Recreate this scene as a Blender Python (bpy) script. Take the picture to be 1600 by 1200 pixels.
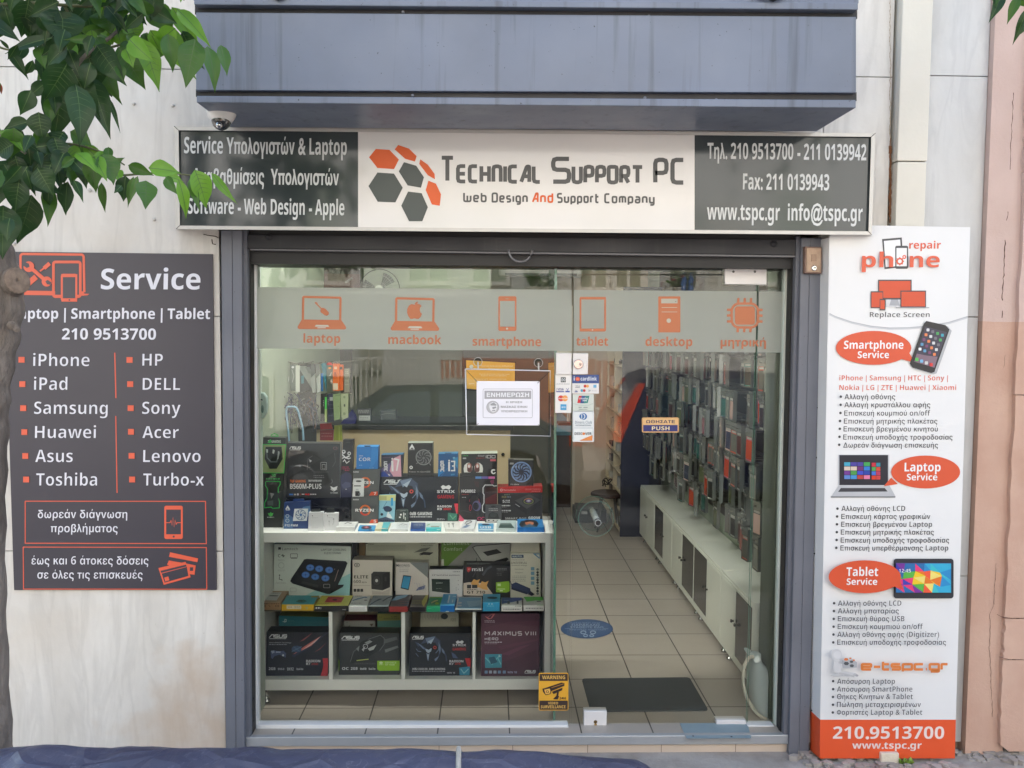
import bpy, math, random
from mathutils import Vector, Matrix
R = math.radians
rnd = random.Random(7)
for o in list(bpy.data.objects): bpy.data.objects.remove(o)
scene = bpy.context.scene
COL = scene.collection

# ---------------------------------------------------------------- camera
F, VX, VY, NX = 1380.0, 766.0, 512.0, 640.0
DYN = ((NX-800)*(VX-800)+F*F)/(600-VY)
CAMLOC = Vector((0, -4.05, 1.92))
dC = Vector((VX-800, VY-600, F)).normalized()       # world +Y seen in the camera (x right, y down, z forward)
nC = Vector((NX-800, DYN, F)).normalized()          # world -Z
rC = nC.cross(dC)                                   # world +X
if rC.x < 0: rC = -rC
def cam_to_world(v): return Vector((v.dot(rC), v.dot(dC), -v.dot(nC)))
cx = cam_to_world(Vector((1,0,0))); cy = cam_to_world(Vector((0,-1,0))); cz = cam_to_world(Vector((0,0,-1)))
cam = bpy.data.cameras.new("camera"); cam.sensor_fit = 'HORIZONTAL'; cam.sensor_width = 36
cam.lens = F/1600*36; cam.clip_start = .05; cam.clip_end = 500
co = bpy.data.objects.new("camera", cam); COL.objects.link(co)
m = Matrix((cx, cy, cz)).transposed().to_4x4(); m.translation = CAMLOC
co.matrix_world = m
scene.camera = co
def ray(px, py): return cam_to_world(Vector(((px-800)/F, (py-600)/F, 1)))
def P(px, py, Y):
    r = ray(px, py); return CAMLOC + r*((Y-CAMLOC.y)/r.y)
def PZ(px, py, z):
    r = ray(px, py); return CAMLOC + r*((z-CAMLOC.z)/r.z)
def PR(px, py, Y):            # a thing across the street whose mirror image in the shop glass is at this pixel
    p = P(px, py, .24-Y); return Vector((p.x, Y, p.z))

# ---------------------------------------------------------------- world, sun, exposure
w = bpy.data.worlds.new("World"); scene.world = w; w.use_nodes = True
nt = w.node_tree; bg = nt.nodes['Background']
sky = nt.nodes.new('ShaderNodeTexSky'); sky.sky_type = 'NISHITA'; sky.sun_disc = False
SUN_EL, SUN_AZ = R(50), R(20)      # the sun stands behind the shop: the facade is in open shade, the far side of the street is lit
sky.sun_elevation = SUN_EL; sky.sun_rotation = SUN_AZ
sky.air_density = 1.3; sky.dust_density = 3.5; sky.ozone_density = 1
nt.links.new(sky.outputs[0], bg.inputs[0]); bg.inputs[1].default_value = .14
sl = bpy.data.lights.new("sun", 'SUN'); sl.energy = 3.7; sl.angle = R(2); sl.color = (1, .99, .97)
so = bpy.data.objects.new("sun", sl); COL.objects.link(so)
so.rotation_euler = (R(-40), 0, R(20)); so.location = (0, 6, 12)
scene.view_settings.view_transform = 'Standard'; scene.view_settings.look = 'None'
scene.view_settings.exposure = 2.05; scene.view_settings.gamma = 1
scene.render.engine = 'CYCLES'
cyc = scene.cycles
cyc.use_denoising = True; cyc.transparent_max_bounces = 24; cyc.max_bounces = 8
cyc.diffuse_bounces = 4; cyc.glossy_bounces = 4; cyc.transmission_bounces = 6
cyc.caustics_reflective = False; cyc.caustics_refractive = False; cyc.sample_clamp_indirect = 6

# ---------------------------------------------------------------- materials
def lin(c):
    c = c/255.0
    return c/12.92 if c <= .04045 else ((c+.055)/1.055)**2.4
_m = {}
def mat(rgb, rough=.5, metal=0.0, var=.06, scale=9.0, bump=0.0, gain=.88, coat=0.0, trans=0.0, emit=0.0):
    key = (tuple(rgb), rough, metal, var, scale, bump, gain, coat, trans, emit)
    if key in _m: return _m[key]
    M = bpy.data.materials.new('paint_%02x%02x%02x' % tuple(int(c) for c in rgb)); M.use_nodes = True
    n = M.node_tree; b = n.nodes['Principled BSDF']
    base = [min(.9, lin(c)*gain) for c in rgb]
    tc = n.nodes.new('ShaderNodeTexCoord'); ns = n.nodes.new('ShaderNodeTexNoise')
    ns.inputs['Scale'].default_value = scale; ns.inputs['Detail'].default_value = 5
    n.links.new(tc.outputs['Object'], ns.inputs['Vector'])
    mx = n.nodes.new('ShaderNodeMix'); mx.data_type = 'RGBA'
    mx.inputs[6].default_value = (*[c*(1-var) for c in base], 1)
    mx.inputs[7].default_value = (*[min(.95, c*(1+var)) for c in base], 1)
    n.links.new(ns.outputs['Fac'], mx.inputs[0]); n.links.new(mx.outputs[2], b.inputs['Base Color'])
    b.inputs['Roughness'].default_value = rough; b.inputs['Metallic'].default_value = metal
    b.inputs['Coat Weight'].default_value = coat; b.inputs['Coat Roughness'].default_value = .08
    if trans: b.inputs['Transmission Weight'].default_value = trans
    if emit:
        b.inputs['Emission Color'].default_value = (*base, 1); b.inputs['Emission Strength'].default_value = emit
    if bump:
        bp = n.nodes.new('ShaderNodeBump'); bp.inputs['Strength'].default_value = bump; bp.inputs['Distance'].default_value = .01
        n2 = n.nodes.new('ShaderNodeTexNoise'); n2.inputs['Scale'].default_value = scale*6; n2.inputs['Detail'].default_value = 6
        n.links.new(tc.outputs['Object'], n2.inputs['Vector']); n.links.new(n2.outputs['Fac'], bp.inputs['Height'])
        n.links.new(bp.outputs[0], b.inputs['Normal'])
    _m[key] = M
    return M
def nodes_mat(name):
    M = bpy.data.materials.new(name); M.use_nodes = True
    n = M.node_tree; return M, n, n.nodes['Principled BSDF']
def ramp(n, src, stops):
    r = n.nodes.new('ShaderNodeValToRGB'); e = r.color_ramp.elements
    while len(e) < len(stops): e.new(.5)
    for el, (p, c) in zip(e, stops): el.position = p; el.color = (*c, 1)
    n.links.new(src, r.inputs[0]); return r.outputs[0]
def noise(n, scale, detail=6, vec=None, mscale=None, dist=0.0, rough=.55):
    tc = n.nodes.new('ShaderNodeTexCoord'); s = n.nodes.new('ShaderNodeTexNoise')
    s.inputs['Scale'].default_value = scale; s.inputs['Detail'].default_value = detail
    s.inputs['Distortion'].default_value = dist; s.inputs['Roughness'].default_value = rough
    mp = n.nodes.new('ShaderNodeMapping'); mp.inputs['Scale'].default_value = mscale or (1,1,1)
    n.links.new(tc.outputs['Object'], mp.inputs[0]); n.links.new(mp.outputs[0], s.inputs['Vector'])
    return s.outputs['Fac']
def mixc(n, fac, a, b, mode='MIX'):
    x = n.nodes.new('ShaderNodeMix'); x.data_type = 'RGBA'; x.blend_type = mode
    for i, v in ((0, fac), (6, a), (7, b)):
        if isinstance(v, (int, float)): x.inputs[i].default_value = v
        elif isinstance(v, tuple): x.inputs[i].default_value = (*v, 1)
        else: n.links.new(v, x.inputs[i])
    return x.outputs[2]
def L(r, g, b, k=.88): return (lin(r)*k, lin(g)*k, lin(b)*k)

def marble(name, a, b, vein, warm):
    M, n, bs = nodes_mat(name)
    base = ramp(n, noise(n, 1.3, 5, mscale=(1.6,1,.7), dist=.6), [(.3, a), (.7, b)])
    v = ramp(n, noise(n, 3.0, 9, mscale=(2.6,1,.45), dist=.7), [(.44,(0,0,0)), (.5,(.22,.22,.22)), (.56,(0,0,0))])
    fine = ramp(n, noise(n, 14, 9, mscale=(2.0,1,.5), dist=.8), [(.40,(0,0,0)), (.72,(1,1,1))])
    c = mixc(n, v, base, vein)
    x = n.nodes.new('ShaderNodeMath'); x.operation = 'MULTIPLY'; x.inputs[1].default_value = .13; n.links.new(fine, x.inputs[0])
    c = mixc(n, x.outputs[0], c, vein)
    st = ramp(n, noise(n, .9, 5, mscale=(1,1,1.2), dist=.5), [(.5,(0,0,0)), (.72,(1,1,1))])
    y = n.nodes.new('ShaderNodeMath'); y.operation = 'MULTIPLY'; y.inputs[1].default_value = .32; n.links.new(st, y.inputs[0])
    c = mixc(n, y.outputs[0], c, warm)
    # short dark pits and scratches in the stone
    pit = ramp(n, noise(n, 42, 4, mscale=(1.6,1,.5), dist=.3), [(.70,(0,0,0)), (.76,(1,1,1))])
    z = n.nodes.new('ShaderNodeMath'); z.operation = 'MULTIPLY'; z.inputs[1].default_value = .3; n.links.new(pit, z.inputs[0])
    c = mixc(n, z.outputs[0], c, (.3,.26,.22))
    # an old brown water stain low beside the shopfront
    tc = n.nodes.new('ShaderNodeTexCoord'); vd = n.nodes.new('ShaderNodeVectorMath'); vd.operation = 'DISTANCE'; n.links.new(tc.outputs['Object'], vd.inputs[0]); vd.inputs[1].default_value = (-1.36, 0, .02)
    sb = n.nodes.new('ShaderNodeMath'); sb.operation = 'SUBTRACT'; n.links.new(vd.outputs['Value'], sb.inputs[1]); n.links.new(noise(n, 4, 6), sb.inputs[0])
    sr = ramp(n, sb.outputs[0], [(.12,(0,0,0)), (.42,(.6,.6,.6))]); c = mixc(n, sr, c, (.46,.33,.22))
    n.links.new(c, bs.inputs['Base Color']); bs.inputs['Roughness'].default_value = .42
    bp = n.nodes.new('ShaderNodeBump'); bp.inputs['Strength'].default_value = .12; bp.inputs['Distance'].default_value = .01
    n.links.new(noise(n, 26, 8), bp.inputs['Height']); n.links.new(bp.outputs[0], bs.inputs['Normal'])
    return M
MARBLE = marble('marble_cream', L(208,203,195,.86), L(230,227,221,.88), L(180,176,171,.8), L(206,186,160,.8))
MARBLE_GREY = marble('marble_grey', L(196,196,194,.86), L(215,215,214,.86), L(176,176,178,.8), L(205,200,190,.8))

def steel_paint(name, col, dirt, rough=.38):
    M, n, bs = nodes_mat(name)
    c = ramp(n, noise(n, 2.2, 5, mscale=(1,1,1)), [(.3, tuple(v*.88 for v in col)), (.7, tuple(v*1.1 for v in col))])
    st = ramp(n, noise(n, 16, 5, mscale=(1.6,1,.06), dist=.2), [(.56,(0,0,0)), (.74,(1,1,1))])
    k = n.nodes.new('ShaderNodeMath'); k.operation = 'MULTIPLY'; k.inputs[1].default_value = .5; n.links.new(st, k.inputs[0])
    c = mixc(n, k.outputs[0], c, dirt)
    sp = ramp(n, noise(n, 70, 3), [(.71,(0,0,0)), (.74,(1,1,1))])
    c = mixc(n, sp, c, dirt)
    n.links.new(c, bs.inputs['Base Color']); bs.inputs['Roughness'].default_value = rough
    r = ramp(n, noise(n, 3.1, 6), [(.3,(rough-.08,)*3), (.7,(rough+.16,)*3)])
    n.links.new(r, bs.inputs['Roughness'])
    bp = n.nodes.new('ShaderNodeBump'); bp.inputs['Strength'].default_value = .06; bp.inputs['Distance'].default_value = .01
    n.links.new(noise(n, 5, 4), bp.inputs['Height']); n.links.new(bp.outputs[0], bs.inputs['Normal'])
    return M
AWN = steel_paint('blue_grey_painted_steel', L(120,130,149,.76), (.045,.05,.06))
GUIDE = steel_paint('grey_painted_steel', L(120,123,133,.74), (.06,.06,.07), .45)
DARKST_SHADE = steel_paint('dark_steel_and_groove_shade', (.014,.014,.018), (.03,.03,.03), .45)
ALU = mat((196,194,190), .38, .35, .08, 20)
ALUW = mat((232,232,230), .4, 0, .05, 12, gain=.95)
CHROME = mat((205,205,205), .16, 1.0, .03)
BLACK = mat((16,16,18), .5)
RUBBER = mat((70,73,73), .85, 0, .12, 60, bump=.3)

def glass_mat(name, tint, fres_ior=1.5):
    M = bpy.data.materials.new(name); M.use_nodes = True; n = M.node_tree
    for x in list(n.nodes): n.nodes.remove(x)
    o = n.nodes.new('ShaderNodeOutputMaterial'); t = n.nodes.new('ShaderNodeBsdfTransparent'); g = n.nodes.new('ShaderNodeBsdfGlossy')
    f = n.nodes.new('ShaderNodeFresnel'); f.inputs[0].default_value = fres_ior; mx = n.nodes.new('ShaderNodeMixShader')
    t.inputs[0].default_value = (*tint, 1); g.inputs['Roughness'].default_value = 0.0
    tc = n.nodes.new('ShaderNodeTexCoord'); s = n.nodes.new('ShaderNodeTexNoise'); s.inputs['Scale'].default_value = 1.1; s.inputs['Detail'].default_value = 1
    bp = n.nodes.new('ShaderNodeBump'); bp.inputs['Strength'].default_value = .012; bp.inputs['Distance'].default_value = .1
    n.links.new(tc.outputs['Object'], s.inputs['Vector']); n.links.new(s.outputs['Fac'], bp.inputs['Height']); n.links.new(bp.outputs[0], g.inputs['Normal'])
    n.links.new(f.outputs[0], mx.inputs[0]); n.links.new(t.outputs[0], mx.inputs[1]); n.links.new(g.outputs[0], mx.inputs[2])
    n.links.new(mx.outputs[0], o.inputs[0]); return M
GLASS = glass_mat('window_glass', (.975,.99,.98), 1.42)
CLEAR = glass_mat('clear_plastic', (.93,.95,.95), 1.45)
GEDGE = mat((120,168,150), .15, 0, .1, 30, gain=.8)
def film_mat(name, col, keep):
    M = bpy.data.materials.new(name); M.use_nodes = True; n = M.node_tree; b = n.nodes['Principled BSDF']
    b.inputs['Base Color'].default_value = (*col, 1); b.inputs['Roughness'].default_value = .35
    o = n.nodes['Material Output']; t = n.nodes.new('ShaderNodeBsdfTransparent'); tl = n.nodes.new('ShaderNodeBsdfTranslucent')
    tl.inputs[0].default_value = (*[min(1, c*1.4) for c in col], 1)
    m1 = n.nodes.new('ShaderNodeMixShader'); m1.inputs[0].default_value = .45
    n.links.new(b.outputs[0], m1.inputs[1]); n.links.new(tl.outputs[0], m1.inputs[2])
    m2 = n.nodes.new('ShaderNodeMixShader')
    nf = n.nodes.new('ShaderNodeTexNoise'); nf.inputs['Scale'].default_value = 3
    mr = n.nodes.new('ShaderNodeMapRange'); mr.inputs[3].default_value = keep-.03; mr.inputs[4].default_value = keep+.03
    n.links.new(nf.outputs['Fac'], mr.inputs[0]); n.links.new(mr.outputs[0], m2.inputs[0])
    n.links.new(m1.outputs[0], m2.inputs[1]); n.links.new(t.outputs[0], m2.inputs[2]); n.links.new(m2.outputs[0], o.inputs[0])
    return M

# ---------------------------------------------------------------- object helpers
def props(o, label=None, cat=None, group=None, kind=None):
    if label: o['label'] = label
    if cat: o['category'] = cat
    if group: o['group'] = group
    if kind: o['kind'] = kind
    return o
def empty(name, loc, label, cat, group=None):
    o = bpy.data.objects.new(name, None); COL.objects.link(o); o.location = loc
    return props(o, label, cat, group)
class B:
    def __init__(s): s.v = []; s.f = []; s.mi = []; s.m = []; s.smooth = False; s.sm = []
    def idx(s, m):
        if m not in s.m: s.m.append(m)
        return s.m.index(m)
    def add(s, vs, fs, m, smooth=False):
        b = len(s.v); s.v += [tuple(x) for x in vs]; i = s.idx(m)
        for f in fs: s.f.append([b+k for k in f]); s.mi.append(i); s.sm.append(smooth)
    def poly(s, pts, m): s.add(pts, [list(range(len(pts)))], m)
    def prism(s, pts, vec, m, mside=None):
        n = len(pts); vec = Vector(vec); q = [Vector(p) for p in pts]
        s.add(q+[p+vec for p in q], [list(range(n))], m)
        b = len(s.v)-2*n
        s.f.append([b+n+k for k in reversed(range(n))]); s.mi.append(s.idx(mside or m)); s.sm.append(False)
        for k in range(n):
            s.f.append([b+k, b+n+k, b+n+(k+1) % n, b+(k+1) % n]); s.mi.append(s.idx(mside or m)); s.sm.append(False)
    def box(s, x0, x1, y0, y1, z0, z1, m):
        s.add([(x0,y0,z0),(x1,y0,z0),(x1,y0,z1),(x0,y0,z1),(x0,y1,z0),(x1,y1,z0),(x1,y1,z1),(x0,y1,z1)],
              [(0,1,2,3),(5,4,7,6),(4,0,3,7),(1,5,6,2),(3,2,6,7),(4,5,1,0)], m)
    def pbox(s, quad, Y, th, m, mside=None):   # quad of pixels TL,TR,BR,BL on plane Y, pushed back by th
        s.prism([P(x, y, Y) for x, y in quad], (0, th, 0), m, mside)
    def tube(s, path, r, m, seg=10, cap=True):
        path = [Vector(p) for p in path]; rings = []; rr = r if isinstance(r, (list, tuple)) else [r]*len(path)
        vs = []
        for i, p in enumerate(path):
            t = (path[min(i+1, len(path)-1)]-path[max(i-1, 0)]).normalized()
            a = t.cross(Vector((0,0,1)) if abs(t.z) < .9 else Vector((1,0,0))).normalized(); b = t.cross(a)
            for k in range(seg):
                an = 2*math.pi*k/seg; vs.append(p+a*math.cos(an)*rr[i]+b*math.sin(an)*rr[i])
        fs = []
        for i in range(len(path)-1):
            for k in range(seg):
                k2 = (k+1) % seg; fs.append((i*seg+k, i*seg+k2, (i+1)*seg+k2, (i+1)*seg+k))
        s.add(vs, fs, m, True)
        if cap:
            b = len(s.v)-len(vs)
            for r0 in (0, len(path)-1):
                s.f.append([b+r0*seg+k for k in range(seg)]); s.mi.append(s.idx(m)); s.sm.append(False)
    def lathe(s, c, axis, prof, m, seg=24):   # prof: (distance along the axis, radius)
        c = Vector(c); axis = Vector(axis).normalized()
        s.tube([c+axis*(h + i*1e-6) for i, (h, r) in enumerate(prof)], [max(r, 1e-4) for h, r in prof], m, seg)
    def grid(s, pts, m, smooth=True):         # rows of points
        nr, nc = len(pts), len(pts[0])
        s.add([p for row in pts for p in row], [(i*nc+j, i*nc+j+1, (i+1)*nc+j+1, (i+1)*nc+j) for i in range(nr-1) for j in range(nc-1)], m, smooth)
    def build(s, name, parent=None, bevel=0, loc=None):
        me = bpy.data.meshes.new(name)
        off = Vector((0,0,0))
        if parent is not None: off = parent_loc(parent)
        elif loc is not None: off = Vector(loc)
        elif s.v:
            xs, ys, zs = zip(*s.v); off = Vector(((min(xs)+max(xs))/2, (min(ys)+max(ys))/2, min(zs)))
        me.from_pydata([tuple(Vector(v)-off) for v in s.v], [], s.f); me.update()
        for m_ in s.m: me.materials.append(m_)
        me.polygons.foreach_set('material_index', s.mi); me.polygons.foreach_set('use_smooth', s.sm)
        o = bpy.data.objects.new(name, me); COL.objects.link(o)
        if parent is not None: o.parent = parent
        else: o.location = off
        if bevel:
            md = o.modifiers.new('bevel', 'BEVEL'); md.width = bevel; md.segments = 2; md.limit_method = 'ANGLE'; md.angle_limit = R(50)
        return o
def parent_loc(p):
    v = Vector(p.location)
    while p.parent: p = p.parent; v += Vector(p.location)
    return v

# ---------------------------------------------------------------- lettering
BASE = "ABCDEFGHIKLMNOPRSTUVWXYZabcdefghiklmnoprstuvwxyz0123456789 &-.,:|@/()%'\""
GREEK = list("ΑΔΕΗΘΙΚΛΜΝΟΠΡΣΤΥΦΧΩαβγδεηθικλμνοπρςστυφχω")
ACC = {'ά':'α','έ':'ε','ή':'η','ί':'ι','ό':'ο','ύ':'υ','ώ':'ω'}
GL = {}
def styled(ch, wt):        # the same letter in the built-in font's sans bold or sans regular alphabet
    if 'A' <= ch <= 'Z': return chr(0x1D5D4+ord(ch)-65), 1/.714
    if 'a' <= ch <= 'z': return chr(0x1D5EE+ord(ch)-97), 1/.714
    if ch.isdigit(): return chr(0x1D7EC+int(ch)), 1/.714
    if ch in GREEK: return chr((0x1D756 if ord(ch) < 0x3AA else 0x1D770)+ord(ch)-(0x391 if ord(ch) < 0x3AA else 0x3B1)), 1/.72
    return ch, 1/.682
def make_glyphs():
    groups = {}
    for wt in 'rbx':
        for ch in list(BASE)+GREEK:
            q, k = styled(ch, wt); gr = ch in GREEK
            off = {'r': -.014 if gr else (-.017 if q != ch else 0), 'b': 0 if (gr or q != ch) else .018, 'x': 0 if q != ch else .03}[wt]
            groups.setdefault(off, []).append((wt, ch, q, k))
    jobs = []
    for off, lst in groups.items():
        body = 'HH'+''.join(q+'H' for _, _, q, _ in lst)
        c = bpy.data.curves.new('glyph', 'FONT'); c.body = body; c.resolution_u = 3; c.offset = off
        for i in range(len(body)): c.materials.append(None)
        for i in range(len(body)): c.body_format[i].material_index = i
        o = bpy.data.objects.new('glyph', c); COL.objects.link(o); jobs.append((o, lst))
    bpy.context.view_layer.update(); dg = bpy.context.evaluated_depsgraph_get()
    for o, lst in jobs:
        me = o.evaluated_get(dg).to_mesh(); by = {}
        for p in me.polygons: by.setdefault(p.material_index, []).append(tuple(p.vertices))
        co_ = [(q.co.x, q.co.y) for q in me.vertices]; o.evaluated_get(dg).to_mesh_clear()
        mn = lambda i: min(co_[v][0] for f in by[i] for v in f)
        h0 = mn(0); adv = mn(1)-h0
        for j, (wt, ch, q, k) in enumerate(lst):
            i = 2+2*j; pen = mn(i-1)-h0+adv; fs = by.get(i, []); ids = {}; vs = []
            for f in fs:
                for v in f:
                    if v not in ids: ids[v] = len(vs); vs.append(((co_[v][0]-pen-h0+.075)*k, co_[v][1]*k))
            GL[wt, ch] = [vs, [tuple(ids[v] for v in f) for f in fs], (mn(i+1)-h0-pen)*k]
        c = o.data; bpy.data.objects.remove(o); bpy.data.curves.remove(c)
    for wt in 'rbx':
        for ac, ch in ACC.items():
            v, f, ad = GL[wt, ch]; xs = [x for x, y in v]; cx_ = (min(xs)+max(xs))/2; t = .05 if wt == 'r' else .075
            n = len(v); GL[wt, ac] = [v+[(cx_-t*.7, .86), (cx_+t*.7, .86), (cx_+t*2.1, 1.08), (cx_+t*.1, 1.08)], f+[(n, n+1, n+2, n+3)], ad]
make_glyphs()

class Map:
    """2-D drawing plane: (a, b) in a photo-crop's pixels -> the point on a real plane of the scene."""
    def __init__(s, crop=(0,0,1), Y=None, Z=None, sl=0.0, sh=0.0, frame=None):
        s.c = crop; s.Y = Y; s.Z = Z; s.sl = sl; s.sh = sh; s.fr = frame; s.up = -1 if frame is None else 1
    def __call__(s, a, b, lay=0.0):
        if s.fr:
            O, U, V, N = s.fr; return O+U*a+V*b+N*lay
        x = s.c[0]+a/s.c[2]; y = s.c[1]+b/s.c[2]
        if s.Y is not None: return P(x, y, s.Y-lay)
        return PZ(x, y, s.Z+lay)
def arc(cx_, cy_, rx, ry, a0=0, a1=360, n=28):
    return [(cx_+rx*math.cos(R(a0+(a1-a0)*k/n)), cy_+ry*math.sin(R(a0+(a1-a0)*k/n))) for k in range(n+1)]
def rrect(x0, y0, x1, y1, r):
    p = []
    for cx_, cy_, a in ((x1-r, y1-r, 0), (x0+r, y1-r, 90), (x0+r, y0+r, 180), (x1-r, y0+r, 270)):
        p += arc(cx_, cy_, r, r, a, a+90, 5)
    return p
def chamfer(path, c):
    if c <= 0: return path
    out = [path[0]]
    for i in range(1, len(path)-1):
        p = Vector(path[i]); a = Vector(path[i-1])-p; b = Vector(path[i+1])-p
        k = min(c, a.length*.45, b.length*.45)
        p1 = p+a.normalized()*k; p2 = p+b.normalized()*k
        out += [tuple(p1), tuple((p1+p2)/2*.5+p*.5), tuple(p2)]
    return out+[path[-1]]
def stroke2d(path, t, closed=False):
    pts = [Vector(p) for p in path]; n = len(pts); Lf = []; Rt = []
    for i in range(n):
        a = pts[i]-pts[i-1] if (i > 0 or closed) else pts[1]-pts[0]
        b = pts[(i+1) % n]-pts[i] if (i < n-1 or closed) else pts[-1]-pts[-2]
        if a.length < 1e-9: a = b
        if b.length < 1e-9: b = a
        a = a.normalized(); b = b.normalized(); na = Vector((-a.y, a.x)); nb = Vector((-b.y, b.x))
        mm = na+nb
        if mm.length < 1e-6: mm = na
        mm = mm.normalized(); k = t/2/max(.45, mm.dot(na))
        Lf.append(pts[i]+mm*k); Rt.append(pts[i]-mm*k)
    return Lf, Rt
TG = {
 'T': (.66, [[(0,1),(.66,1)], [(.33,1),(.33,0)]]), 'E': (.5, [[(.5,1),(0,1),(0,0),(.5,0)], [(0,.5),(.48,.5)]]),
 'C': (.5, [[(.5,1),(0,1),(0,0),(.5,0)]]), 'H': (.52, [[(0,1),(0,0)], [(.52,1),(.52,0)], [(0,.5),(.52,.5)]]),
 'N': (.5, [[(0,0),(0,1),(.5,1),(.5,0)]]), 'I': (0, [[(0,0),(0,1)]]),
 'A': (.55, [[(0,0),(.38,1),(.55,1),(.55,0)], [(.2,.36),(.55,.36)]]), 'L': (.42, [[(0,1),(0,0),(.42,0)]]),
 'S': (.52, [[(.52,1),(0,1),(0,.52),(.52,.52),(.52,0),(0,0)]]), 'U': (.52, [[(0,1),(0,0),(.52,0),(.52,1)]]),
 'P': (.52, [[(0,0),(0,1),(.52,1),(.52,.42),(0,.42)]]), 'O': (.56, [[(.28,1),(0,1),(0,0),(.56,0),(.56,1),(.28,1)]]),
 'R': (.52, [[(0,0),(0,1),(.52,1),(.52,.42),(0,.42)], [(.26,.42),(.52,0)]]),
 'W': (.72, [[(0,1),(0,0),(.72,0),(.72,.68)], [(.36,.68),(.36,0)]]), 'D': (.56, [[(.1,0),(0,0),(0,1),(.56,1),(.56,0),(.1,0)]]),
 'a': (.46, [[(0,.68),(.46,.68),(.46,0),(0,0),(0,.36),(.46,.36)]]), 'b': (.46, [[(0,1),(0,0),(.46,0),(.46,.68),(0,.68)]]),
 'e': (.46, [[(0,.34),(.46,.34),(.46,.68),(0,.68),(0,0),(.46,0)]]), 's': (.42, [[(.42,.68),(0,.68),(0,.34),(.42,.34),(.42,0),(0,0)]]),
 'i': (0, [[(0,0),(0,.68)]]), 'g': (.46, [[(.46,0),(0,0),(0,.68),(.46,.68),(.46,-.26),(.05,-.26)]]),
 'n': (.46, [[(0,0),(0,.68),(.46,.68),(.46,0)]]), 'd': (.46, [[(.46,1),(.46,0),(0,0),(0,.68),(.46,.68)]]),
 'u': (.46, [[(0,.68),(0,0),(.46,0),(.46,.68)]]), 'p': (.46, [[(0,-.26),(0,.68),(.46,.68),(.46,0),(0,0)]]),
 'r': (.3, [[(0,0),(0,.68),(.3,.68)]]), 't': (.3, [[(0,1),(0,0),(.3,0)], [(0,.68),(.3,.68)]]),
 'o': (.46, [[(.23,.68),(0,.68),(0,0),(.46,0),(.46,.68),(.23,.68)]]), 'm': (.66, [[(0,0),(0,.68),(.66,.68),(.66,0)], [(.33,.68),(.33,0)]]),
 'y': (.46, [[(0,.68),(0,0),(.46,0)], [(.46,.68),(.46,-.26),(.06,-.26)]]), 'c': (.42, [[(.42,.68),(0,.68),(0,0),(.42,0)]]),
 '-': (.32, [[(0,.34),(.32,.34)]]), '.': (.06, [[(0,.04),(.06,.04)]]), 'X': (.56, [[(0,0),(.56,1)], [(0,1),(.56,0)]]), 'M': (.66, [[(0,0),(0,1),(.33,.4),(.66,1),(.66,0)]]),
 'V': (.5, [[(0,1),(.25,0),(.5,1)]]), ' ': (.2, []), '0': (.5, [[(.25,1),(0,1),(0,0),(.5,0),(.5,1),(.25,1)]]), '8': (.5, [[(.25,1),(0,1),(0,0),(.5,0),(.5,1),(.25,1)], [(0,.5),(.5,.5)]]),
 'k': (.42, [[(0,1),(0,0)], [(.42,.68),(.05,.34),(.42,0)]]), 'l': (0, [[(0,1),(0,0)]]), 'h': (.46, [[(0,1),(0,0)], [(0,.68),(.46,.68),(.46,0)]]),
}
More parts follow.
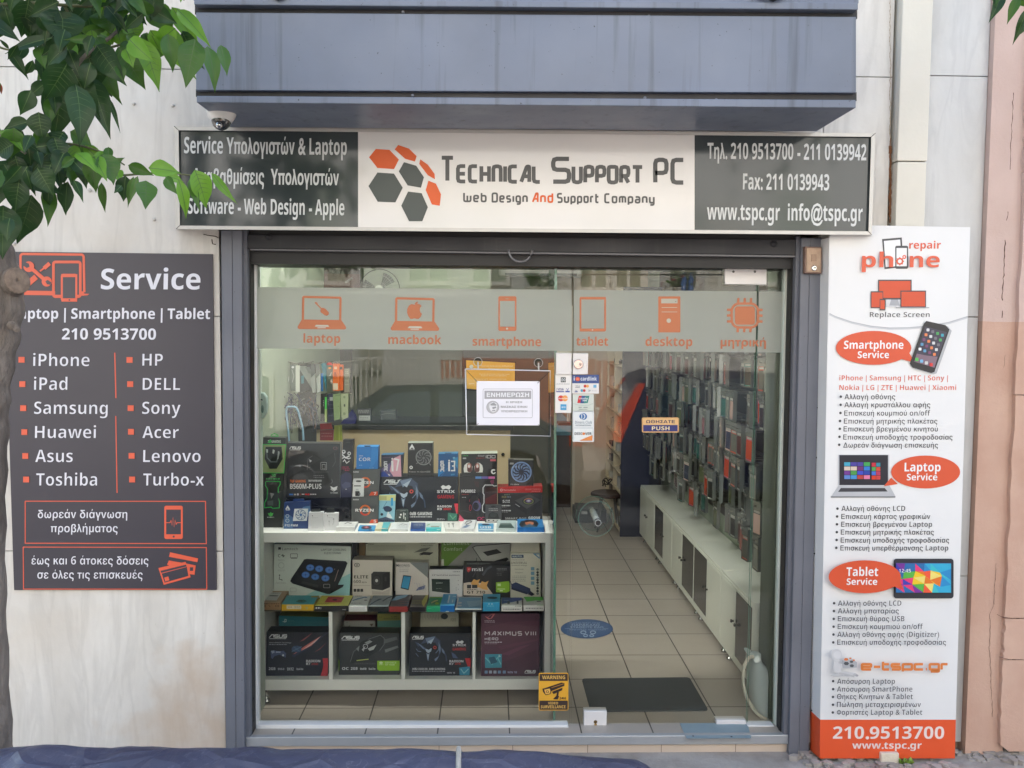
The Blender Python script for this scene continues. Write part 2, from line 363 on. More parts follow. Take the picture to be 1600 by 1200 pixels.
class Pen:
    def __init__(s, b, mp, lay=.0008, gain=.88, rough=.4, step=.00016):
        s.b = b; s.m = mp; s.lay = lay; s.g = gain; s.r = rough; s.step = step
    def M(s, c): return c if not isinstance(c, tuple) else mat(c, s.r, gain=s.g, var=.04)
    def nx(s): s.lay += s.step; return s.lay
    def poly(s, pts, c):
        l = s.nx(); s.b.poly([s.m(x, y, l) for x, y in pts], s.M(c))
    def rect(s, x0, y0, x1, y1, c): s.poly([(x0,y0),(x1,y0),(x1,y1),(x0,y1)], c)
    def ell(s, x, y, rx, ry, c, n=28): s.poly(arc(x, y, rx, ry, n=n)[:-1], c)
    def stroke(s, path, t, c, ch=0, closed=False):
        l = s.nx(); path = chamfer(path, ch); A, Bq = stroke2d(path, t, closed); n = len(path)
        vs = [s.m(p.x, p.y, l) for p in A+Bq]
        fs = [(i, (i+1) % n, n+(i+1) % n, n+i) for i in range(n if closed else n-1)]
        s.b.add(vs, fs, s.M(c))
    def ring(s, x, y, rx, ry, t, c, a0=0, a1=360):
        full = abs(a1-a0) >= 360
        p = arc(x, y, rx, ry, a0, a1, 32)
        s.stroke(p[:-1] if full else p, t, c, closed=full)
    def frame(s, x0, y0, x1, y1, t, c, r=0):
        p = rrect(x0, y0, x1, y1, r) if r else [(x0,y0),(x1,y0),(x1,y1),(x0,y1)]
        s.stroke(p, t, c, closed=True)
    def text(s, t_, x0, x1, base, h, c, wt='b', lay=None):
        l = s.nx(); wd = 0; place = []
        for ch in t_:
            g = GL.get((wt, ch)) or GL[wt, '-']; place.append((wd, g)); wd += g[2]
        xs = [p+x for p, g in place for x, y in g[0]]
        if not xs: return
        a, b2 = min(xs), max(xs); k = (x1-x0)/(b2-a) if x1 is not None else h
        vs = []; fs = []
        for p, g in place:
            b0 = len(vs)
            for x, y in g[0]:
                dx = (p+x-a)*k; dy = y*h*s.m.up
                vs.append(s.m(x0+dx+s.m.sh*dy, base+dy+s.m.sl*dx, l))
            fs += [[b0+i for i in f] for f in g[1]]
        s.b.add(vs, fs, s.M(c))
    def tech(s, t_, x0, x1, base, h, c, t=.17, gap=.27, small=.74, ch=.14, sc=False):
        segs = []; wd = 0
        for cix, q in enumerate(t_):
            k = 1
            key = q
            if sc and q.islower(): key = q.upper(); k = small
            g = TG.get(key) or TG.get(key.upper()) or TG['I']
            for pth in g[1]: segs.append([(wd+x*k, y*(k)) for x, y in pth])
            wd += g[0]*k+gap+t*.5
        W = wd-gap-t*.5; kx = (x1-x0-t*h)/W
        for i, sg in enumerate(segs):
            pth = [(x0+t*h/2+x*kx, base+s.m.up*(t*h/2+y*(h-t*h))+s.m.sl*x*kx) for x, y in sg]
            s.lay += 2e-5; s.lay -= s.step
            s.stroke(pth, t*h, c, ch*h)
    def run(s, items):
        for it in items:
            k = it[0]; a = it[1:]
            {'t': s.text, 'r': s.rect, 'p': s.poly, 'c': s.ell, 'o': s.ring, 's': s.stroke, 'k': s.tech, 'f': s.frame}[k](*a)
ORANGE = (226, 92, 48); WHITE = (235,235,238); INK = (58,58,60)
# ================================================================= SETTING
GY = .12                                             # plane of the shop glass
def flatz(name, pts, z, m, kind='structure', th=None):
    b = B()
    if th: b.prism([(x, y, z) for x, y in pts], (0,0,-th), m)
    else: b.poly([(x, y, z) for x, y in pts], m)
    return props(b.build(name, loc=(0,0,0)), kind=kind)
def tile_floor():
    M, n, bs = nodes_mat('floor_tiles')
    tc = n.nodes.new('ShaderNodeTexCoord'); mp = n.nodes.new('ShaderNodeMapping'); br = n.nodes.new('ShaderNodeTexBrick')
    mp.inputs['Location'].default_value = (-.445+.342*4, -.311+.358*2, 0)
    n.links.new(tc.outputs['Object'], mp.inputs[0]); n.links.new(mp.outputs[0], br.inputs['Vector'])
    br.offset = 0; br.inputs['Scale'].default_value = 1; br.inputs['Brick Width'].default_value = .342; br.inputs['Row Height'].default_value = .358
    br.inputs['Mortar Size'].default_value = .0035; br.inputs['Mortar Smooth'].default_value = .1
    br.inputs['Color1'].default_value = (*L(198,187,174,.72),1); br.inputs['Color2'].default_value = (*L(207,196,184,.72),1)
    br.inputs['Mortar'].default_value = (*L(66,58,52,.7),1)
    s = ramp(n, noise(n, 3.2, 7, mscale=(.6,2.4,1), dist=.8), [(.1,(.95,.945,.94)), (.9,(1.03,1.03,1.03))])
    c = mixc(n, 1.0, br.outputs[0], s, 'MULTIPLY'); n.links.new(c, bs.inputs['Base Color'])
    r = ramp(n, noise(n, 9, 5), [(.3,(.30,)*3), (.7,(.34,)*3)]); n.links.new(r, bs.inputs['Roughness'])
    bp = n.nodes.new('ShaderNodeBump'); bp.inputs['Strength'].default_value = .25; bp.inputs['Distance'].default_value = .002; bp.invert = True
    n.links.new(br.outputs['Fac'], bp.inputs['Height']); n.links.new(bp.outputs[0], bs.inputs['Normal'])
    return M
TILE = tile_floor()
XL, XR = -1.245, 1.62                                # inner side walls of the shop
flatz('shop_floor', [(XL-.02,.02),(XR,.02),(XR,8),(XL-.02,8)], 0, TILE, th=.05)
def rough_ground(name, a, b, sc, bump):
    M, n, bs = nodes_mat(name)
    c = ramp(n, noise(n, sc, 9), [(.35, a), (.65, b)]); n.links.new(c, bs.inputs['Base Color']); bs.inputs['Roughness'].default_value = .9
    bp = n.nodes.new('ShaderNodeBump'); bp.inputs['Strength'].default_value = bump; bp.inputs['Distance'].default_value = .02
    n.links.new(noise(n, sc*5, 9), bp.inputs['Height']); n.links.new(bp.outputs[0], bs.inputs['Normal']); return M
CONC = rough_ground('pavement_concrete', L(168,158,148,.7), L(198,190,182,.7), 6, .5)
ASPH = rough_ground('street_asphalt', (.045,.045,.047), (.07,.07,.07), 14, .5)
flatz('ground', [(-60,-60),(60,-60),(60,60),(-60,60)], -.30, ASPH)
flatz('street', [(-30,-8.2),(30,-8.2),(30,-2.3),(-30,-2.3)], -.24, ASPH)
flatz('pavement', [(-30,-2.3),(30,-2.3),(30,.6),(-30,.6)], -.085, CONC, th=.2)
flatz('far_pavement', [(-30,-11),(30,-11),(30,-8.2),(-30,-8.2)], -.10, CONC, th=.18)

# rubble along the foot of the right hand wall
b = B(); rr = random.Random(3)
for k in range(260):
    x = rr.uniform(1.42, 2.6); y = -abs(rr.gauss(0, .05))-.005; s = rr.uniform(.006, .03)
    if 1.5 < x < 2.15 and y > -.1 and rr.random() < .5: y -= .12
    c = Vector((x, y, -.085)); pts = []
    for a in range(5):
        an = a*1.257+rr.random()*.5; pts.append(c+Vector((math.cos(an)*s*rr.uniform(.6,1.2), math.sin(an)*s*rr.uniform(.5,1), 0)))
    b.prism(pts, (rr.uniform(-.004,.004), 0, s*rr.uniform(.3,.9)), CONC)
props(b.build('rubble'), 'crumbs of broken mortar and grit along the foot of the right wall', None, kind='stuff')

# ---------------------------------------------------------------- the shop's own building
shop = empty('shop_building', (0,0,0), 'cream marble clad building around the shopfront with a painted pilaster on its right', 'building')
b = B()
g = .0022
def slab(b, x0, x1, z0, z1, m, y0=0, th=.03): b.box(x0+g, x1-g, y0, y0+th, z0+g, z1-g, m)
xl = P(348.5, 800, 0).x
def zz(py, px=200, Y=0): return P(px, py, Y).z
rows = [zz(1600), zz(861), zz(493), zz(107), zz(-300), 5.2]
rows[0] = -.12
for z0, z1 in zip(rows[:-1], rows[1:]):
    for x0, x1 in ((-3.2, xl) if z0 < zz(107)-.01 else (-3.2, xl),): slab(b, x0, x1, z0, z1, MARBLE)
    
xa, xb, xc = P(1284, 300, 0).x, P(1392, 200, 0).x, P(1446, 200, 0).x
xd = P(1541, 200, 0).x
for z0, z1 in ((-.04, zz(900,1500)), (zz(900,1500), zz(495,1500)), (zz(495,1500), zz(118,1450)), (zz(118,1450), zz(-300)), (zz(-300), 5.2)):
    slab(b, xc, xd, z0, z1, MARBLE_GREY)
for z0, z1 in ((-.04, zz(120,1350)), (zz(120,1350), 5.2)): slab(b, xa, xb, z0, z1, MARBLE)
# above the shopfront, behind the sign and the awning
zt = P(760, 366, 0).z
slab(b, xl, xa, zt+.03, 3.3, MARBLE); slab(b, xl, xa, 3.3, 4.2, MARBLE); slab(b, xl, xa, 4.2, 5.2, MARBLE)
b.build('marble_cladding', shop)
b = B()
PIL = mat((226,221,208), .55, 0, .06, 5, bump=.15, gain=.86)
b.box(xb+.012, xc-.01, -.05, .03, P(1420,252,-.05).z+.002, 5.2, PIL); b.box(xb+.014, xc-.012, -.049, .03, -.06, P(1420,252,-.05).z-.002, PIL)
b.build('pilaster', shop, bevel=.004)
b = B()
RUST = mat((128,84,52), .9, 0, .4, 60)
p0 = [(1391+rnd.uniform(-1.0,1.0)*1.2, y) for y in range(0, 352, 6)]
for i in range(len(p0)-1):
    (x0,y0),(x1,y1) = p0[i],p0[i+1]; t = .8 + (1.8 if 225 < y0 < 350 else 0)*rnd.uniform(.3,1)
    b.poly([P(x0-t+ (352-y0)*.003,y0,-.0015), P(x0+t,y0,-.0015), P(x1+t,y1,-.0015), P(x1-t,y1,-.0015)], RUST if 215 < y0 else mat((176,160,140), .9))
b.build('rust_stain', shop)
b = B()
PLAST = mat((150,140,128), .9, 0, .15, 8, bump=.4)
b.box(-3.2, xl-.004, .031, .35, -.12, 5.2, PLAST); b.box(xa+.002, xd, .031, .35, -.12, 5.2, PLAST); b.box(xl-.004, xa+.002, .031, .35, zt+.02, 5.2, PLAST)
b.box(-3.2, xd, .351, 8.2, 3.16, 6.9, PLAST); b.build('wall', shop)  # last box: unseen upper block, added to stop sun leaks and shade the street
# plug hooks and drilled holes in the marble
b = B()
for x, y in ((22,381),(140,297),(141,298),(241,343),(270,165),(209,162)): b.lathe(P(x, y, -.002), (0,-1,0), [(0,.008),(.006,.007),(.007,.003)], mat((205,200,192), .6), 10)
for pth in ([(331,374),(332,381),(337,382)], [(318,366),(326,368),(336,369),(342,372)]): b.tube([P(x,y,-.008) for x, y in pth], .0022, mat((60,44,34), .7), 6)
b.build('wall_plug', shop)

# neighbour house, salmon render
def render_wall(name):
    M, n, bs = nodes_mat(name)
    tc = n.nodes.new('ShaderNodeTexCoord'); sp = n.nodes.new('ShaderNodeSeparateXYZ'); n.links.new(tc.outputs['Object'], sp.inputs[0])
    ad = n.nodes.new('ShaderNodeMath'); ad.operation = 'ADD'; n.links.new(sp.outputs[2], ad.inputs[0])
    nn = n.nodes.new('ShaderNodeMath'); nn.operation = 'MULTIPLY'; nn.inputs[1].default_value = .02; n.links.new(noise(n, 9, 5), nn.inputs[0]); n.links.new(nn.outputs[0], ad.inputs[1])
    gt = n.nodes.new('ShaderNodeMath'); gt.operation = 'GREATER_THAN'; gt.inputs[1].default_value = P(1560,503,0).z+.01; n.links.new(ad.outputs[0], gt.inputs[0])
    lo = ramp(n, noise(n, 3.5, 8), [(.3, L(204,164,144,.78)), (.7, L(220,184,164,.78))])
    hi = ramp(n, noise(n, 3.5, 8), [(.3, L(214,186,174,.78)), (.7, L(226,200,190,.78))])
    c = mixc(n, gt.outputs[0], lo, hi); dirt = ramp(n, noise(n, 1.7, 8), [(.55,(1,1,1)), (.8,(.82,.76,.7))])
    c = mixc(n, 1.0, c, dirt, 'MULTIPLY'); n.links.new(c, bs.inputs['Base Color']); bs.inputs['Roughness'].default_value = .85
    bp = n.nodes.new('ShaderNodeBump'); bp.inputs['Strength'].default_value = .45; bp.inputs['Distance'].default_value = .006
    n.links.new(noise(n, 45, 9, rough=.7), bp.inputs['Height']); n.links.new(bp.outputs[0], bs.inputs['Normal']); return M
PINK = render_wall('salmon_render')
nb = empty('neighbour_house', (0,0,0), 'salmon rendered neighbour house with cracked raised blocks at the right edge', 'building')
b = B()
xe = P(1566, 900, -.02).x
b.box(xd+.001, xe+.03, -.035, .35, -.12, 5.2, PINK)
zs = [-.06, P(1580,1031,-.06).z, P(1580,966,-.06).z, P(1580,617,-.06).z, P(1580,268,-.06).z, 2.9, 5.2]
b.build('wall', nb)
for z0, z1 in zip(zs[:-1], zs[1:]):
    b = B(); q = []
    n_ = 14
    for k in range(n_+1):                              # uneven left edge of each rendered block
        q.append((xe+rnd.uniform(-.005,.005)+(.04 if (z0 < 0 and k < 1) else 0), -.06, z0+.002+(z1-z0-.004)*k/n_))
    q += [(xe+1.6, -.06, z1-.002), (xe+1.6, -.06, z0+.002)]
    b.prism(q, (0,.2,0), PINK); b.build('raised_block', nb)
b = B(); CR = mat((84,58,48), .9)
def crack(pts, Y, t0, t1):
    for i in range(len(pts)-1):
        (x0,y0),(x1,y1) = pts[i], pts[i+1]; n_ = max(2, int(math.hypot(x1-x0,y1-y0)/5))
        prev = None
        for k in range(n_+1):
            f = k/n_; x = x0+(x1-x0)*f+rnd.uniform(-.9,.9); y = y0+(y1-y0)*f+rnd.uniform(-.6,.6); t = rnd.uniform(t0,t1)
            cur = (x-t,y,x+t,y+ (t if abs(x1-x0) > abs(y1-y0) else 0))
            if prev:
                if abs(x1-x0) > abs(y1-y0): b.poly([P(prev[0]+prev[2]-x0*0-prev[0],prev[1]-t,Y) if 0 else P(prev[0],prev[1]-t,Y), P(cur[0],cur[1]-t,Y), P(cur[0],cur[1]+t,Y), P(prev[0],prev[1]+t,Y)], CR)
                else: b.poly([P(prev[0],prev[1],Y), P(prev[2],prev[1],Y), P(cur[2],cur[1],Y), P(cur[0],cur[1],Y)], CR)
            prev = cur
crack([(1583,145),(1578,265)], -.062, .2, .7); crack([(1575,330),(1573,345)], -.062, .2, .6); crack([(1571,375),(1566,470)], -.062, .4, .95); crack([(1567,485),(1566,497)], -.062, .3, .8)
crack([(1571,555),(1569,575)], -.062, .1,.5); crack([(1556,880),(1553,945),(1547,960),(1546,1010),(1551,1120)], -.0365, .12, .45); crack([(1560,1026),(1575,1030),(1599,1031)], -.0625,.2,.6); crack([(1558,960),(1570,965),(1599,967)], -.0625,.2,.6)
b.build('crack', nb)

# ---------------------------------------------------------------- threshold
b = B()
zf = 0
xl2, xr2 = P(385,1165,.0).x, P(1240,1165,.0).x
thr = empty('threshold_step', (0,0,0), 'tiled step with a grey metal edge strip under the shop glass', 'step')
b.box(xl2, xr2, -.012, .0195, -.042, .0035, mat((186,188,190), .35, .3, .1, 14, gain=.8)); b.build('edge_strip', thr, bevel=.004)
b = B(); b.box(xl2+.002, xr2-.012, .004, .0195, -.25, -.0425, mat((214,196,178), .45, 0, .1, 5, gain=.85)); b.build('riser', thr)
b = B()
for px in (918,1033,1149,801,686): 
    q = P(px,1185,.0035); b.box(q.x-.0012, q.x+.0012, .0028, .0045, -.2, -.043, mat((120,104,92), .9))
b.build('joint', thr)

# ================================================================= ROLLER AWNING BOX
aw = empty('awning_box', (0,0,0), 'wide blue grey metal roller awning box with two recessed grooves, over the shop sign', 'awning')
YA = -.60
def strip(b, xl0, xr0, yl0, yr0, yl1, yr1, Y, back, m, xo=0):
    b.prism([P(xl0,yl0,Y), P(xr0,yr0,Y), P(xr0,yr1,Y), P(xl0,yl1,Y)], (0, back-Y, 0), m)
b = B(); strip(b, 306, 1338, 19, 26, 141, 145, YA+.012, -.1, AWN); b.build('front_panel', aw, bevel=.003)
b = B(); strip(b, 303, 1341, -2, 4, 7, 15, YA-.006, -.1, AWN); b.build('top_rail', aw, bevel=.003)
b = B(); strip(b, 307, 1337.5, 149.5, 156, 160, 168.5, YA-.004, -.19, AWN); b.build('bottom_rail', aw, bevel=.003)
b = B()
strip(b, 304.5, 1339.5, 4, 10, 22, 29, YA+.035, -.11, DARKST_SHADE); strip(b, 306, 1338.5, 139, 144, 151, 157.5, YA+.035, -.12, DARKST_SHADE); b.build('groove', aw)  # dark colour paints in the shade inside the two recessed grooves
b = B(); strip(b, 302, 1341.5, -30, -24, 0, 5, YA+.02, -.1, AWN); b.build('top_cover', aw)
b = B()
for x, y in ((1013,27),(1007,154),(1118,157),(630,20),(645,150)): b.lathe(P(x,y,YA+.03), (0,-1,0), [(0,.006),(.012,.006),(.014,.003)], GUIDE, 10)
b.build('rivet', aw)
b = B()
for x, y in ((437,-4),(1206,-2)):
    c = P(x,y,YA); b.tube([c+Vector((-.05,-.005,.02)), c+Vector((0,-.02,-.006)), c+Vector((.05,-.005,.02))], .013, BLACK, 8)
    b.box(c.x-.02,c.x+.02,c.y-.01,c.y+.5,c.z+.02,c.z+.06,BLACK)
b.build('bracket', aw)

# ================================================================= SHOP SIGN (light box)
YS = -.16
sg = empty('shop_sign', (0,0,0), 'long aluminium framed sign with white middle and dark grey ends, above the shopfront', 'sign')
q = [(272,197),(1368,208),(1362,367),(275,358)]; qi = [(279,203.5),(1361.5,213.8),(1357,361.5),(281,352.5)]
b = B(); b.prism([P(x,y,YS+.01) for x, y in qi], (0,.15,0), ALU); b.build('housing', sg)
b = B()
o = [P(x,y,YS-.006) for x, y in q]; i_ = [P(x,y,YS-.006) for x, y in qi]; ii = [P(x,y,YS+.012) for x, y in qi]; oo = [P(x,y,-.004) for x, y in q]
for k in range(4):
    k2 = (k+1) % 4
    b.poly([o[k],o[k2],i_[k2],i_[k]], ALU); b.poly([i_[k],i_[k2],ii[k2],ii[k]], ALU); b.poly([o[k],o[k2],oo[k2],oo[k]], ALU)
    b.tube([o[k]*.985+i_[k]*.015+Vector((0,-.0005,0)), i_[k]+Vector((0,-.0005,0))], .0012, mat((70,66,60), .8), 4)
b.build('frame', sg)
SGD = (66,74,76)
def facep(name, x0, x1, c):
    b = B(); t = lambda x: 203.5+(x-279)*.0095; u = lambda x: 352.5+(x-281)*.0083
    pn = Pen(b, Map(Y=YS+.008), rough=.12)
    b.poly([P(x0,t(x0),YS+.008), P(x1,t(x1),YS+.008), P(x1,u(x1),YS+.008), P(x0,u(x0),YS+.008)], mat(c, .12, 0, .05, 2, gain=.88 if c[0] > 200 else .62, coat=.3))
    return b.build(name, sg)
pl = facep('dark_panel', 279, 559.5, SGD); pc = facep('white_panel', 559.5, 1085.3, (232,229,226)); pr = facep('dark_panel', 1085.3, 1361, SGD)
ms = Map(Y=YS+.008, sl=.0105, sh=-.01)
def printed(parent, items, mp, name='lettering', **k):
    b = B(); p = Pen(b, mp, **k); p.run(items); return b.build(name, parent)
LT = (214,216,216)
printed(pl, [('t','Service Υπολογιστών & Laptop',287.5,541.8,239.4,25.5,LT), ('t','Αναβαθμίσεις  Υπολογιστών',300.8,529.5,287,24.5,LT), ('t','Software - Web Design - Apple',293.5,538,333.7,24,LT)], ms)
printed(pr, [('t','Τηλ. 210 9513700 - 211 0139942',1105.3,1353.6,248,25,LT), ('t','Fax: 211 0139943',1160.8,1295.6,296,25,LT), ('t','www.tspc.gr  info@tspc.gr',1104.6,1347.8,343,25,LT)], ms)
GR = (84,84,84)
ms2 = Map(Y=YS+.008, sl=.006, sh=-.01)
def techline(y, items, t, sc, h, c0):
    out = []
    for s, x0, x1, dy in items: out.append(('k', s, x0, x1, y+dy, h, c0, t))
    return out
printed(pc, [('k','T',687,711,285.3,42,GR,.15), ('k','ECHNICAL',712.5,846.5,286.5,30,GR,.2,.2), ('k','S',861,892.5,287.2,42.5,GR,.16), ('k','UPPORT',893,1006.5,287.8,30.5,GR,.2,.2), ('k','PC',1020.5,1071,288.3,42,GR,.16,.2)], ms2)
printed(pc, [('k','Web',723.6,760.5,316,16,GR,.18), ('k','Design',768,824.8,316.6,16,GR,.18), ('k','And',831,864.6,317,16.5,(228,96,22),.18), ('k','Support',870,936.5,317.3,16,GR,.18), ('k','Company',944,1023,317.8,16,GR,.18)], ms2)
HX = [[(78,168),(128,107),(228,113),(298,185),(262,255),(140,247)],[(266,110),(293,78),(372,104),(428,160),(416,200),(345,180)],[(455,183),(510,222),(560,290),(563,330),(510,300),(447,217)],
      [(515,340),(570,362),(607,440),(598,525),(540,515),(495,410)],[(74,380),(140,280),(262,288),(326,392),(272,500),(142,495)],[(297,272),(335,204),(425,230),(482,315),(460,392),(362,375)],[(315,525),(365,420),(465,432),(511,535),(470,638),(372,638)]]
printed(pc, [('p', h, (232,94,16) if i < 4 else (70,78,76)) for i, h in enumerate(HX)], Map((560,210,4.706), Y=YS+.008), 'hexagon_emblem')

# ================================================================= DOME CAMERA
cam_ = empty('security_camera', P(346,186,-.42), 'white dome security camera with a smoked bubble, under the awning box', 'camera')
c = P(346,163,-.42)
WC = mat((228,226,222), .3, gain=.95, coat=.3)
r0 = 23*3.63/F
b = B(); b.lathe(c, (0,0,-1), [(-.012,r0*.9),(0,r0),(.03,r0*.99),(.05,r0*.88),(.066,r0*.70),(.072,r0*.64)], WC, 32); b.build('housing', cam_)
b = B(); cc = c+Vector((0,-.004,-.058)); b.lathe(cc, (0,-.25,-1), [(0,r0*.66)]+[(.047*math.sin(R(a)), r0*.66*math.cos(R(a))) for a in range(10,91,10)], mat((30,30,32), .05, coat=1), 28); b.build('bubble', cam_)
b = B(); b.lathe(cc+Vector((.0,-.03,-.03)), (.2,-.8,-.5), [(0,.012),(.018,.011),(.02,.004)], CHROME, 14); b.build('lens', cam_)

# ================================================================= SERVICE POSTER (left)
sv = B(); NAVY = (74,70,82); NV = mat(NAVY, .35, 0, .1, 3, gain=.55)
q = [(5,393),(332,397),(338,922),(22,922)]
sv.pbox(q, -.012, .011, mat(NAVY, .35, 0, .1, 3, gain=.55))
svo = sv.build('service_board'); props(svo, 'dark board headed Service with orange tool icons, on the left marble wall', 'sign')
H_ = (0,370,3.8095); I_ = (0,650,3.8095); W1 = (226,226,234); OB = (226,96,66)
mh = Map(H_, Y=-.012, sl=.002, sh=-.02); mi_ = Map(I_, Y=-.012, sl=.001, sh=-.02)
it = [('t','Service',600,1192,312,122,W1,'x'), ('t','Laptop | Smartphone | Tablet',72,1250,487,62,W1,'b'), ('t','210 9513700',368,928,611,66,W1,'b'),
      ('t','iPhone',197,532,770,75,W1,'r'), ('t','iPad',202,400,912,76,W1,'r'), ('t','Samsung',203,640,1055,75,W1,'r'),
      ('t','HP',847,968,768,73,W1,'r'), ('t','DELL',849,1071,912,73,W1,'r'), ('t','Sony',846,1073,1055,74,W1,'r')]
for x, y in ((110,715),(115,860),(120,1003),(753,716),(757,860),(760,1003)): it.append(('r', x, y, x+36, y+34, OB))
printed(svo, it, mh)
it = [('t','Huawei',208,570,132,74,W1,'r'), ('t','Asus',210,432,275,75,W1,'r'), ('t','Toshiba',215,577,415,75,W1,'r'),
      ('t','Acer',848,1063,132,72,W1,'r'), ('t','Lenovo',852,1193,275,74,W1,'r'), ('t','Turbo-x',852,1213,415,74,W1,'r'),
      ('t','δωρεάν διάγνωση',225,757,608,50,W1,'r'), ('t','προβλήματος',302,700,692,50,W1,'r'), ('t','έως και 6 άτοκες δόσεις',187,883,884,50,W1,'r'), ('t','σε όλες τις επισκευές',222,848,968,50,W1,'r')]
for x, y in ((127,79),(133,221),(138,361),(762,77),(766,220),(769,361)): it.append(('r', x, y, x+35, y+34, OB))
printed(svo, it, mi_)
ic = [('s',[(683,690),(690,960)],7,OB), ('s',[(163,328),(122,330),(122,110),(132,102),(490,106),(498,116),(502,330)],14,OB,8), ('s',[(130,333),(500,338)],26,OB), ('p',[(480,336),(532,340),(520,348),(470,350)],OB),
      ('f',318,150,478,356,16,OB,12), ('p',[(328,160),(470,160),(470,345),(328,345)],NV), ('f',368,226,454,378,12,OB,8), ('r',374,232,448,372,NV), ('r',364,222,460,240,OB), ('r',366,366,459,386,OB), ('c',413,376,5,5,NV),
      ('s',[(160,285),(215,238)],34,OB,0), ('s',[(238,205),(270,180)],10,OB), ('s',[(262,188),(296,158)],24,OB), ('s',[(178,180),(280,268)],22,OB),
      ('c',172,178,32,32,OB), ('p',[(148,150),(172,160),(176,178),(160,186),(138,172)],NV), ('c',278,266,30,30,OB), ('p',[(300,286),(280,282),(270,266),(284,256),(306,272)],NV)]
printed(svo, ic, mh, 'tool_icon')
ic = [('s',[(689,0),(697,458)],6,OB), ('s',[(150,507),(1223,508),(1228,760),(150,757),(150,507)],5,OB), ('s',[(138,780),(1228,783),(1231,1031),(140,1030),(138,780)],5,OB),
      ('p',rrect(978,534,1088,732,12),OB), ('r',989,557,1077,704,NV), ('c',1034,718,6,6,NV), ('s',[(989,635),(1012,635),(1018,622),(1024,650),(1030,605),(1036,660),(1042,620),(1048,645),(1054,635),(1077,635)],4,OB),
      ('p',[(1012,811),(1180,848),(1175,870),(1006,838)],OB), ('p',[(1005,860),(1110,878),(1165,890),(1158,945),(1120,940),(995,885)],OB), ('r',1130,900,1150,922,NV),
      ('p',[(943,905),(1105,868),(1135,960),(975,1005)],OB), ('p',[(962,938),(1112,898),(1122,952),(980,992)],NV), ('p',[(955,922),(1108,884),(1110,896),(960,934)],NV), ('p',[(978,962),(1002,955),(1008,978),(984,985)],OB)]
printed(svo, ic, mi_, 'icon')

# ================================================================= REPAIR BOARD (right)
rb = empty('repair_board', (0,0,0), 'tall white folded board of phone repairs with an orange foot, right of the door', 'sign')
YB = -.11; WB = mat((226,226,226), .35, 0, .04, 3, gain=.93); OBm = mat((226,88,46), .35, 0, .04, 3, gain=.93)
FE = [(1296,371),(1516,356),(1493,1124.5),(1283,1124)]
FE = [(1297,351),(1516,355),(1493.5,1124.5),(1282.5,1124.5)]
FO = [(1282.5,1124.5),(1493.5,1124.5),(1492,1185),(1282,1185)]
b = B(); b.pbox(FE, YB, .004, WB); fp = b.build('front_sheet', rb)
b = B(); b.pbox(FO, YB, .004, OBm); fo = b.build('foot_sheet', rb)
b = B()
t0, t1 = P(1297,371,YB), P(1282.5,1124.5,YB); w0, w1 = P(1280.5,376,-.012), P(1267,1110,-.012)
b.prism([t0, t1, w1, w0], (-.003,0,0), WB); fl = b.build('side_flange', rb)
b = B(); t2, w2 = P(1282,1185,YB), P(1267,1172,-.012)
b.prism([t1+Vector((0,0,0)), t2, w2, w1], (-.003,0,0), OBm); b.build('foot_flange', rb)
b = B()
for y in (637,715,865,1110): b.lathe(P(1277-(y-637)*.018,y,-.03), (-1,-.3,0), [(0,.004),(.003,.003)], BLACK, 8)
b.build('screw', rb)
b = B(); b.box(P(1515,400,YB).x-.004, P(1515,400,YB).x, YB+.005, -.004, P(1493,1180,YB).z, P(1516,360,YB).z, WB) if 0 else None
K_ = (1200,340,4); L_ = (1200,620,4); N_ = (1200,900,4)
mk = lambda k, sl=0, sh=-.028: Map(k, Y=YB, sl=sl, sh=sh)
OR = (222,92,60); DK = (66,66,70); PH = (238,238,238)
def dots(lst, c=DK, r=8):
    return [('c',x,y,r,r,c) for x, y in lst]
printed(fp, [('t','repair',882,1080,194,46,OR,'x'), ('t','Replace Screen',636,1010,622,32,DK,'r'),
   ('t','iPhone │ Samsung │ HTC │ Sony │'.replace('│','|'),446,1124,1018,32,OR,'r'), ('t','Nokia | LG | ZTE | Huawei | Xiaomi',446,1176,1078,32,OR,'r'),
   ('t','Αλλαγή οθόνης',478,795,1136,33,DK,'r'), ('t','Αλλαγή κρυστάλλου αφής',477,1014,1186,33,DK,'r')], mk(K_))
shp = [('s',[(384,600),(420,618),(520,652),(640,678),(760,690),(880,688),(1000,678),(1130,655),(1248,618)],6,(176,178,184)),
   ('s',[(384,606),(420,624),(520,658),(640,685),(760,697),(880,695),(1000,685),(1130,662),(1248,625)],8,(200,202,206)),
   ('p',[(714,134),(836,124),(848,308),(728,322)],DK), ('p',[(724,146),(826,137),(836,300),(736,310)],PH), ('p',rrect(795,176,876,320,10),DK), ('r',803,190,868,304,PH),
   ('o',824,273,17,17,10,OR), ('o',852,246,9,9,7,OR)]
for k in range(8): shp.append(('s',[(824+20*math.cos(k*.785),273+20*math.sin(k*.785)),(824+26*math.cos(k*.785),273+26*math.sin(k*.785))],7,OR))
shp += [('r',688,388,898,512,DK), ('r',695,396,891,502,(212,78,40)), ('r',738,512,824,558,(214,214,218)), ('p',[(770,512),(812,512),(824,550),(758,550)],(168,170,176)),
   ('r',642,460,720,566,DK), ('r',647,468,716,560,(212,78,40)), ('r',698,508,734,580,DK), ('r',702,516,730,572,(212,78,40)),
   ('r',828,456,988,560,DK), ('r',834,463,982,555,(212,78,40)), ('s',[(800,563),(1008,563)],5,(150,152,158)),
   ('c',660,814,236,106,(216,84,48),40), ('p',[(820,880),(920,908),(880,840)],(216,84,48)),
   ('t','Smartphone',474,846,820,50,PH,'x'), ('t','Service',560,756,878,42,PH,'x')]
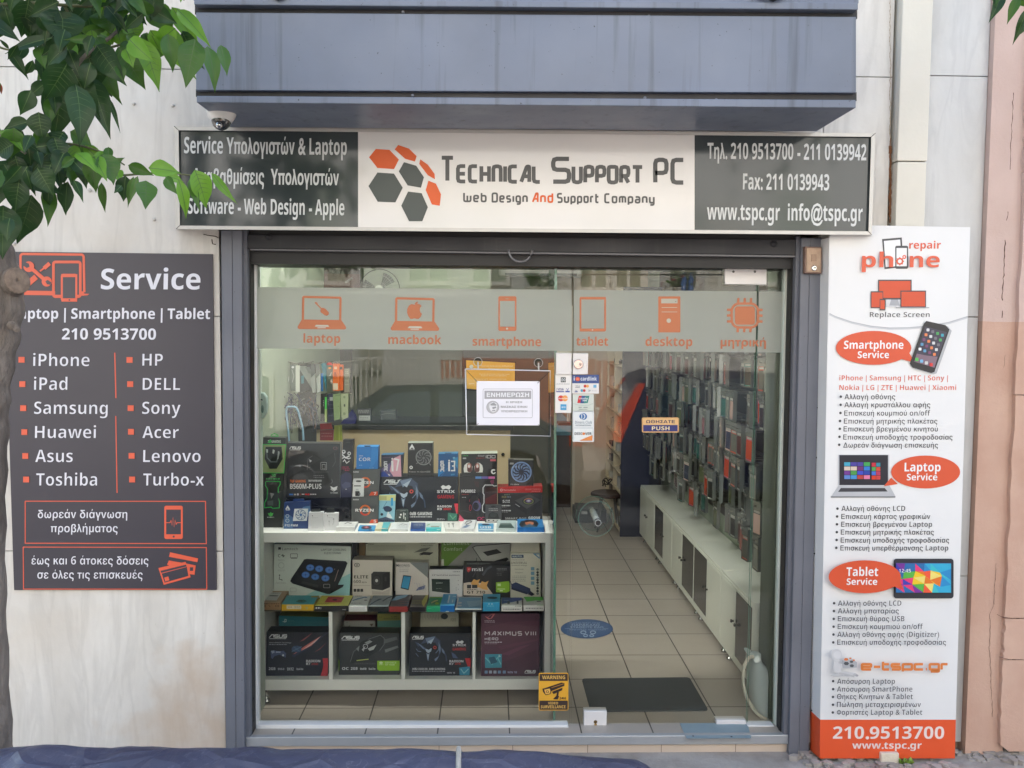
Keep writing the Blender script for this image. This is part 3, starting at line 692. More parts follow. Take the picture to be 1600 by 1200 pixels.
ph = [(990,646),(1110,672),(1134,700),(1040,965),(1020,972),(905,938),(886,912),(975,662)]
shp += [('p',[(x+14,y+8) for x, y in ph],(176,178,182)), ('p',ph,(34,34,38)), ('p',[(983,680),(1118,716),(1040,938),(912,900)],(60,56,74)), ('p',[(930,850),(990,862),(1060,870),(1040,938),(912,900)],(128,104,120))]
cl = [(212,214,216),(90,150,190),(70,160,90),(226,130,80),(240,240,240),(110,110,120),(120,70,110),(60,160,180)]
for r_ in range(5):
    for c_ in range(4):
        x = 1000+c_*30-r_*12.5; y = 702+r_*30+c_*11; shp.append(('p', rrect(x-9,y-9,x+9,y+9,4), cl[(r_*3+c_*5) % 8]))
for c_ in range(4): x = 930+c_*30; y = 886+c_*11; shp.append(('p', rrect(x-10,y-10,x+10,y+10,4), [(90,190,90),(120,180,220),(200,200,200),(220,60,60)][c_]))
shp += dots([(455,1119),(454,1170)])
for s_, a_, b_ in (('ph',586,782),('ne',885,1072)): shp.append(('t',s_,a_,b_,310,92,OR,'x'))
printed(fp, shp, mk(K_), 'picture')
printed(fp, [('t','Επισκευή κουμπιού on/off',476,1013,118,33,DK,'r'), ('t','Επισκευή μητρικής πλακέτας',474,1058,168,33,DK,'r'), ('t','Επισκευή βρεγμένου κινητού',472,1061,217,33,DK,'r'), ('t','Επισκευή υποδοχής τροφοδοσίας',470,1153,268,33,DK,'r'), ('t','Δωρεάν διάγνωση επισκευής',470,1062,318,33,DK,'r'),
   ('t','Αλλαγή οθόνης LCD',459,857,714,33,DK,'r'), ('t','Επισκευή κάρτας γραφικών',458,1014,764,33,DK,'r'), ('t','Επισκευή βρεγμένου Laptop',457,1025,813,33,DK,'r'), ('t','Επισκευή μητρικής πλακέτας',455,1036,862,33,DK,'r'), ('t','Επισκευή υποδοχής τροφοδοσίας',454,1132,912,33,DK,'r'), ('t','Επισκευή υπερθέρμανσης Laptop',452,1126,961,33,DK,'r')], mk(L_))
lp = dots([(453,101),(450,151),(449,200),(447,250),(445,300),(434,699),(432,748),(431,797),(430,846),(429,895),(427,944)])
lp += [('r',440,362,758,556,(196,198,202)), ('r',446,364,750,552,(30,30,42)), ('p',[(440,556),(760,556),(798,624),(392,628)],(186,188,192)), ('p',[(455,570),(730,570),(748,592),(438,594)],(58,58,64)), ('r',392,622,796,630,(120,122,126)),
   ('c',985,470,216,103,(216,84,48),40), ('p',[(722,560),(770,505),(812,545)],(216,84,48)), ('t','Laptop',853,1078,466,54,PH,'x'), ('t','Service',867,1058,522,40,PH,'x')]
tl = [(60,160,190),(70,60,150),(70,60,150),(60,160,80),(214,196,180),(214,196,180),(110,40,110),(40,120,200),(110,50,140),(70,150,70),(60,70,190),(30,60,160),(90,130,200),(60,140,200),(180,60,60),(220,120,160)]
k = 0
for r_ in range(4):
    for c_ in range(4):
        lp.append(('r',476+c_*41,409+r_*27,514+c_*41,433+r_*27,tl[k])); k += 1
for r_ in range(4):
    for c_ in range(2): lp.append(('r',648+c_*28,412+r_*27,674+c_*28,436+r_*27,[(190,40,60),(40,130,150),(80,160,80),(200,70,50),(60,110,200),(180,50,90),(210,60,30),(200,60,60)][r_*2+c_]))
lp += [('p',rrect(785,1012,1160,1260,18),(48,50,58)), ('r',800,1038,1144,1220,(90,90,140))]
printed(fp, lp, mk(L_), 'picture')
tb = []
x0, y0, x1, y1 = 800, -78+0, 1144, 104     # tablet screen, in the third crop's pixels
pal = [(120,50,150),(60,60,170),(40,140,200),(60,190,200),(40,110,170),(230,60,120),(240,200,40),(230,120,40),(220,60,40),(240,90,60),(90,180,70),(40,60,150),(50,170,210),(240,220,120)]
r9 = random.Random(12)
gx = [[(x0+(x1-x0)*i/6+(r9.uniform(-18,18) if 0 < i < 6 else 0), y0+(y1-y0)*j/4+(r9.uniform(-14,14) if 0 < j < 4 else 0)) for i in range(7)] for j in range(5)]
for j in range(4):
    for i in range(6):
        a_, b_, c_, d_ = gx[j][i], gx[j][i+1], gx[j+1][i+1], gx[j+1][i]
        dd = math.hypot(i-3, (j-1.7)*1.3)
        pk = (lambda: pal[r9.choice([6,7,8,9,13] if dd < 1.7 else ([0,1,4,5,10] if i < 3 else [2,3,12,5,4]))])
        tb += [('p',[a_,b_,c_],pk()), ('p',[a_,c_,d_],pk())]
tb += [('t','12:45',818,892,-22,22,PH,'r'), ('c',605,5,226,103,(216,84,48),40), ('p',[(770,60),(845,84),(815,0)],(216,84,48)), ('t','Tablet',490,688,0,54,PH,'x'), ('t','Service',491,682,55,40,PH,'x')]
tb += [('t',s,x0_,x1_,y_,33,DK,'r') for s, x0_, x1_, y_ in (('Αλλαγή οθόνης LCD',437,833,186),('Αλλαγή μπαταρίας',436,817,234),('Επισκευή θύρας USB',436,852,283),('Επισκευή κουμπιού on/off',435,967,332),('Αλλαγή οθόνης αφής (Digitizer)',433,1069,381),('Επισκευή υποδοχής τροφοδοσίας',432,1112,430),
   ('Απόσυρση Laptop',432,793,674),('Απόσυρση SmartPhone',431,902,723),('Θήκες Κινητών & Tablet',431,905,770),('Πώληση μεταχειρισμένων',430,955,819),('Φορτιστές Laptop & Tablet',430,964,868))]
tb += dots([(413,170),(412,219),(411,268),(410,317),(409,366),(408,415),(407,657),(407,707),(406,756),(406,805),(405,853)])
EO = (222,128,60)
tb += [('k','e-tspc.gr',580,1130,592,64,EO,.24,.02,.74,.1)]
# small grey figure holding a hexagon sheet
G1, G2, G3 = (206,206,208), (188,188,190), (168,168,172)
tb += [('c',430,620,40,8,(196,196,198),24),('p',[(415,530),(448,528),(462,560),(455,600),(425,606),(408,580)],G1), ('c',428,490,33,33,G1,28), ('c',434,494,24,24,(216,216,218),24), ('s',[(440,540),(480,548)],12,G2), ('s',[(430,600),(500,606),(545,614)],14,G1), ('s',[(445,606),(540,628)],11,G2), ('c',545,618,14,9,G2,16), ('c',556,622,9,7,G3,14),
       ('p',[(460,528),(530,520),(556,540),(556,572),(465,576)],(176,178,182)), ('c',488,521,15,9,(222,120,60),6), ('c',515,514,9,5,(222,120,60),6), ('c',490,547,17,12,(80,84,88),6), ('c',522,536,12,8,(80,84,88),6), ('c',524,561,14,10,(80,84,88),6), ('c',536,526,8,6,(222,120,60),6)]
printed(fp, tb, mk(N_), 'picture', lay=.018)
printed(fo, [('t','210.9513700',405,1100,1017,76,(240,222,216),'x'), ('t','www.tspc.gr',526,960,1079,42,(240,222,216),'x')], mk(N_))
# block propping the board
b = B(); b.box(P(1372,1190,-.1).x, P(1400,1190,-.1).x, -.13, -.02, -.085, -.03, mat((222,210,190), .8, 0, .1, 20, bump=.3)); props(b.build('marble_block', bevel=.004), 'small pale stone block wedged under the white repair board', 'block')
b = B(); rr = random.Random(5)
for k in range(26):
    c = P(1416+rr.uniform(-8,8), 1188, -.13); c.z = -.085; a = rr.uniform(0,6.28); l = rr.uniform(.02,.045); u = Vector((math.cos(a)*.5, math.sin(a)*.5, .8))*l; s_ = Vector((-math.sin(a), math.cos(a), 0))*l*.3
    b.poly([c, c+u*.5+s_, c+u, c+u*.5-s_], mat((126,160,60), .6, 0, .2, 30))
props(b.build('weed'), 'small green weed sprouting at the foot of the white repair board', 'plant')

# ================================================================= ROLLER SHUTTER
rs = empty('roller_shutter', (0,0,0), 'rolled up dark shutter with grey guide rails on both sides of the shopfront', 'shutter')
def vbar(b, xt0, xt1, xb0, xb1, yt, yb, Y, th, m): b.pbox([(xt0,yt),(xt1,yt),(xb1,yb),(xb0,yb)], Y, th, m)
for side, a in (('l', ((345.3,361.8,353.2,381.5-13),(362.6,377.3,382-14,382))),):
    b = B()
    vbar(b, 345.3,362.2, 353,368.7, 360,1172, -.03, .1, GUIDE); vbar(b, 362.8,377.6, 369.2,382, 360,1172, -.032, .1, GUIDE)
    b.build('guide_rail', rs, bevel=.002)
    b = B(); vbar(b, 379.2,386, 383.4,391, 360,1155, -.005, .1, GUIDE); b.build('guide_lip', rs, bevel=.001)
    b = B(); vbar(b, 376,381, 380,384.5, 360,1152, .03, .06, BLACK); vbar(b, 385,391.5, 389.5,394.5, 360,1158, .03, .06, BLACK); b.build('guide_slot', rs)
b = B(); vbar(b, 1252.5,1266, 1232.5,1248, 372,1187, -.03, .1, GUIDE); vbar(b, 1266.4,1284.3, 1248.4,1263.5, 372,1187, -.032, .1, GUIDE); b.build('guide_rail', rs, bevel=.002)
b = B(); vbar(b, 1244.5,1251, 1224,1231, 370,1163, -.005, .1, GUIDE); b.build('guide_lip', rs, bevel=.001)
b = B(); vbar(b, 1250,1254, 1230.5,1234, 370,1160, .03, .06, BLACK); vbar(b, 1238,1246, 1219,1225, 370,1160, .03, .06, BLACK); b.build('guide_slot', rs)
# bristle edge of the rails
b = B(); rr = random.Random(8)
for s_, (xt, xb_) in ((1,(389.5,394)),(-1,(1239.5,1218.5))):
    n_ = 150
    for k in range(n_):
        y0_ = 410+745*k/n_; f = k/n_; x = xt+(xb_-xt)*f; e = rr.uniform(.5,2.8)*s_; hh = rr.uniform(2,5)
        b.prism([P(x-2*s_,y0_,.045), P(x+e,y0_,.045), P(x+e*.8,y0_+hh,.045), P(x-2*s_,y0_+hh,.045)], (0,.01,0), BLACK)
b.build('bristle', rs)
b = B(); b.pbox([(386,366),(1244,374),(1244,399),(387,388.5)], .0, .03, DARKST_SHADE); b.build('bottom_bar', rs, bevel=.003)
b = B(); b.pbox([(391,388.8),(1243,399.2),(1243,402),(391,391)], -.006, .05, mat((104,104,108), .45, .3)); b.build('bar_highlight', rs)  # paler strip paints in the highlight along the bar's bevelled edge
b = B(); b.box(P(386,380,.02).x, P(1250,380,.02).x, .034, .3, zt-.14, zt+.2, BLACK); b.build('shutter_roll', rs)
for x, y in ((420,370),(1209,381)):
    b = B(); b.lathe(P(x,y,0), (0,-1,0), [(0,.015),(.008,.015),(.010,.011),(.010,.007),(.016,.0065),(.017,.003)], DARKST_SHADE, 18); b.build('bolt', rs)
b = B(); c = P(813,391,-.01); b.tube([c+Vector((.053*math.cos(R(a)), -.02*math.sin(R(a))*-1*0-.012, .053*math.sin(R(a)))) for a in range(180,361,12)], .0055, mat((120,120,124), .35, .6), 8); b.build('pull_ring', rs)

# ---------------------------------------------------------------- key switch box
ks = empty('key_switch', (0,0,0), 'weathered brown shutter key switch box on the grey rail, right under the sign', 'key switch')
b = B(); b.pbox([(1258,385),(1284.5,386),(1284,427.5),(1257.5,427)], -.06, .03, mat((138,112,100), .6, .2, .15, 40, bump=.2)); b.build('housing', ks, bevel=.003)
b = B(); b.pbox([(1260.5,387.5),(1283,388),(1282.5,425),(1260,424.7)], -.064, .004, mat((172,146,124), .5, .3, .22, 30, bump=.2)); b.build('plate', ks, bevel=.001)
b = B(); b.pbox([(1268.5,397),(1276,397),(1276,408),(1268,408)], -.0665, .003, mat((150,124,104), .5, .3, .2, 30)); b.build('key_flap', ks, bevel=.001)
b = B(); b.lathe(P(1272,419,-.064), (0,-1,0), [(0,.012),(.005,.012),(.006,.009)], CHROME, 16); b.lathe(P(1273.5,418.5,-.0705), (0,-1,0), [(0,.004),(.0006,.003)], BLACK, 8); b.build('lock', ks)
# ================================================================= GLAZING
gz = empty('glass_shopfront', (0,0,0), 'frameless glass shopfront with white side profiles and white bottom rail around the door', 'shopfront')
TH = .010
def pane(b, quad, th=TH, Y=GY):
    f = [P(x, y, Y) for x, y in quad]; k = [p+Vector((0,th,0)) for p in f]
    b.poly(f, GLASS); b.poly([k[3],k[2],k[1],k[0]], GLASS)
    for i in range(4):
        j = (i+1) % 4; b.poly([f[i], k[i], k[j], f[j]], GEDGE)
b = B(); pane(b, [(398,402),(893.5,410),(890.5,1136),(402,1135)]); b.build('fixed_pane', gz)
b = B(); pane(b, [(895.5,409),(1226,412),(1225.5,428),(895.5,428.3)]); pane(b, [(1185.5,428),(1226,428),(1213,1130),(1168.5,1130)]); b.build('side_pane', gz)
b = B(); b.pbox([(390.5,401),(397.5,401),(403,1145),(395.5,1145)], GY-.03, .06, ALUW); b.pbox([(395.5,1145),(399,1145),(399,1152),(395.5,1152)], GY-.029, .02, ALUW)
b.pbox([(397.5,402),(400.3,402),(404.5,1135),(402.2,1135)], GY-.01, .03, ALUW); b.build('side_profile', gz)
b = B(); b.pbox([(1229.5,412),(1236,412),(1218.5,1148),(1212.5,1148)], GY-.03, .06, mat((222,222,210), .5, 0, .06, 12)); b.pbox([(1225,412),(1229.5,412),(1213,1132),(1209.5,1132)], GY-.01, .03, mat((196,206,198), .4)); b.build('side_profile', gz)
b = B(); b.pbox([(401,1132.5),(887.5,1133),(890.5,1146),(398,1145)], GY-.035, .055, ALUW); b.build('bottom_rail', gz, bevel=.002)
b = B(); b.pbox([(1168,1133.5),(1209,1133.5),(1213,1147.5),(1170,1147.5)], GY-.035, .055, ALUW); b.build('bottom_rail', gz, bevel=.002)
b = B(); b.pbox([(390,398),(1236,407),(1236,412.5),(390,404.5)], GY-.01, .03, mat((60,62,58), .4)); b.build('top_rail', gz)
# stiffening glass fin that runs back from the front pane
b = B(); f0, f1 = P(866.5,405,GY+TH+.012), P(864,1131,GY+TH+.012)
b.add([f0, f0+Vector((0,.42,0)), f1+Vector((0,.42,0)), f1], [(0,1,2,3)], GLASS); x9 = Vector((.012,0,0))
b.add([f0+x9, f0+Vector((0,.42,0))+x9, f1+Vector((0,.42,0))+x9, f1+x9], [(0,3,2,1)], GLASS)
b.poly([f0, f0+x9, f1+x9, f1], GEDGE); b.poly([f0+Vector((0,.42,0)), f0+Vector((0,.42,0))+x9, f1+Vector((0,.42,0))+x9, f1+Vector((0,.42,0))], GEDGE)
b.build('glass_fin', gz)
b = B(); b.pbox([(869,551.5),(893.2,552),(892.8,585),(868.8,585)], GY-.013, .05, mat((226,222,220), .35, 0, .04, gain=.95)); b.build('strike_plate', gz, bevel=.002)

dr = empty('glass_door', (0,0,0), 'frameless glass shop door with white lock and hinge plates and a round glass pull', 'door')
b = B(); pane(b, [(896.5,430),(1183,430.5),(1166,1138),(892.5,1138)]); b.build('glass_leaf', dr)
PLT = mat((226,222,220), .35, 0, .04, gain=.95)
b = B(); b.pbox([(895.3,552),(919,552),(918.5,585),(895,585)], GY-.013, .05, PLT); lo = b.build('lock_plate', dr, bevel=.002)
b = B(); c = P(903.7,569,GY-.013); b.lathe(c, (0,-1,0), [(0,.0225),(.006,.0225),(.008,.020)], CHROME, 24); b.lathe(c+Vector((.009,-.0082,-.001)), (0,-1,0), [(0,.008),(.003,.0075)], mat((190,188,186), .3, .8), 16)
b.box(c.x+.0085, c.x+.0105, c.y-.0125, c.y-.0112, c.z-.006, c.z+.003, BLACK); b.build('lock_cylinder', lo)
b = B(); b.pbox([(912.5,1111.5),(948.3,1111.5),(947.5,1139),(912,1139)], GY-.013, .05, PLT); lo = b.build('lock_plate', dr, bevel=.002)
b = B(); c = P(930.4,1128,GY-.013); b.lathe(c, (0,-1,0), [(0,.009),(.002,.008)], mat((120,96,60), .4, .8), 14); b.pbox([(928.5,1131),(932.8,1131),(931.8,1138),(929,1138)], GY-.0145, .002, mat((196,160,96), .35, .8)); b.build('keyhole', lo)
b = B(); b.pbox([(1119.5,1125.5),(1165.8,1125.5),(1164.8,1141.2),(1119.8,1141.2)], GY-.013, .05, PLT); b.build('hinge_plate', dr, bevel=.002)
b = B(); b.pbox([(1132.5,413),(1198,413.5),(1198,445),(1133,444)], GY-.013, .05, PLT); hp = b.build('hinge_plate', dr, bevel=.002)
b = B()
for x in (1146,1179.5): b.lathe(P(x,424.5,GY-.013), (0,-1,0), [(0,.006),(.001,.005)], mat((90,86,80), .5), 12)
b.build('screw', hp)
hd = B(); ca = P(934.5,817,-.02); cb_ = Vector((ca.x-.001, .21, ca.z+.012)); 
hd.tube([ca, ca+Vector((0,.03,0)), cb_-Vector((0,.03,0)), cb_], [.0155,.0165,.0165,.0155], mat((206,214,210), .2, .5, .3, 60), 22)
hd.lathe(ca+Vector((0,-.0006,0)), (0,-1,0), [(0,.0125),(.0012,.012)], BLACK, 20)
h = hd.build('door_pull', dr)
b = B()
for yy in (.05, .17):
    cc = Vector((ca.x, yy, ca.z+.004)); b.lathe(cc, (0,1,0), [(0,.083),(.008,.083)], CLEAR, 40)
    ringp = [cc+Vector((.0835*math.cos(R(a)), .004, .0835*math.sin(R(a)))) for a in range(0,361,9)]; b.tube(ringp, .0013, mat((120,160,142), .2, gain=.7), 5, False)
b.build('glass_disc', h)

pv = B(); pv.add([PZ(x,y,.003) for x, y in ((1062,1130),(1168,1129.5),(1174,1153.5),(1073,1154))]+[PZ(x,y,.0005) for x, y in ((1062,1130),(1168,1129.5),(1174,1153.5),(1073,1154))], [(0,1,2,3),(4,5,6,7)[::-1],(3,2,6,7),(1,5,6,2),(0,3,7,4)], mat((150,172,182), .45, .2, .08, 20, gain=.8))
for x, y in ((1083,1150),(1143,1151)): pv.lathe(PZ(x,y,.003), (0,0,1), [(0,.005),(.001,.004)], BLACK, 8)
props(pv.build('pivot_plate'), 'bluish grey metal floor plate under the door hinge on the threshold', 'floor plate')

# ================================================================= FILM BAND WITH ICONS
FILM = film_mat('frosted_film', (.56,.59,.53), .10)
ys0 = lambda x: 448.6+(x-398)*.0085; ys1 = lambda x: 544.5+(x-398)*.0078
fb = B(); YF = GY-.0006
def bandq(x0, x1, xb0=None, xb1=None): return [P(x0,ys0(x0),YF), P(x1,ys0(x1),YF), P(xb1 or x1,ys1(x1),YF), P(xb0 or x0,ys1(x0),YF)]
band = B(); band.poly(bandq(398.5,893.2), FILM); band.poly(bandq(896.8,1182.6,896.6,1180.4), FILM); band.poly(bandq(1185.8,1226,1183.6,1223), FILM)
bo = band.build('frosted_band'); props(bo, 'grey frosted film band with six orange device icons across the glass front', 'window film')
Q_ = (380,380,3.6364); R_ = (800,380,3.4783); IO = (190,110,68)
def onfilm(items, mp, name='icon', lay=.0006): return printed(bo, items, mp, name, lay=lay)
mq = Map(Q_, Y=YF, sl=.008, sh=-.01); mr_ = Map(R_, Y=YF, sl=.006, sh=-.015)
def laptop_icon(dx, dy, w=0):
    X = lambda x: x+dx; Y_ = lambda y: y+dy
    return [('s',[(X(339),Y_(436)),(X(341),Y_(308)),(X(345),Y_(305)),(X(550),Y_(310)),(X(553),Y_(314)),(X(551),Y_(438))],13,IO,6),
            ('p',[(X(333),Y_(433)),(X(558),Y_(437)),(X(585),Y_(477)),(X(583),Y_(487)),(X(575),Y_(490)),(X(318),Y_(488)),(X(310),Y_(483)),(X(309),Y_(474))],IO),
            ('p',[(X(414),Y_(464)),(X(482),Y_(465)),(X(489),Y_(475)),(X(406),Y_(474))],(196,198,186)), ('r',X(422),Y_(478),X(469),Y_(483),(196,198,186))]
onfilm(laptop_icon(0,0)+[('s',[(410,338),(446,374)],7,IO), ('p',[(406,334),(416,334),(424,343),(418,350),(408,342)],IO), ('p',[(438,380),(450,366),(466,372),(486,392),(487,404),(476,413),(464,410),(440,392)],IO), ('t','laptop',342,551,565,50,IO,'x')], mq)
ap = [(975,349),(990,344),(1003,347),(1014,357),(1006,366),(1003,378),(1006,392),(1016,402),(1008,419),(997,430),(985,430),(973,427),(962,430),(950,430),(938,414),(931,396),(932,374),(941,355),(955,346)]
onfilm(laptop_icon(529,8)+[('p',ap,IO), ('p',[(973,352-8),(975,342),(984,333),(993,331),(991,342),(983,350)],IO), ('t','macbook',824,1126,572,50,IO,'x')], mq)
onfilm([('f',1454,306,1548,494,9,IO,5), ('r',1452,304,1551,328,IO), ('r',1452,474,1550,496,IO), ('c',1499,485,6,6,(196,198,186)), ('r',1491,314,1508,317,(170,160,140)), ('t','smartphone',1303,1303+389,582,50,IO,'x')], mq)
onfilm([('f',372,297,506,475,10,IO,6), ('r',368,464,508,479,IO), ('r',370,292,510,306,IO), ('c',437,471,4,4,(196,198,186)), ('t','tablet',349,522,556,46,IO,'x')], mr_)
onfilm([('p',rrect(795,289,915,485,5),IO), ('r',811,302,900,327,(180,176,162)), ('r',813,348,898,351,(190,186,170)), ('r',813,372,898,375,(190,186,170)), ('c',852,421,12,12,(190,186,170)), ('r',886,316,893,319,(90,80,70)), ('t','desktop',725,980,558,48,IO,'x')], mr_)
chip = [('f',1194,328,1337,458,13,IO,40), ('p',rrect(1211,343,1320,443,16),IO)]
for x in (1230,1265,1299): chip += [('s',[(x,304),(x-1,326)],13,IO), ('s',[(x-2,462),(x-4,484)],13,IO)]
for y in (362,393,425): chip += [('s',[(1168,y),(1190,y)],13,IO), ('s',[(1340,y),(1362,y+1)],13,IO)]
chip += [('c',1230,303,7,6,IO,12), ('c',1265,303,7,6,IO,12), ('c',1299,303,7,6,IO,12), ('t','μητρική',1134,1380,560,46,IO,'x')]
onfilm(chip, mr_)

# ================================================================= STICKERS
def sticker(name, label, mp, outline, base, items, cat='sticker', lay=.0005):
    b = B(); b.prism([mp(x, y, lay+.0004) for x, y in outline], (0,.0004,0), mat(base, .35, 0, .03, gain=.92)); p = Pen(b, mp, lay+.0006); p.run(items)
    o = b.build(name); return props(o, label, cat)
S_ = (860,540,10); mS = Map(S_, Y=GY, sl=0, sh=-.01)
NB = (58,82,140); LG = (222,226,222)
sticker('payment_sticker', 'narrow white card payment sticker below the left lock plate, on the fixed pane', mS, [(78,450),(330,450),(326,1050),(74,1050)], (232,230,228),
  [('r',162,495,240,573,(44,54,56)), ('c',184,535,15,26,(210,214,214),16), ('c',184,535,7,14,(44,54,56),12), ('c',218,535,15,26,(210,214,214),16), ('c',218,535,7,14,(44,54,56),12), ('t','ALPHA BANK',94,302,608,16,(120,124,128),'r'), ('r',94,660,98,712,(80,90,130)), ('t','VISA',110,208,700,36,(72,76,130),'b'), ('r',92,712,216,728,(66,70,150)),
   ('s',[(250,664),(268,700),(288,662)],7,(90,96,150)), ('r',234,706,302,729,(66,90,170)), ('c',165,824,46,46,(214,64,54)), ('c',228,824,46,46,(238,160,84)), ('t','MasterCard',126,272,836,22,(244,240,236),'b'),
   ('p',[(158,916),(250,918),(250,1008),(158,1006)],(66,160,210)), ('t','AM EX',172,238,975,26,(226,240,246),'b')])
sticker('payment_sticker', 'blue topped card acceptance sticker, on the door just below the lock', mS, [(342,455),(760,455),(758,750),(340,748)], (226,224,222),
  [('p',[(342,455),(760,455),(759,590),(341,588)],NB), ('t','i',364,378,546,62,(224,228,236),'b'), ('c',426,523,36,32,(222,92,52)), ('r',406,514,444,530,(236,150,120)), ('t','cardlink',472,724,546,56,(228,232,238),'b'),
   ('t','VISA',392,460,646,26,(96,104,120),'r'), ('r',386,652,462,659,(96,104,120)), ('c',542,634,23,23,(200,52,48)), ('c',580,634,23,23,(238,170,90)), ('r',672,612,719,658,(110,180,220)),
   ('s',[(388,690),(403,716),(418,690)],6,(90,96,120)), ('r',380,714,428,728,(70,90,150)), ('c',492,702,22,22,(60,160,190)), ('c',528,702,22,22,(206,60,56)), ('s',[(590,690),(612,704),(590,718)],5,(110,116,124)), ('s',[(612,690),(626,704),(612,718)],5,(110,116,124)), ('t','HELLAS',646,722,713,18,(190,192,196),'r')])
sticker('payment_sticker', 'pale card acceptance sticker with a red, blue and green slanted emblem, on the door', mS, rrect(348,758,678,1028,10), (206,214,206),
  [('p',[(444,784),(500,784),(476,900),(420,896)],(206,50,56)), ('p',[(490,784),(560,786),(536,902),(466,900)],(40,80,140)), ('p',[(545,786),(610,784),(584,896),(520,902)],(50,136,130)), ('t','UnionPay',448,586,838,26,(232,236,234),'b'), ('t','银联' if 0 else 'HH',506,566,872,28,(232,236,234),'b'),
   ('s',[(360,905),(440,930),(520,936),(600,930),(668,905)],5,(170,186,180)), ('s',[(440,965),(490,965)],14,(150,160,156)), ('s',[(515,965),(582,965)],14,(150,160,156)), ('t','Welcome',446,578,1006,18,(130,140,138),'r')])
T_ = (860,660,6.6667); mT = Map(T_, Y=GY, sh=-.01)
sticker('payment_sticker', 'white double card sticker, blue round emblem above an orange corner, on the door', mT, rrect(232,-120,454,202,8), (226,230,230),
  [('f',242,-112,444,52,2,(160,176,190)), ('f',242,62,444,192,2,(160,176,190)), ('c',342,-62,40,36,(50,110,170)), ('c',330,-62,34,32,(226,230,230)), ('c',328,-62,26,27,(50,110,170)), ('p',[(322,-84),(330,-84),(330,-40),(322,-40)],(226,230,230)), ('t','Diners Club',258,432,14,30,(110,130,150),'r'), ('t','INTERNATIONAL',262,428,38,15,(120,136,150),'b'),
   ('t','DISC',252,334,130,26,(50,60,70),'b'), ('c',347,118,14,14,(226,130,60)), ('t','VER',362,428,130,26,(50,60,70),'b'), ('p',[(308,186),(438,132),(438,186)],(226,140,74)), ('p',[(308,186),(438,186),(438,190),(308,190)],(226,140,74))])
U_ = (800,380,3.4783)
mU = Map(U_, Y=GY, sh=-.01)
sticker('push_sticker', 'gold and navy push sticker with Greek lettering in the middle of the door', mU, rrect(706,947,907,1029,8), (222,180,124),
  [('t','ΩΘΗΣΑΤΕ',728,886,978,17,(46,42,78),'x'), ('r',713,988,900,1023,(42,46,110)), ('t','PUSH',760,856,1016,20,(232,214,170),'x'), ('f',709,950,904,1026,2,(190,130,80),6)])
V_ = (620,940,5.7143); mV = Map(V_, Y=GY, sh=-.01); AM = (232,172,54)
sticker('camera_warning_sticker', 'amber and black video surveillance warning sticker at the lower end of the fixed pane', mV, rrect(1267,636,1532,972,14), AM,
  [('p',rrect(1274,645,1526,706,8),(66,50,44)), ('r',1274,680,1526,708,(66,50,44)), ('t','WARNING',1298,1503,692,31,(236,190,100),'x'), ('p',rrect(1274,884,1526,966,8),(66,50,44)), ('r',1274,884,1526,920,(66,50,44)), ('t','VIDEO',1350,1440,917,22,(236,190,100),'x'), ('t','SURVEILLANCE',1286,1506,952,26,(236,190,100),'x'),
   ('p',[(1300,778),(1330,770),(1470,722),(1497,728),(1497,752),(1380,800),(1372,826),(1330,836),(1306,806)],(58,44,40)), ('p',[(1316,786),(1366,776),(1372,800),(1364,822),(1330,828)],(240,186,90)), ('c',1345,805,14,12,(58,44,40)), ('c',1345,805,8,7,(240,186,90)), ('s',[(1380,770),(1490,734)],4,(210,150,60)),
   ('p',[(1385,805),(1480,768),(1476,792),(1400,826)],(58,44,40)), ('s',[(1440,806),(1432,846)],16,(58,44,40)), ('p',[(1396,868),(1424,842),(1450,842),(1438,874),(1400,872)],(58,44,40)), ('t','24H',1452,1508,874,22,(90,60,40),'b')], cat='warning sticker')

# ---------------------------------------------------------------- notice in its wire frame
W_ = (700,550,8); mW = Map(W_, Y=GY-.02)
nt_ = empty('notice_holder', (0,0,0), 'white wire frame on two suction cups holding a paper notice, on the fixed pane', 'notice holder')
b = B(); mm_ = Map(W_, Y=GY-.03); c4 = [mm_(*p) for p in ((218,212),(1276,236),(1280,1052),(234,1030))]
b.tube(c4+[c4[0]], .0035, mat((236,236,236), .25, .3), 8); b.build('wire_frame', nt_)
b = B()
for a_, d_ in (((225,225),(370,378)),((1268,245),(1118,390)),((238,1026),(382,892)),((1272,1046),(1130,905))): b.tube([mm_(*a_), Map(W_, Y=GY-.026)(*d_)], .0012, mat((90,90,92), .4, .6), 6)
b.build('corner_string', nt_)
b = B()
for x, y in ((374,122),(1130,135)):
    c = P(700+x/8, 550+y/8, GY); b.lathe(c, (0,-1,0), [(0.001,.020),(.003,.019),(.008,.012),(.014,.007),(.018,.006)], CLEAR, 24); b.tube([c+Vector((.020*math.cos(R(a)),-.002,.020*math.sin(R(a)))) for a in range(0,361,15)], .0016, mat((200,206,200), .2), 6, False)
    b.tube([c+Vector((0,-.014,0)), P(700+x/8+.5, 550+(y+100)/8, GY-.03)], .0035, mat((220,222,218), .2), 8)
b.build('suction_cup', nt_)
b = B(); b.prism([mW(x,y) for x, y in ((358,362),(1146,366),(1144,918),(358,914))], (0,.0012,0), mat((232,232,240), .3, 0, .02, gain=.97)); pn = Pen(b, mW, .0006); GRY = (172,172,176)
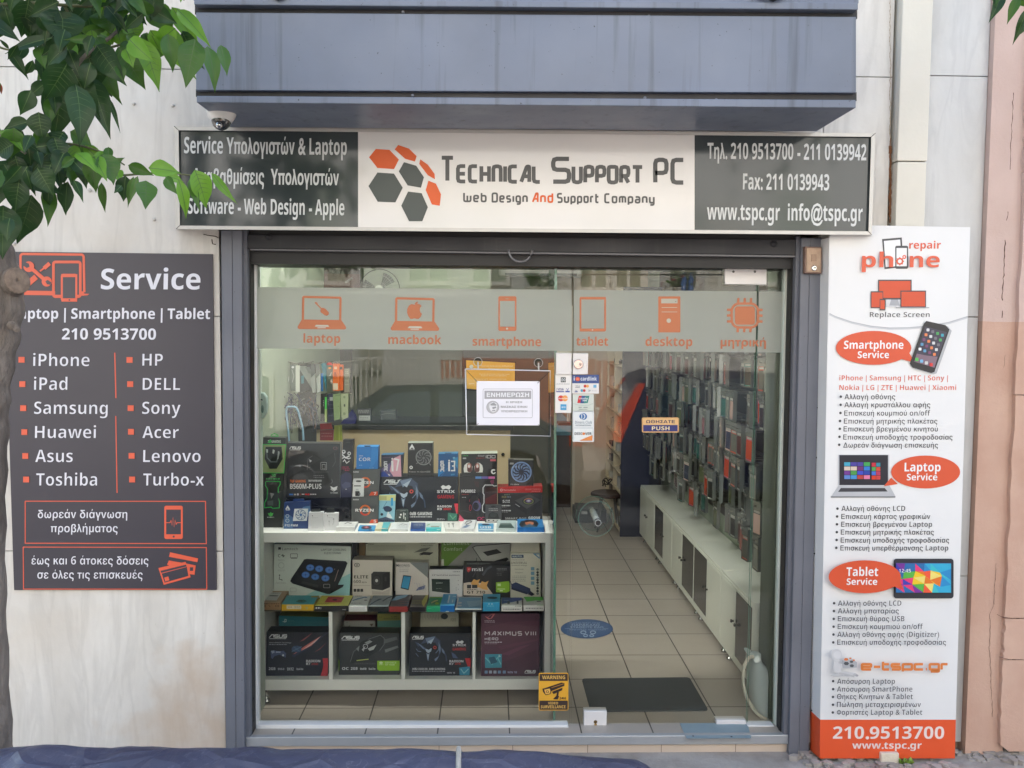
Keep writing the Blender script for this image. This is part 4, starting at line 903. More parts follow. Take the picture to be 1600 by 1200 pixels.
pn.run([('f',438,462,1054,822,4,(140,142,146),16), ('r',456,484,1040,586,GRY), ('t','ΕΝΗΜΕΡΩΣΗ',484,1014,562,54,(240,240,246),'x'), ('t','Η ΧΡΗΣΗ',726,926,640,26,(150,152,156),'x'), ('t','ΜΑΣΚΑΣ ΕΙΝΑΙ',660,990,698,26,(150,152,156),'x'), ('t','ΥΠΟΧΡΕΩΤΙΚΗ',660,990,754,26,(150,152,156),'x'),
  ('c',560,690,80,80,GRY), ('c',560,690,72,72,(190,190,194)), ('p',[(520,650),(560,625),(605,640),(615,680),(600,740),(560,755),(530,730),(515,690)],(236,236,240)), ('p',[(530,650),(570,630),(604,655),(604,672),(530,668)],(160,162,166)), ('p',[(552,690),(600,680),(604,700),(560,716)],(160,162,166)), ('p',[(550,728),(590,722),(594,738),(552,742)],(160,162,166))])
o = b.build('paper_notice'); props(o, 'white paper with a grey Greek notice and face mask symbol in the wire frame', 'notice')
# ================================================================= SHOP INTERIOR
YBK = 5.05
def wallm(rgb, k=.84): return mat(rgb, .8, 0, .05, 3, gain=k, bump=.05)
inr = empty('shop_interior', (0,0,0), 'plain pale walls and ceiling of the narrow shop behind the glass', 'room')
CREAM = wallm((216,206,188)); GREENW = wallm((168,180,160))
xo0, xo1 = P(868,700,YBK).x, P(894,700,YBK).x
b = B(); b.box(xo1, XR+.1, YBK, YBK+.1, 0, 3.1, wallm((214,196,176))); b.box(XL-.1, xo0-.0, YBK, YBK+.1, 0, 3.1, GREENW); b.box(xo0, xo1, YBK, YBK+.1, 2.15, 3.1, CREAM); b.build('back_wall', inr)
b = B(); b.box(xo0-.5, 1.2, 7.6, 7.7, 0, 3.1, CREAM); b.build('workshop_wall', inr)
b = B(); b.box(XL-.1, XL, .36, YBK, 0, 3.1, GREENW); b.build('left_wall', inr)
b = B(); b.box(XR, XR+.1, .36, YBK, 0, 3.1, GREENW); b.build('right_wall', inr)
b = B(); b.box(xo0-.6, xo0-.5, YBK+.1, 7.6, 0, 3.1, CREAM); b.box(1.2, 1.3, YBK+.1, 7.6, 0, 3.1, CREAM); b.build('workshop_side_wall', inr)
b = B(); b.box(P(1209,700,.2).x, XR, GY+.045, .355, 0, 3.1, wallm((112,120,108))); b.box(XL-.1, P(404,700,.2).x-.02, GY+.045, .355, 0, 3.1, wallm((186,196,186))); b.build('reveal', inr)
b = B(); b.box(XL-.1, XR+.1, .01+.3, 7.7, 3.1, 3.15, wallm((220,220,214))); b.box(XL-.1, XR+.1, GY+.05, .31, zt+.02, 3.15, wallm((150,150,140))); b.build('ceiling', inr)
b = B(); b.box(xo1-.0, xo1+.03, YBK-.012, YBK-.001, 0, 2.12, wallm((226,214,198))); b.build('door_jamb', inr)
GREYGREEN = wallm((112,112,98))  # plain darker grey green for the panel beside the opening
b = B(); xq = P(800,740,4.4).x; b.box(xq-.5, xo0-.02, YBK-.04, YBK-.001, 0, 2.1, GREYGREEN); props(b.build('dull_panel', loc=None), 'dull grey green panel on the back wall beside the workshop opening', 'door')
# ceiling lights (switched on); the long strip is added to brighten the display shelf
for i, (x, y, hx, hy, em) in enumerate(((-.55,.34,.5,.1,64),(.75,.9,.3,.3,2.6),(-.45,1.75,.3,.3,2.4),(.5,3.8,.3,.3,1.7),(.55,6.4,.3,.3,6))):
    t = empty('ceiling_light', (x,y,3.1), 'flat white ceiling light panel, '+('long one added to brighten the display shelf','behind the door','over the service counter','toward the back wall','in the back workshop')[i], 'ceiling light', 'ceiling light panels')
    b = B(); b.box(x-hx, x+hx, y-hy, y+hy, 3.07, 3.0995, mat((235,235,235), .4)); b.build('frame', t); hx -= .02; hy -= .02
    b = B(); E_ = mat((255,246,236) if i < 4 else (226,238,255), .5, emit=em, gain=1, var=0); b.poly([(x-hx,y-hy,3.068),(x-hx,y+hy,3.068),(x+hx,y+hy,3.068),(x+hx,y-hy,3.068)], E_); b.build('diffuser', t)

# ---------------------------------------------------------------- floor things
b = B(); q = [PZ(x,y,.006) for x, y in ((909,1060),(1077,1058),(1107,1109.5),(923,1111))]
def rquad(q, r, n=4):
    out = []
    for i in range(4):
        p = q[i]; a = (q[i-1]-p).normalized(); c = (q[(i+1) % 4]-p).normalized()
        for k in range(n+1):
            f = k/n; out.append(p+a*r*(1-f)**2+c*r*f**2)
    return out
b.prism(rquad(q, .025), (0,0,-.0055), RUBBER); props(b.build('door_mat'), 'dark grey rubber doormat on the tiles just inside the door', 'doormat')
b = B(); mf = Map((860,760,4), Z=.0015); pn = Pen(b, mf, .0002, step=.0001)
pn.run([('c',228,890,164,60,(62,92,136),40), ('t','ΠΑΡΑΚΑΛΩ',134,308,872,13,(140,160,190),'b'), ('t','ΣΤΑΘΕΙΤΕ ΕΔΩ',124,332,886,12,(140,160,190),'b'), ('t','ΚΡΑΤΗΣΤΕ ΑΠΟΣΤΑΣΗ',120,345,900,9,(120,144,178),'b'), ('s',[(90,888),(125,888)],2,(140,160,190)), ('s',[(330,889),(362,890)],2,(140,160,190)), ('t','PLEASE WAIT HERE',120,312,857,8,(120,144,178),'b'),
  ('o',206,912,16,9,5,(160,178,204)), ('o',220,932,12,7,5,(160,178,204)), ('o',266,912,16,9,5,(160,178,204)), ('o',258,933,12,6,5,(160,178,204))])
props(b.build('floor_sticker'), 'blue oval floor sticker with white footprints and lettering on the tiles', 'floor sticker')

# pale canister with a hose
cn = empty('hose_canister', PZ(1195,1118,0), 'pale translucent plastic canister with a white ribbed hose in the corner by the door', 'canister')
J_ = (1100,1010,8); YC = .22
def jp(x, y, Y=YC): return P(1100+x/8, 1010+y/8, Y)
CAN = mat((196,208,208), .12, 0, .08, 8, gain=.9, coat=.6)
prof = [(560,120,640),(575,150,712),(570,200,740),(566,260,790),(566,330,842),(570,420,896),(575,520,896),(585,640,896),(600,720,895),(620,800,893),(660,860,890),(700,884,886)]
b = B(); rows_ = []
for (xa_, y_, xb_) in prof:
    z = jp(0, y_).z; a = jp(xa_, y_).x; c = jp(xb_, y_).x; mx_ = (a+c)/2; hw = (c-a)/2; row = []
    for k in range(25):
        an = 2*math.pi*k/24; row.append(Vector((mx_+hw*math.copysign(abs(math.cos(an))**.75, math.cos(an)), YC+.04-.075*math.copysign(abs(math.sin(an))**.8, math.sin(an)), z)))
    rows_.append(row)
b.grid(rows_, CAN); b.poly(rows_[0][:-1], CAN); b.poly(rows_[-1][:-1], CAN); b.build('body', cn)
b = B(); b.lathe(jp(660,165,YC-.045), (-.3,-1,.4), [(0,.022),(.012,.020),(.014,.014)], CAN, 20); b.lathe(jp(640,120,YC+.03), (0,0,1), [(-.01,.03),(.014,.028),(.018,.02)], CAN, 20); b.build('cap', cn)
pth = [(625,130),(570,135),(530,190),(500,260),(488,350),(490,450),(505,550),(540,650),(590,740),(650,820),(720,880),(790,920),(880,925)]
def catmull(p, n=6):
    out = []
    for i in range(len(p)-1):
        a, b_, c, d = p[max(i-1,0)], p[i], p[i+1], p[min(i+2,len(p)-1)]
        for k in range(n):
            t = k/n; out.append(tuple(.5*((2*b_[j])+(-a[j]+c[j])*t+(2*a[j]-5*b_[j]+4*c[j]-d[j])*t*t+(-a[j]+3*b_[j]-3*c[j]+d[j])*t**3) for j in range(len(b_))))
    return out+[p[-1]]
pp = catmull(pth, 14); b = B(); b.tube([jp(x,y,YC-.05) for x, y in pp], [.0078+(.0016 if i % 2 else -.0006) for i in range(len(pp))], mat((226,222,206), .45), 12); b.build('hose', cn)

# ---------------------------------------------------------------- display unit
ZT = PZ(600,833,.9).z
YD = .36
zt_ = P(620,832.5,YD).z
du = empty('display_unit', (0,0,0), 'white open display shelf unit full of boxed computer parts, standing behind the fixed pane', 'display shelf')
SH = mat((236,236,232), .4, 0, .04, 2, gain=.98)
x0, x1 = P(405.5,950,YD).x, P(861,950,YD).x
zs_ = lambda py: P(620,py,YD).z
D_ = .40
ztop, zt2, zm, zb, zb2 = zs_(832.5), zs_(848), zs_(954), zs_(1062), zs_(1078.5)
b = B(); b.box(x0-.03, x1+.002, YD, YD+D_, zt2, ztop, SH); b.build('top_board', du, bevel=.0015)
b = B(); b.box(x0, x1, YD+.002, YD+D_, zb2, zb, SH); b.build('bottom_board', du, bevel=.0015)
b = B(); b.box(x0, x0+.016, YD+.003, YD+D_, zb+.0005, zt2-.0005, SH); b.build('side_panel', du, bevel=.001)
b = B(); b.box(P(851.5,950,YD).x, x1, YD+.003, YD+D_, zb+.0005, zt2-.0005, SH); b.build('side_panel', du, bevel=.001)
for xa_, xb_ in ((513.6,519.3),(626.8,632.8),(738.2,743)):
    b = B(); b.box(P(xa_,1000,YD).x, P(xb_,1000,YD).x, YD+.004, YD+D_-.01, zb+.0005, zm-.008, SH); b.build('divider', du, bevel=.001)
b = B(); b.box(x0+.017, P(851,950,YD).x, YD+.01, YD+D_-.01, zm-.007, zm, mat((74,70,62), .4)); b.build('middle_shelf', du)
b = B(); b.box(x0+.016, x1-.016, YD+D_-.008, YD+D_-.001, zb, zt2-.001, mat((196,180,150), .6)); b.build('back_panel', du)
for px in (408.5,):
    b = B(); c = P(px,1090,YD+.03); c.z = zb2; c.x = x0+.022; b.lathe(c, (0,0,-1), [(0,.014),(zb2-.012,.014),(zb2-.011,.020),(zb2-.001,.020)], CHROME, 20); b.build('leg', du)
for xx, yy in ((x1-.03,YD+.03),(x0+.03,YD+D_-.04),(x1-.03,YD+D_-.04)):
    b = B(); b.lathe((xx,yy,zb2), (0,0,-1), [(0,.014),(zb2-.012,.014),(zb2-.011,.020),(zb2-.001,.020)], CHROME, 20); b.build('leg', du)

# ---------------------------------------------------------------- service counter and what stands on it
YCn = 2.2
ct = empty('service_counter', (0,0,0), 'beige fronted service counter with a dark top behind the display shelf', 'counter')
zc = P(700,664,YCn).z; xcr = P(797,740,YCn).x
b = B(); b.box(XL+.003, xcr, YCn, YCn+.55, 0, zc-.035, wallm((202,184,150), .8)); b.build('front', ct)
b = B(); b.box(XL+.003, xcr+.02, YCn-.03, YCn+.6, zc-.034, zc, mat((44,46,44), .3)); b.build('counter_top', ct, bevel=.003)
b = B()
for x, y in ((675,710.5),(709,543)): pass
b.lathe(P(786,710,YCn), (0,-1,0), [(0,.012),(.012,.010),(.014,.004)], BLACK, 12); b.build('cable_hole', ct)
# black and orange information poster in a stand
b = B(); mX = Map(W_, Y=2.5)
b.prism([mX(x,y) for x, y in ((208,88),(850,120),(846,520),(205,476))], (0,.012,0), mat((34,32,30), .4))
pn = Pen(b, mX, .001, step=.0006); pn.run([('p',[(226,104),(838,136),(834,510),(234,456)],(232,176,60)), ('t','Πολιτική Ασφαλείας Δεδομένων',410,812,182,16,(240,226,180),'r'), ('t','Ηλεκτρονικές πληρωμές',500,765,212,13,(240,226,180),'r'), ('t','Εγκατάσταση λογισμικού',395,768,282,13,(240,226,180),'r'), ('t','δωρεάν διάγνωση βλαβών',412,735,302,13,(240,226,180),'r'), ('t','Επισκευές υπολογιστών',330,730,345,13,(240,226,180),'r'), ('t','Αναβαθμίσεις',262,330,400,13,(240,226,180),'r'), ('c',292,182,24,22,(206,222,214))])
props(b.build('orange_poster'), 'orange Greek poster on a black panel, hanging behind the paper notice', 'poster')

# wall shelf high on the left with boxes and a fan
ws = empty('wall_shelf', (0,0,0), 'pale high wall shelf behind the frosted band, carrying dark boxes and a fan', 'shelf')
YW = 2.6; zw = P(500,453,YW).z-.0
b = B(); b.box(XL+.002, .0, YW-.02, YW+.34, zw-.03, zw, SH); b.build('board', ws)
b = B()
for x in (-1.0,-.2): b.prism([(x,YW,zw-.031),(x,YW+.34,zw-.031),(x,YW+.34,zw-.25)], (.02,0,0), SH)
b.build('bracket', ws)
b = B(); b.box(XL+.002, .0, YW+.342, YW+.40, zw-.3, 3.0999, GREENW); b.build('back_board', ws)
def simple_box(name, label, quad, Y, th, rgb, items=(), cat='box', K=(0,0,1), group=None):
    b = B(); mp = Map(K, Y=Y); b.prism([mp(*p) for p in quad], (0,th,0), mat(rgb, .45, 0, .08, 6)); Pen(b, mp, .0008).run(items); o = b.build(name); return props(o, label, cat, group)
simple_box('dark_carton', 'large dark brown box with grey slashes on the high shelf, left of the fan', ((395,94),(662,98),(662,262),(395,262)), YW+.02, .2, (44,38,34), [('p',[(395,170),(662,176),(662,258),(395,258)],(70,44,36)), ('s',[(470,100),(500,160)],16,(96,96,92)), ('s',[(560,104),(505,165)],22,(96,96,92)), ('s',[(620,195),(580,225)],12,(96,96,92))], K=Q_)
simple_box('dark_carton', 'low black and red box at the left end of the high shelf', ((68,188),(312,220),(312,262),(68,262)), YW+.03, .2, (36,36,42), [('p',[(250,214),(308,222),(308,250),(250,250)],(120,40,34))], K=Q_)
simple_box('dark_carton', 'small brown box squeezed between the two dark boxes on the high shelf', ((316,236),(372,242),(372,262),(316,262)), YW+.05, .15, (74,46,38), K=Q_)
fn = empty('desk_fan', (0,0,0), 'grey wire guarded fan on the high shelf, half hidden by the frosted band', 'fan')
fc = P(380+777/3.636, 380+262/3.636, YW+.1); rf = 112/3.636*(4.05+YW+.1)/F
GD = mat((150,160,150), .4, .3)
b = B()
for k in range(36):
    a = k*math.pi/18; b.tube([fc+Vector((.03*math.cos(a),-.05,.03*math.sin(a))), fc+Vector((rf*.6*math.cos(a),-.06,rf*.6*math.sin(a))), fc+Vector((rf*math.cos(a),-.01,rf*math.sin(a)))], .0011, GD, 4, False)
for q_ in (.35,.68,1.0): b.tube([fc+Vector((rf*q_*math.cos(R(a)), -.062+.05*max(0,q_-.6)*2.5, rf*q_*math.sin(R(a)))) for a in range(0,361,10)], .0016 if q_ < 1 else .0035, GD if q_ < 1 else mat((60,66,60), .5), 5, False)
b.build('guard', fn)
b = B()
for k in range(3):
    a0 = k*2.094+.9; rowsb = []
    for i in range(5):
        r_ = rf*(.15+.7*i/4); rowsb.append([fc+Vector((r_*math.cos(a0+w_*.9), -.02+.035*w_, r_*math.sin(a0+w_*.9))) for w_ in (-.5,-.25,0,.25,.5)])
    b.grid(rowsb, mat((96,104,96), .35, gain=.8))
b.build('blade', fn)
b = B(); b.lathe(fc+Vector((0,-.062,0)), (0,1,0), [(0,.03),(.06,.035),(.16,.04),(.17,.02)], mat((190,196,186), .4), 20); b.build('hub', fn)
b = B(); b.tube([fc+Vector((0,.06,0)), Vector((fc.x, fc.y+.06, zw+.005))], .014, GD, 10); b.lathe((fc.x, fc.y+.06, zw+.001), (0,0,1), [(0,.09),(.02,.085),(.025,.03)], GD, 24); b.build('stand', fn)
# air conditioner on the left wall further back
ac = empty('air_conditioner', (0,0,0), 'white wall air conditioner high on the back wall', 'air conditioner')
b = B(); c = P(845,424,YBK-.2); b.box(c.x-.42, c.x+.42, YBK-.22, YBK-.002, c.z-.05, c.z+.22, mat((222,222,214), .4)); b.build('body', ac, bevel=.02)
b = B(); b.box(c.x-.36, c.x+.36, YBK-.224, YBK-.1, c.z-.046, c.z-.02, mat((120,124,118), .5)); b.build('louvre', ac)

# ---------------------------------------------------------------- low cabinets along the right
ZC = P(1176,947,.40).z; XCF = P(1176,1000,.40).x
CAB = mat((226,228,218), .35, 0, .05, 3, gain=.92); DKD = mat((52,50,46), .15, 0, .1, 3)
ycuts = [.40]
x_edge = XCF
def y_at(px):  # depth at which the cabinet front edge shows at this pixel column
    lo, hi = .3, 9
    for _ in range(40):
        md = (lo+hi)/2
        # project
        v = Vector((x_edge, md, .3))-CAMLOC; X = v.dot(cx); Zc = -v.dot(cz)
        if 800+F*X/Zc > px: lo = md
        else: hi = md
    return lo
cuts = [.40, y_at(1140), y_at(1083), y_at(1061), y_at(1043), y_at(1030), y_at(1015), y_at(999), y_at(983), YBK-1.2]
cuts = [.40+.0, 1.02, 1.72, 2.42, 3.12, 3.84]
n_c = len(cuts)-1
ordn = ['nearest the shop door','second from the door','third from the door','fourth from the door','fifth from the door and farthest away']
for i in range(n_c):
    ya, yb = cuts[i]+.002, cuts[i+1]-.002
    t = empty('low_cabinet', (XCF,ya,0), 'low white cabinet along the right wall, '+ordn[i], 'cabinet', 'low cabinets along the right wall')
    b = B(); b.box(XCF-.002, XR-.004, ya, yb, .07, ZC, CAB); b.build('carcass', t, bevel=.002)
    b = B(); b.box(XCF+.002, XR-.004, ya-.0, yb, ZC+.0005, ZC+.016, CAB); b.build('top', t, bevel=.002)
    ym = (ya+yb)/2
    dark_first = i in (0,1,2,3)
    for j, (u, v) in enumerate(((ya+.014, ym-.004), (ym+.004, yb-.014))):
        dk = bool(((1,0),(0,1),(1,0),(0,1),(0,0))[i][j])
        b = B(); b.box(XCF-.004, XCF+.010, u, v, .115, ZC-.016, DKD if dk else CAB); d = b.build('door', t, bevel=.001)
        yk = (v-.03) if j == 0 else (u+.03)
        k = B(); k.lathe((XCF-.004, yk, .30), (-1,0,0), [(0,.006),(.008,.006),(.012,.010),(.018,.008)], mat((80,78,72), .4, .6), 12); k.build('handle', d)
    b = B()
    for yy in (ya+.06, yb-.06): b.lathe((XCF+.04,yy,.07), (0,0,-1), [(0,.012),(.06,.012),(.061,.02),(.069,.02)], CHROME, 12)
    b.build('foot', t)
b = B(); b.box(XCF-.006, XR-.004, .388, .4015, .07, ZC+.02, CAB)
props(b.build('end_panel'), 'plain white end panel closing the row of low cabinets at the door', 'panel')

# ---------------------------------------------------------------- wall of hanging packs on the right
prk = empty('hook_wall', (0,0,0), 'black slatted hook wall full of hanging packs above the low cabinets', 'display wall')
b = B(); b.box(XR-.025, XR-.002, .40, 4.3, .66, 2.45, mat((58,56,50), .6)); b.build('back_panel', prk)
rz = [P(1205,y,.45).z for y in (505,564,624,679,736,788,842)]
b = B()
for z in rz: b.box(XR-.034, XR-.0255, .40, 4.3, z-.008, z+.012, mat((96,94,86), .4, .5))
b.build('rail', prk)
CASECOL = [((110,112,104),'grey'),((44,43,45),'black'),((150,154,146),'clear'),((96,48,48),'dark red'),((66,68,64),'dark grey'),((44,112,104),'teal'),((176,70,92),'pink'),((150,146,130),'cream'),((104,112,80),'olive'),((196,74,44),'orange'),((50,58,86),'navy'),((210,176,166),'rose')]
CLP = mat((116,120,114), .12, 0, .1, 20, coat=.6)
HOOKM = mat((120,118,110), .3, .8)
protos = {}
def pack_proto(ci):
    b = B(); w_, h_, t_ = .080, .152, .016
    rgb = CASECOL[ci][0]
    b.box(-t_, 0, -w_/2, w_/2, -h_, 0, mat(rgb, .3, 0, .1, 14, coat=.4)); me1 = b
    c = B(); c.box(-t_-.004, .004, -w_/2-.003, w_/2+.003, -.022, .022, CLP)
    for s in (-1, 1): c.box(-t_-.003, .003, s*w_/2-.0015, s*w_/2+.0015, -h_-.003, -.022, CLP)
    c.box(-t_-.003, .003, -w_/2, w_/2, -h_-.006, -h_-.001, CLP)
    d = B(); r_ = random.Random(ci); cc_ = CASECOL[(ci*5+3) % 12][0]
    d.box(-t_-.0012, -t_-.0002, -w_*.43, w_*.43, -h_*.95, -h_*.28, mat(cc_, .25, gain=.8, coat=.5)); d.box(-t_-.0012, -t_-.0002, -w_*.36, w_*.36, -h_*.24, -h_*.17, mat((170,168,160), .4))
    d.box(-w_*.0, -w_*.0+.0, 0, 0, 0, 0, CLP) if 0 else None
    return me1, c, d
ords = ['first','second','third','fourth','fifth','sixth','seventh']
nums = ['first','second','third','fourth','fifth','sixth','seventh','eighth','ninth','tenth','eleventh','twelfth','thirteenth','fourteenth','fifteenth','sixteenth','seventeenth','eighteenth','nineteenth','twentieth','twenty-first','twenty-second','twenty-third','twenty-fourth','twenty-fifth','twenty-sixth','twenty-seventh']+['twenty-eighth','twenty-ninth','thirtieth','thirty-first','thirty-second','thirty-third','thirty-fourth','thirty-fifth','thirty-sixth','thirty-seventh','thirty-eighth','thirty-ninth','fortieth','forty-first','forty-second']
rr = random.Random(21)
def copytree(o, parent=None):
    c = o.copy(); COL.objects.link(c); c.parent = parent
    for ch in list(o.children): copytree(ch, c)
    return c
for ri, z in enumerate(rz):
    y = .47; k = 0
    while y < 4.15 and k < 42:
        ci = rr.randrange(12) if rr.random() < .72 else rr.choice((0,1,4,2))
        x = XR-.10-rr.choice((0,.03,.07,.11))
        lab = '%s pack, %s from the door, row %s of the right hook wall' % (CASECOL[ci][1], nums[k], ['one','two','three','four','five','six','seven'][ri])
        if ci not in protos:
            e = empty('hanging_pack', (0,0,0), None, None); a_, c_, d_ = pack_proto(ci)
            a_.build('phone_case', e); c_.build('plastic_sleeve', e); d_.build('printed_card', e)
            hk = B(); hk.tube([Vector((.20,0,.0)), Vector((-.03,0,.0)), Vector((-.042,0,.008))], .0022, HOOKM, 5); hk.build('hook', e)
            protos[ci] = e; o = e
        else: o = copytree(protos[ci])
        o.location = (x, y, z-.012); o.rotation_euler = (rr.uniform(-.05,.05), 0, rr.uniform(-.45,.25))
        props(o, lab, 'phone case pack', 'packs hanging on the right hook wall')
        y += rr.uniform(.072,.112); k += 1
# ================================================================= BOXED GOODS
A_ = (390,670,6.4); Bk = (620,670,6.4); C_ = (390,830,6.4); D2 = (620,830,6.4); E_k = (390,940,6.4); F_ = (620,940,5.7143)
KG = (40,41,44); WT = (226,226,228); RED = (206,52,50)
def Yat(K, x, y, z):     # depth at which this pixel lies on the level z
    return PZ(K[0]+x/K[2], K[1]+y/K[2], z).y
def carton(name, label, K, q, th, rgb, items=(), z=None, Y=None, side=None, top=None, cat='box', group='boxed goods in the display shelf', rough=.42, tab=None, gain=.9):
    if Y is None: Y = Yat(K, (q[2][0]+q[3][0])/2, max(q[2][1], q[3][1]), z)
    b = B(); mp = Map(K, Y=Y); f = [mp(*p) for p in q]
    if z is not None:
        for i in (2, 3): f[i].z = z+.0006
    M = mat(rgb, rough, 0, .07, 12, gain=gain); S_m = mat(side or rgb, rough, 0, .07, 12, gain=gain); T_m = mat(top or side or rgb, rough, 0, .07, 12, gain=gain)
    k = [p+Vector((0,th,0)) for p in f]
    b.poly([f[0],f[1],f[2],f[3]], M); b.poly([k[1],k[0],k[3],k[2]], S_m); b.poly([k[0],k[1],f[1],f[0]], T_m)
    b.poly([f[3],f[2],k[2],k[3]], S_m); b.poly([k[0],f[0],f[3],k[3]], S_m); b.poly([f[1],k[1],k[2],f[2]], S_m)
    # lighter worn edges of the card
    Pen(b, mp, .0006, gain=gain).run(list(items))
    if tab:
        x0_, x1_, y0_, y1_ = tab; tm = [mp(x0_,y1_), mp(x0_+4,y0_+4), mp(x0_+12,y0_), mp(x1_-12,y0_), mp(x1_-4,y0_+4), mp(x1_,y1_)]
        b.prism([p+Vector((0,th*.5,0)) for p in tm], (0,.001,0), M)
    o = b.build(name); return props(o, label, cat, group)
def tx(s, x0, x1, base, h, c=WT, w='b'): return ('t', s, x0, x1, base, h, c, w)
def lines(x0, x1, ys, h, c, seed=0):        # rows of small print too fine to read
    r_ = random.Random(seed); out = []
    for y in ys:
        x = x0
        while x < x1-4:
            w_ = r_.uniform(6, 22); out.append(('r', x, y, min(x+w_, x1), y+h, c)); x += w_+5
    return out
def fan_art(x, y, r, c1, c2, hub, n=9):
    out = [('c',x,y,r,r,c1), ('c',x,y,r*.9,r*.9,c2)]
    for k in range(n):
        a = k*2*math.pi/n; out.append(('p',[(x+r*.2*math.cos(a),y+r*.2*math.sin(a)),(x+r*.6*math.cos(a+.35),y+r*.6*math.sin(a+.35)),(x+r*.86*math.cos(a+.75),y+r*.86*math.sin(a+.75)),(x+r*.86*math.cos(a+.40),y+r*.86*math.sin(a+.40)),(x+r*.55*math.cos(a+.08),y+r*.55*math.sin(a+.08))],c1))
    return out+[('c',x,y,r*.24,r*.24,hub)]
def asus(x0, x1, base, h, c=(230,230,230)):
    w_ = x1-x0; t = h*.26
    P_ = lambda fx, fy: (x0+w_*fx, base-h*fy)
    return [('s',[P_(0,0.05),P_(.14,.9),P_(.26,.9),P_(.26,.08)],t,c), ('s',[P_(.52,.9),P_(.33,.9),P_(.31,.5),P_(.5,.5),P_(.48,.1),P_(.3,.1)],t,c), ('s',[P_(.58,.95),P_(.55,.1),P_(.73,.1),P_(.76,.95)],t,c), ('s',[P_(1,.9),P_(.82,.9),P_(.8,.5),P_(.98,.5),P_(.96,.1),P_(.79,.1)],t,c), ('r',x0,base+h*.18,x1-w_*.05,base+h*.34,c)]
def owl(cx_, cy_, s, eye=(206,80,70)):
    c1, c2, c3 = (66,78,100), (120,136,160), (176,190,206)
    f = lambda pts: [(cx_+x*s, cy_+y*s) for x, y in pts]
    return [('p',f([(-60,-40),(-20,-95),(60,-110),(110,-70),(120,20),(90,90),(100,10),(70,-50),(20,-60)]),c1), ('p',f([(-20,-90),(70,-108),(40,-70),(0,-40)]),c2), ('p',f([(0,-60),(60,-95),(30,-40)]),c3), ('p',f([(-110,-60),(-60,-40),(-10,0),(0,30),(-30,10),(-80,-10)]),c1), ('p',f([(-95,-55),(-50,-25),(-15,8),(-40,0)]),c2),
            ('p',f([(-20,0),(10,10),(40,-10),(30,25),(6,40),(-12,25)]),c3), ('p',f([(-12,35),(-2,95),(6,110),(14,60),(20,35),(6,48)]),c2), ('p',f([(-4,50),(4,100),(10,50)]),c3), ('p',f([(30,-6),(60,-30),(96,-20),(80,10),(50,14)]),(30,30,38)), ('c',cx_+64*s,cy_-10*s,15*s,15*s,eye), ('c',cx_+64*s,cy_-10*s,7*s,7*s,(30,20,22)),
            ('p',f([(-96,-12),(-70,-22),(-48,-2),(-66,14),(-90,8)]),(46,50,62)), ('s',f([(-100,0),(-84,22),(-56,26)]),5*s,c2), ('p',f([(96,-60),(116,-10),(108,50),(98,0)]),c2), ('p',f([(60,92),(100,62),(84,96),(66,112)]),c2), ('s',f([(70,40),(96,10),(100,-30)]),6*s,c2), ('s',f([(130,0),(160,60),(166,110)]),10*s,c1), ('p',f([(120,-10),(146,20),(150,50),(128,30)]),c2), ('s',f([(-104,40),(-80,70)]),4*s,c2)]
Z1 = ztop
BX = 'box'
carton('graphics_card_box', 'wide black box with a blue bird face and red eye, on the top board', Bk, [((593.1-620)*6.4,482),(612,480),(612,925),((593.1-620)*6.4,925)], .12, (36,38,46),
  [*asus(-130,62,545,36), *owl(60,640,1.35), ('p',[(440,580),(462,562),(490,575),(520,562),(545,580),(525,608),(490,598),(458,608)],WT), tx('STRIX',402,580,640,26,WT,'x'), tx('GAMING',406,572,696,34,(196,52,60),'b'), tx('RADEON',406,548,786,20,WT,'b'), tx('R9',406,450,812,20,WT,'b'), tx('380X',462,545,812,20,RED,'b'), ('p',[(572,748),(612,748),(612,850),(596,850)],(206,60,74)), ('p',[(512,840),(604,848),(600,918),(508,918)],(60,120,104)),
   ('s',[(530,860),(560,900),(590,870)],8,(110,170,140)), tx('0dB GAMING',130,352,864,32,WT,'b'), *lines(130,350,(876,),9,(200,200,204),1), *lines(402,480,(896,906),6,(150,150,156),2)], z=Z1)
y_strix = Yat(Bk, 400, 925, Z1)
carton('long_black_box', 'plain glossy black box lying under the motherboard box on the top board', A_, [(336,700),(1018,690),(1018,925),(336,932)], .13, (30,31,38), [('s',[(420,760),(1000,800)],3,(60,62,72)), ('s',[(640,740),(700,770),(1000,790)],3,(50,52,60))], z=Z1+.0, Y=None, rough=.2)
zb_ = P(A_[0]+600/6.4, A_[1]+696/6.4, Yat(A_,600,932,Z1)).z
yb_ = Yat(A_, 600, 932, Z1)
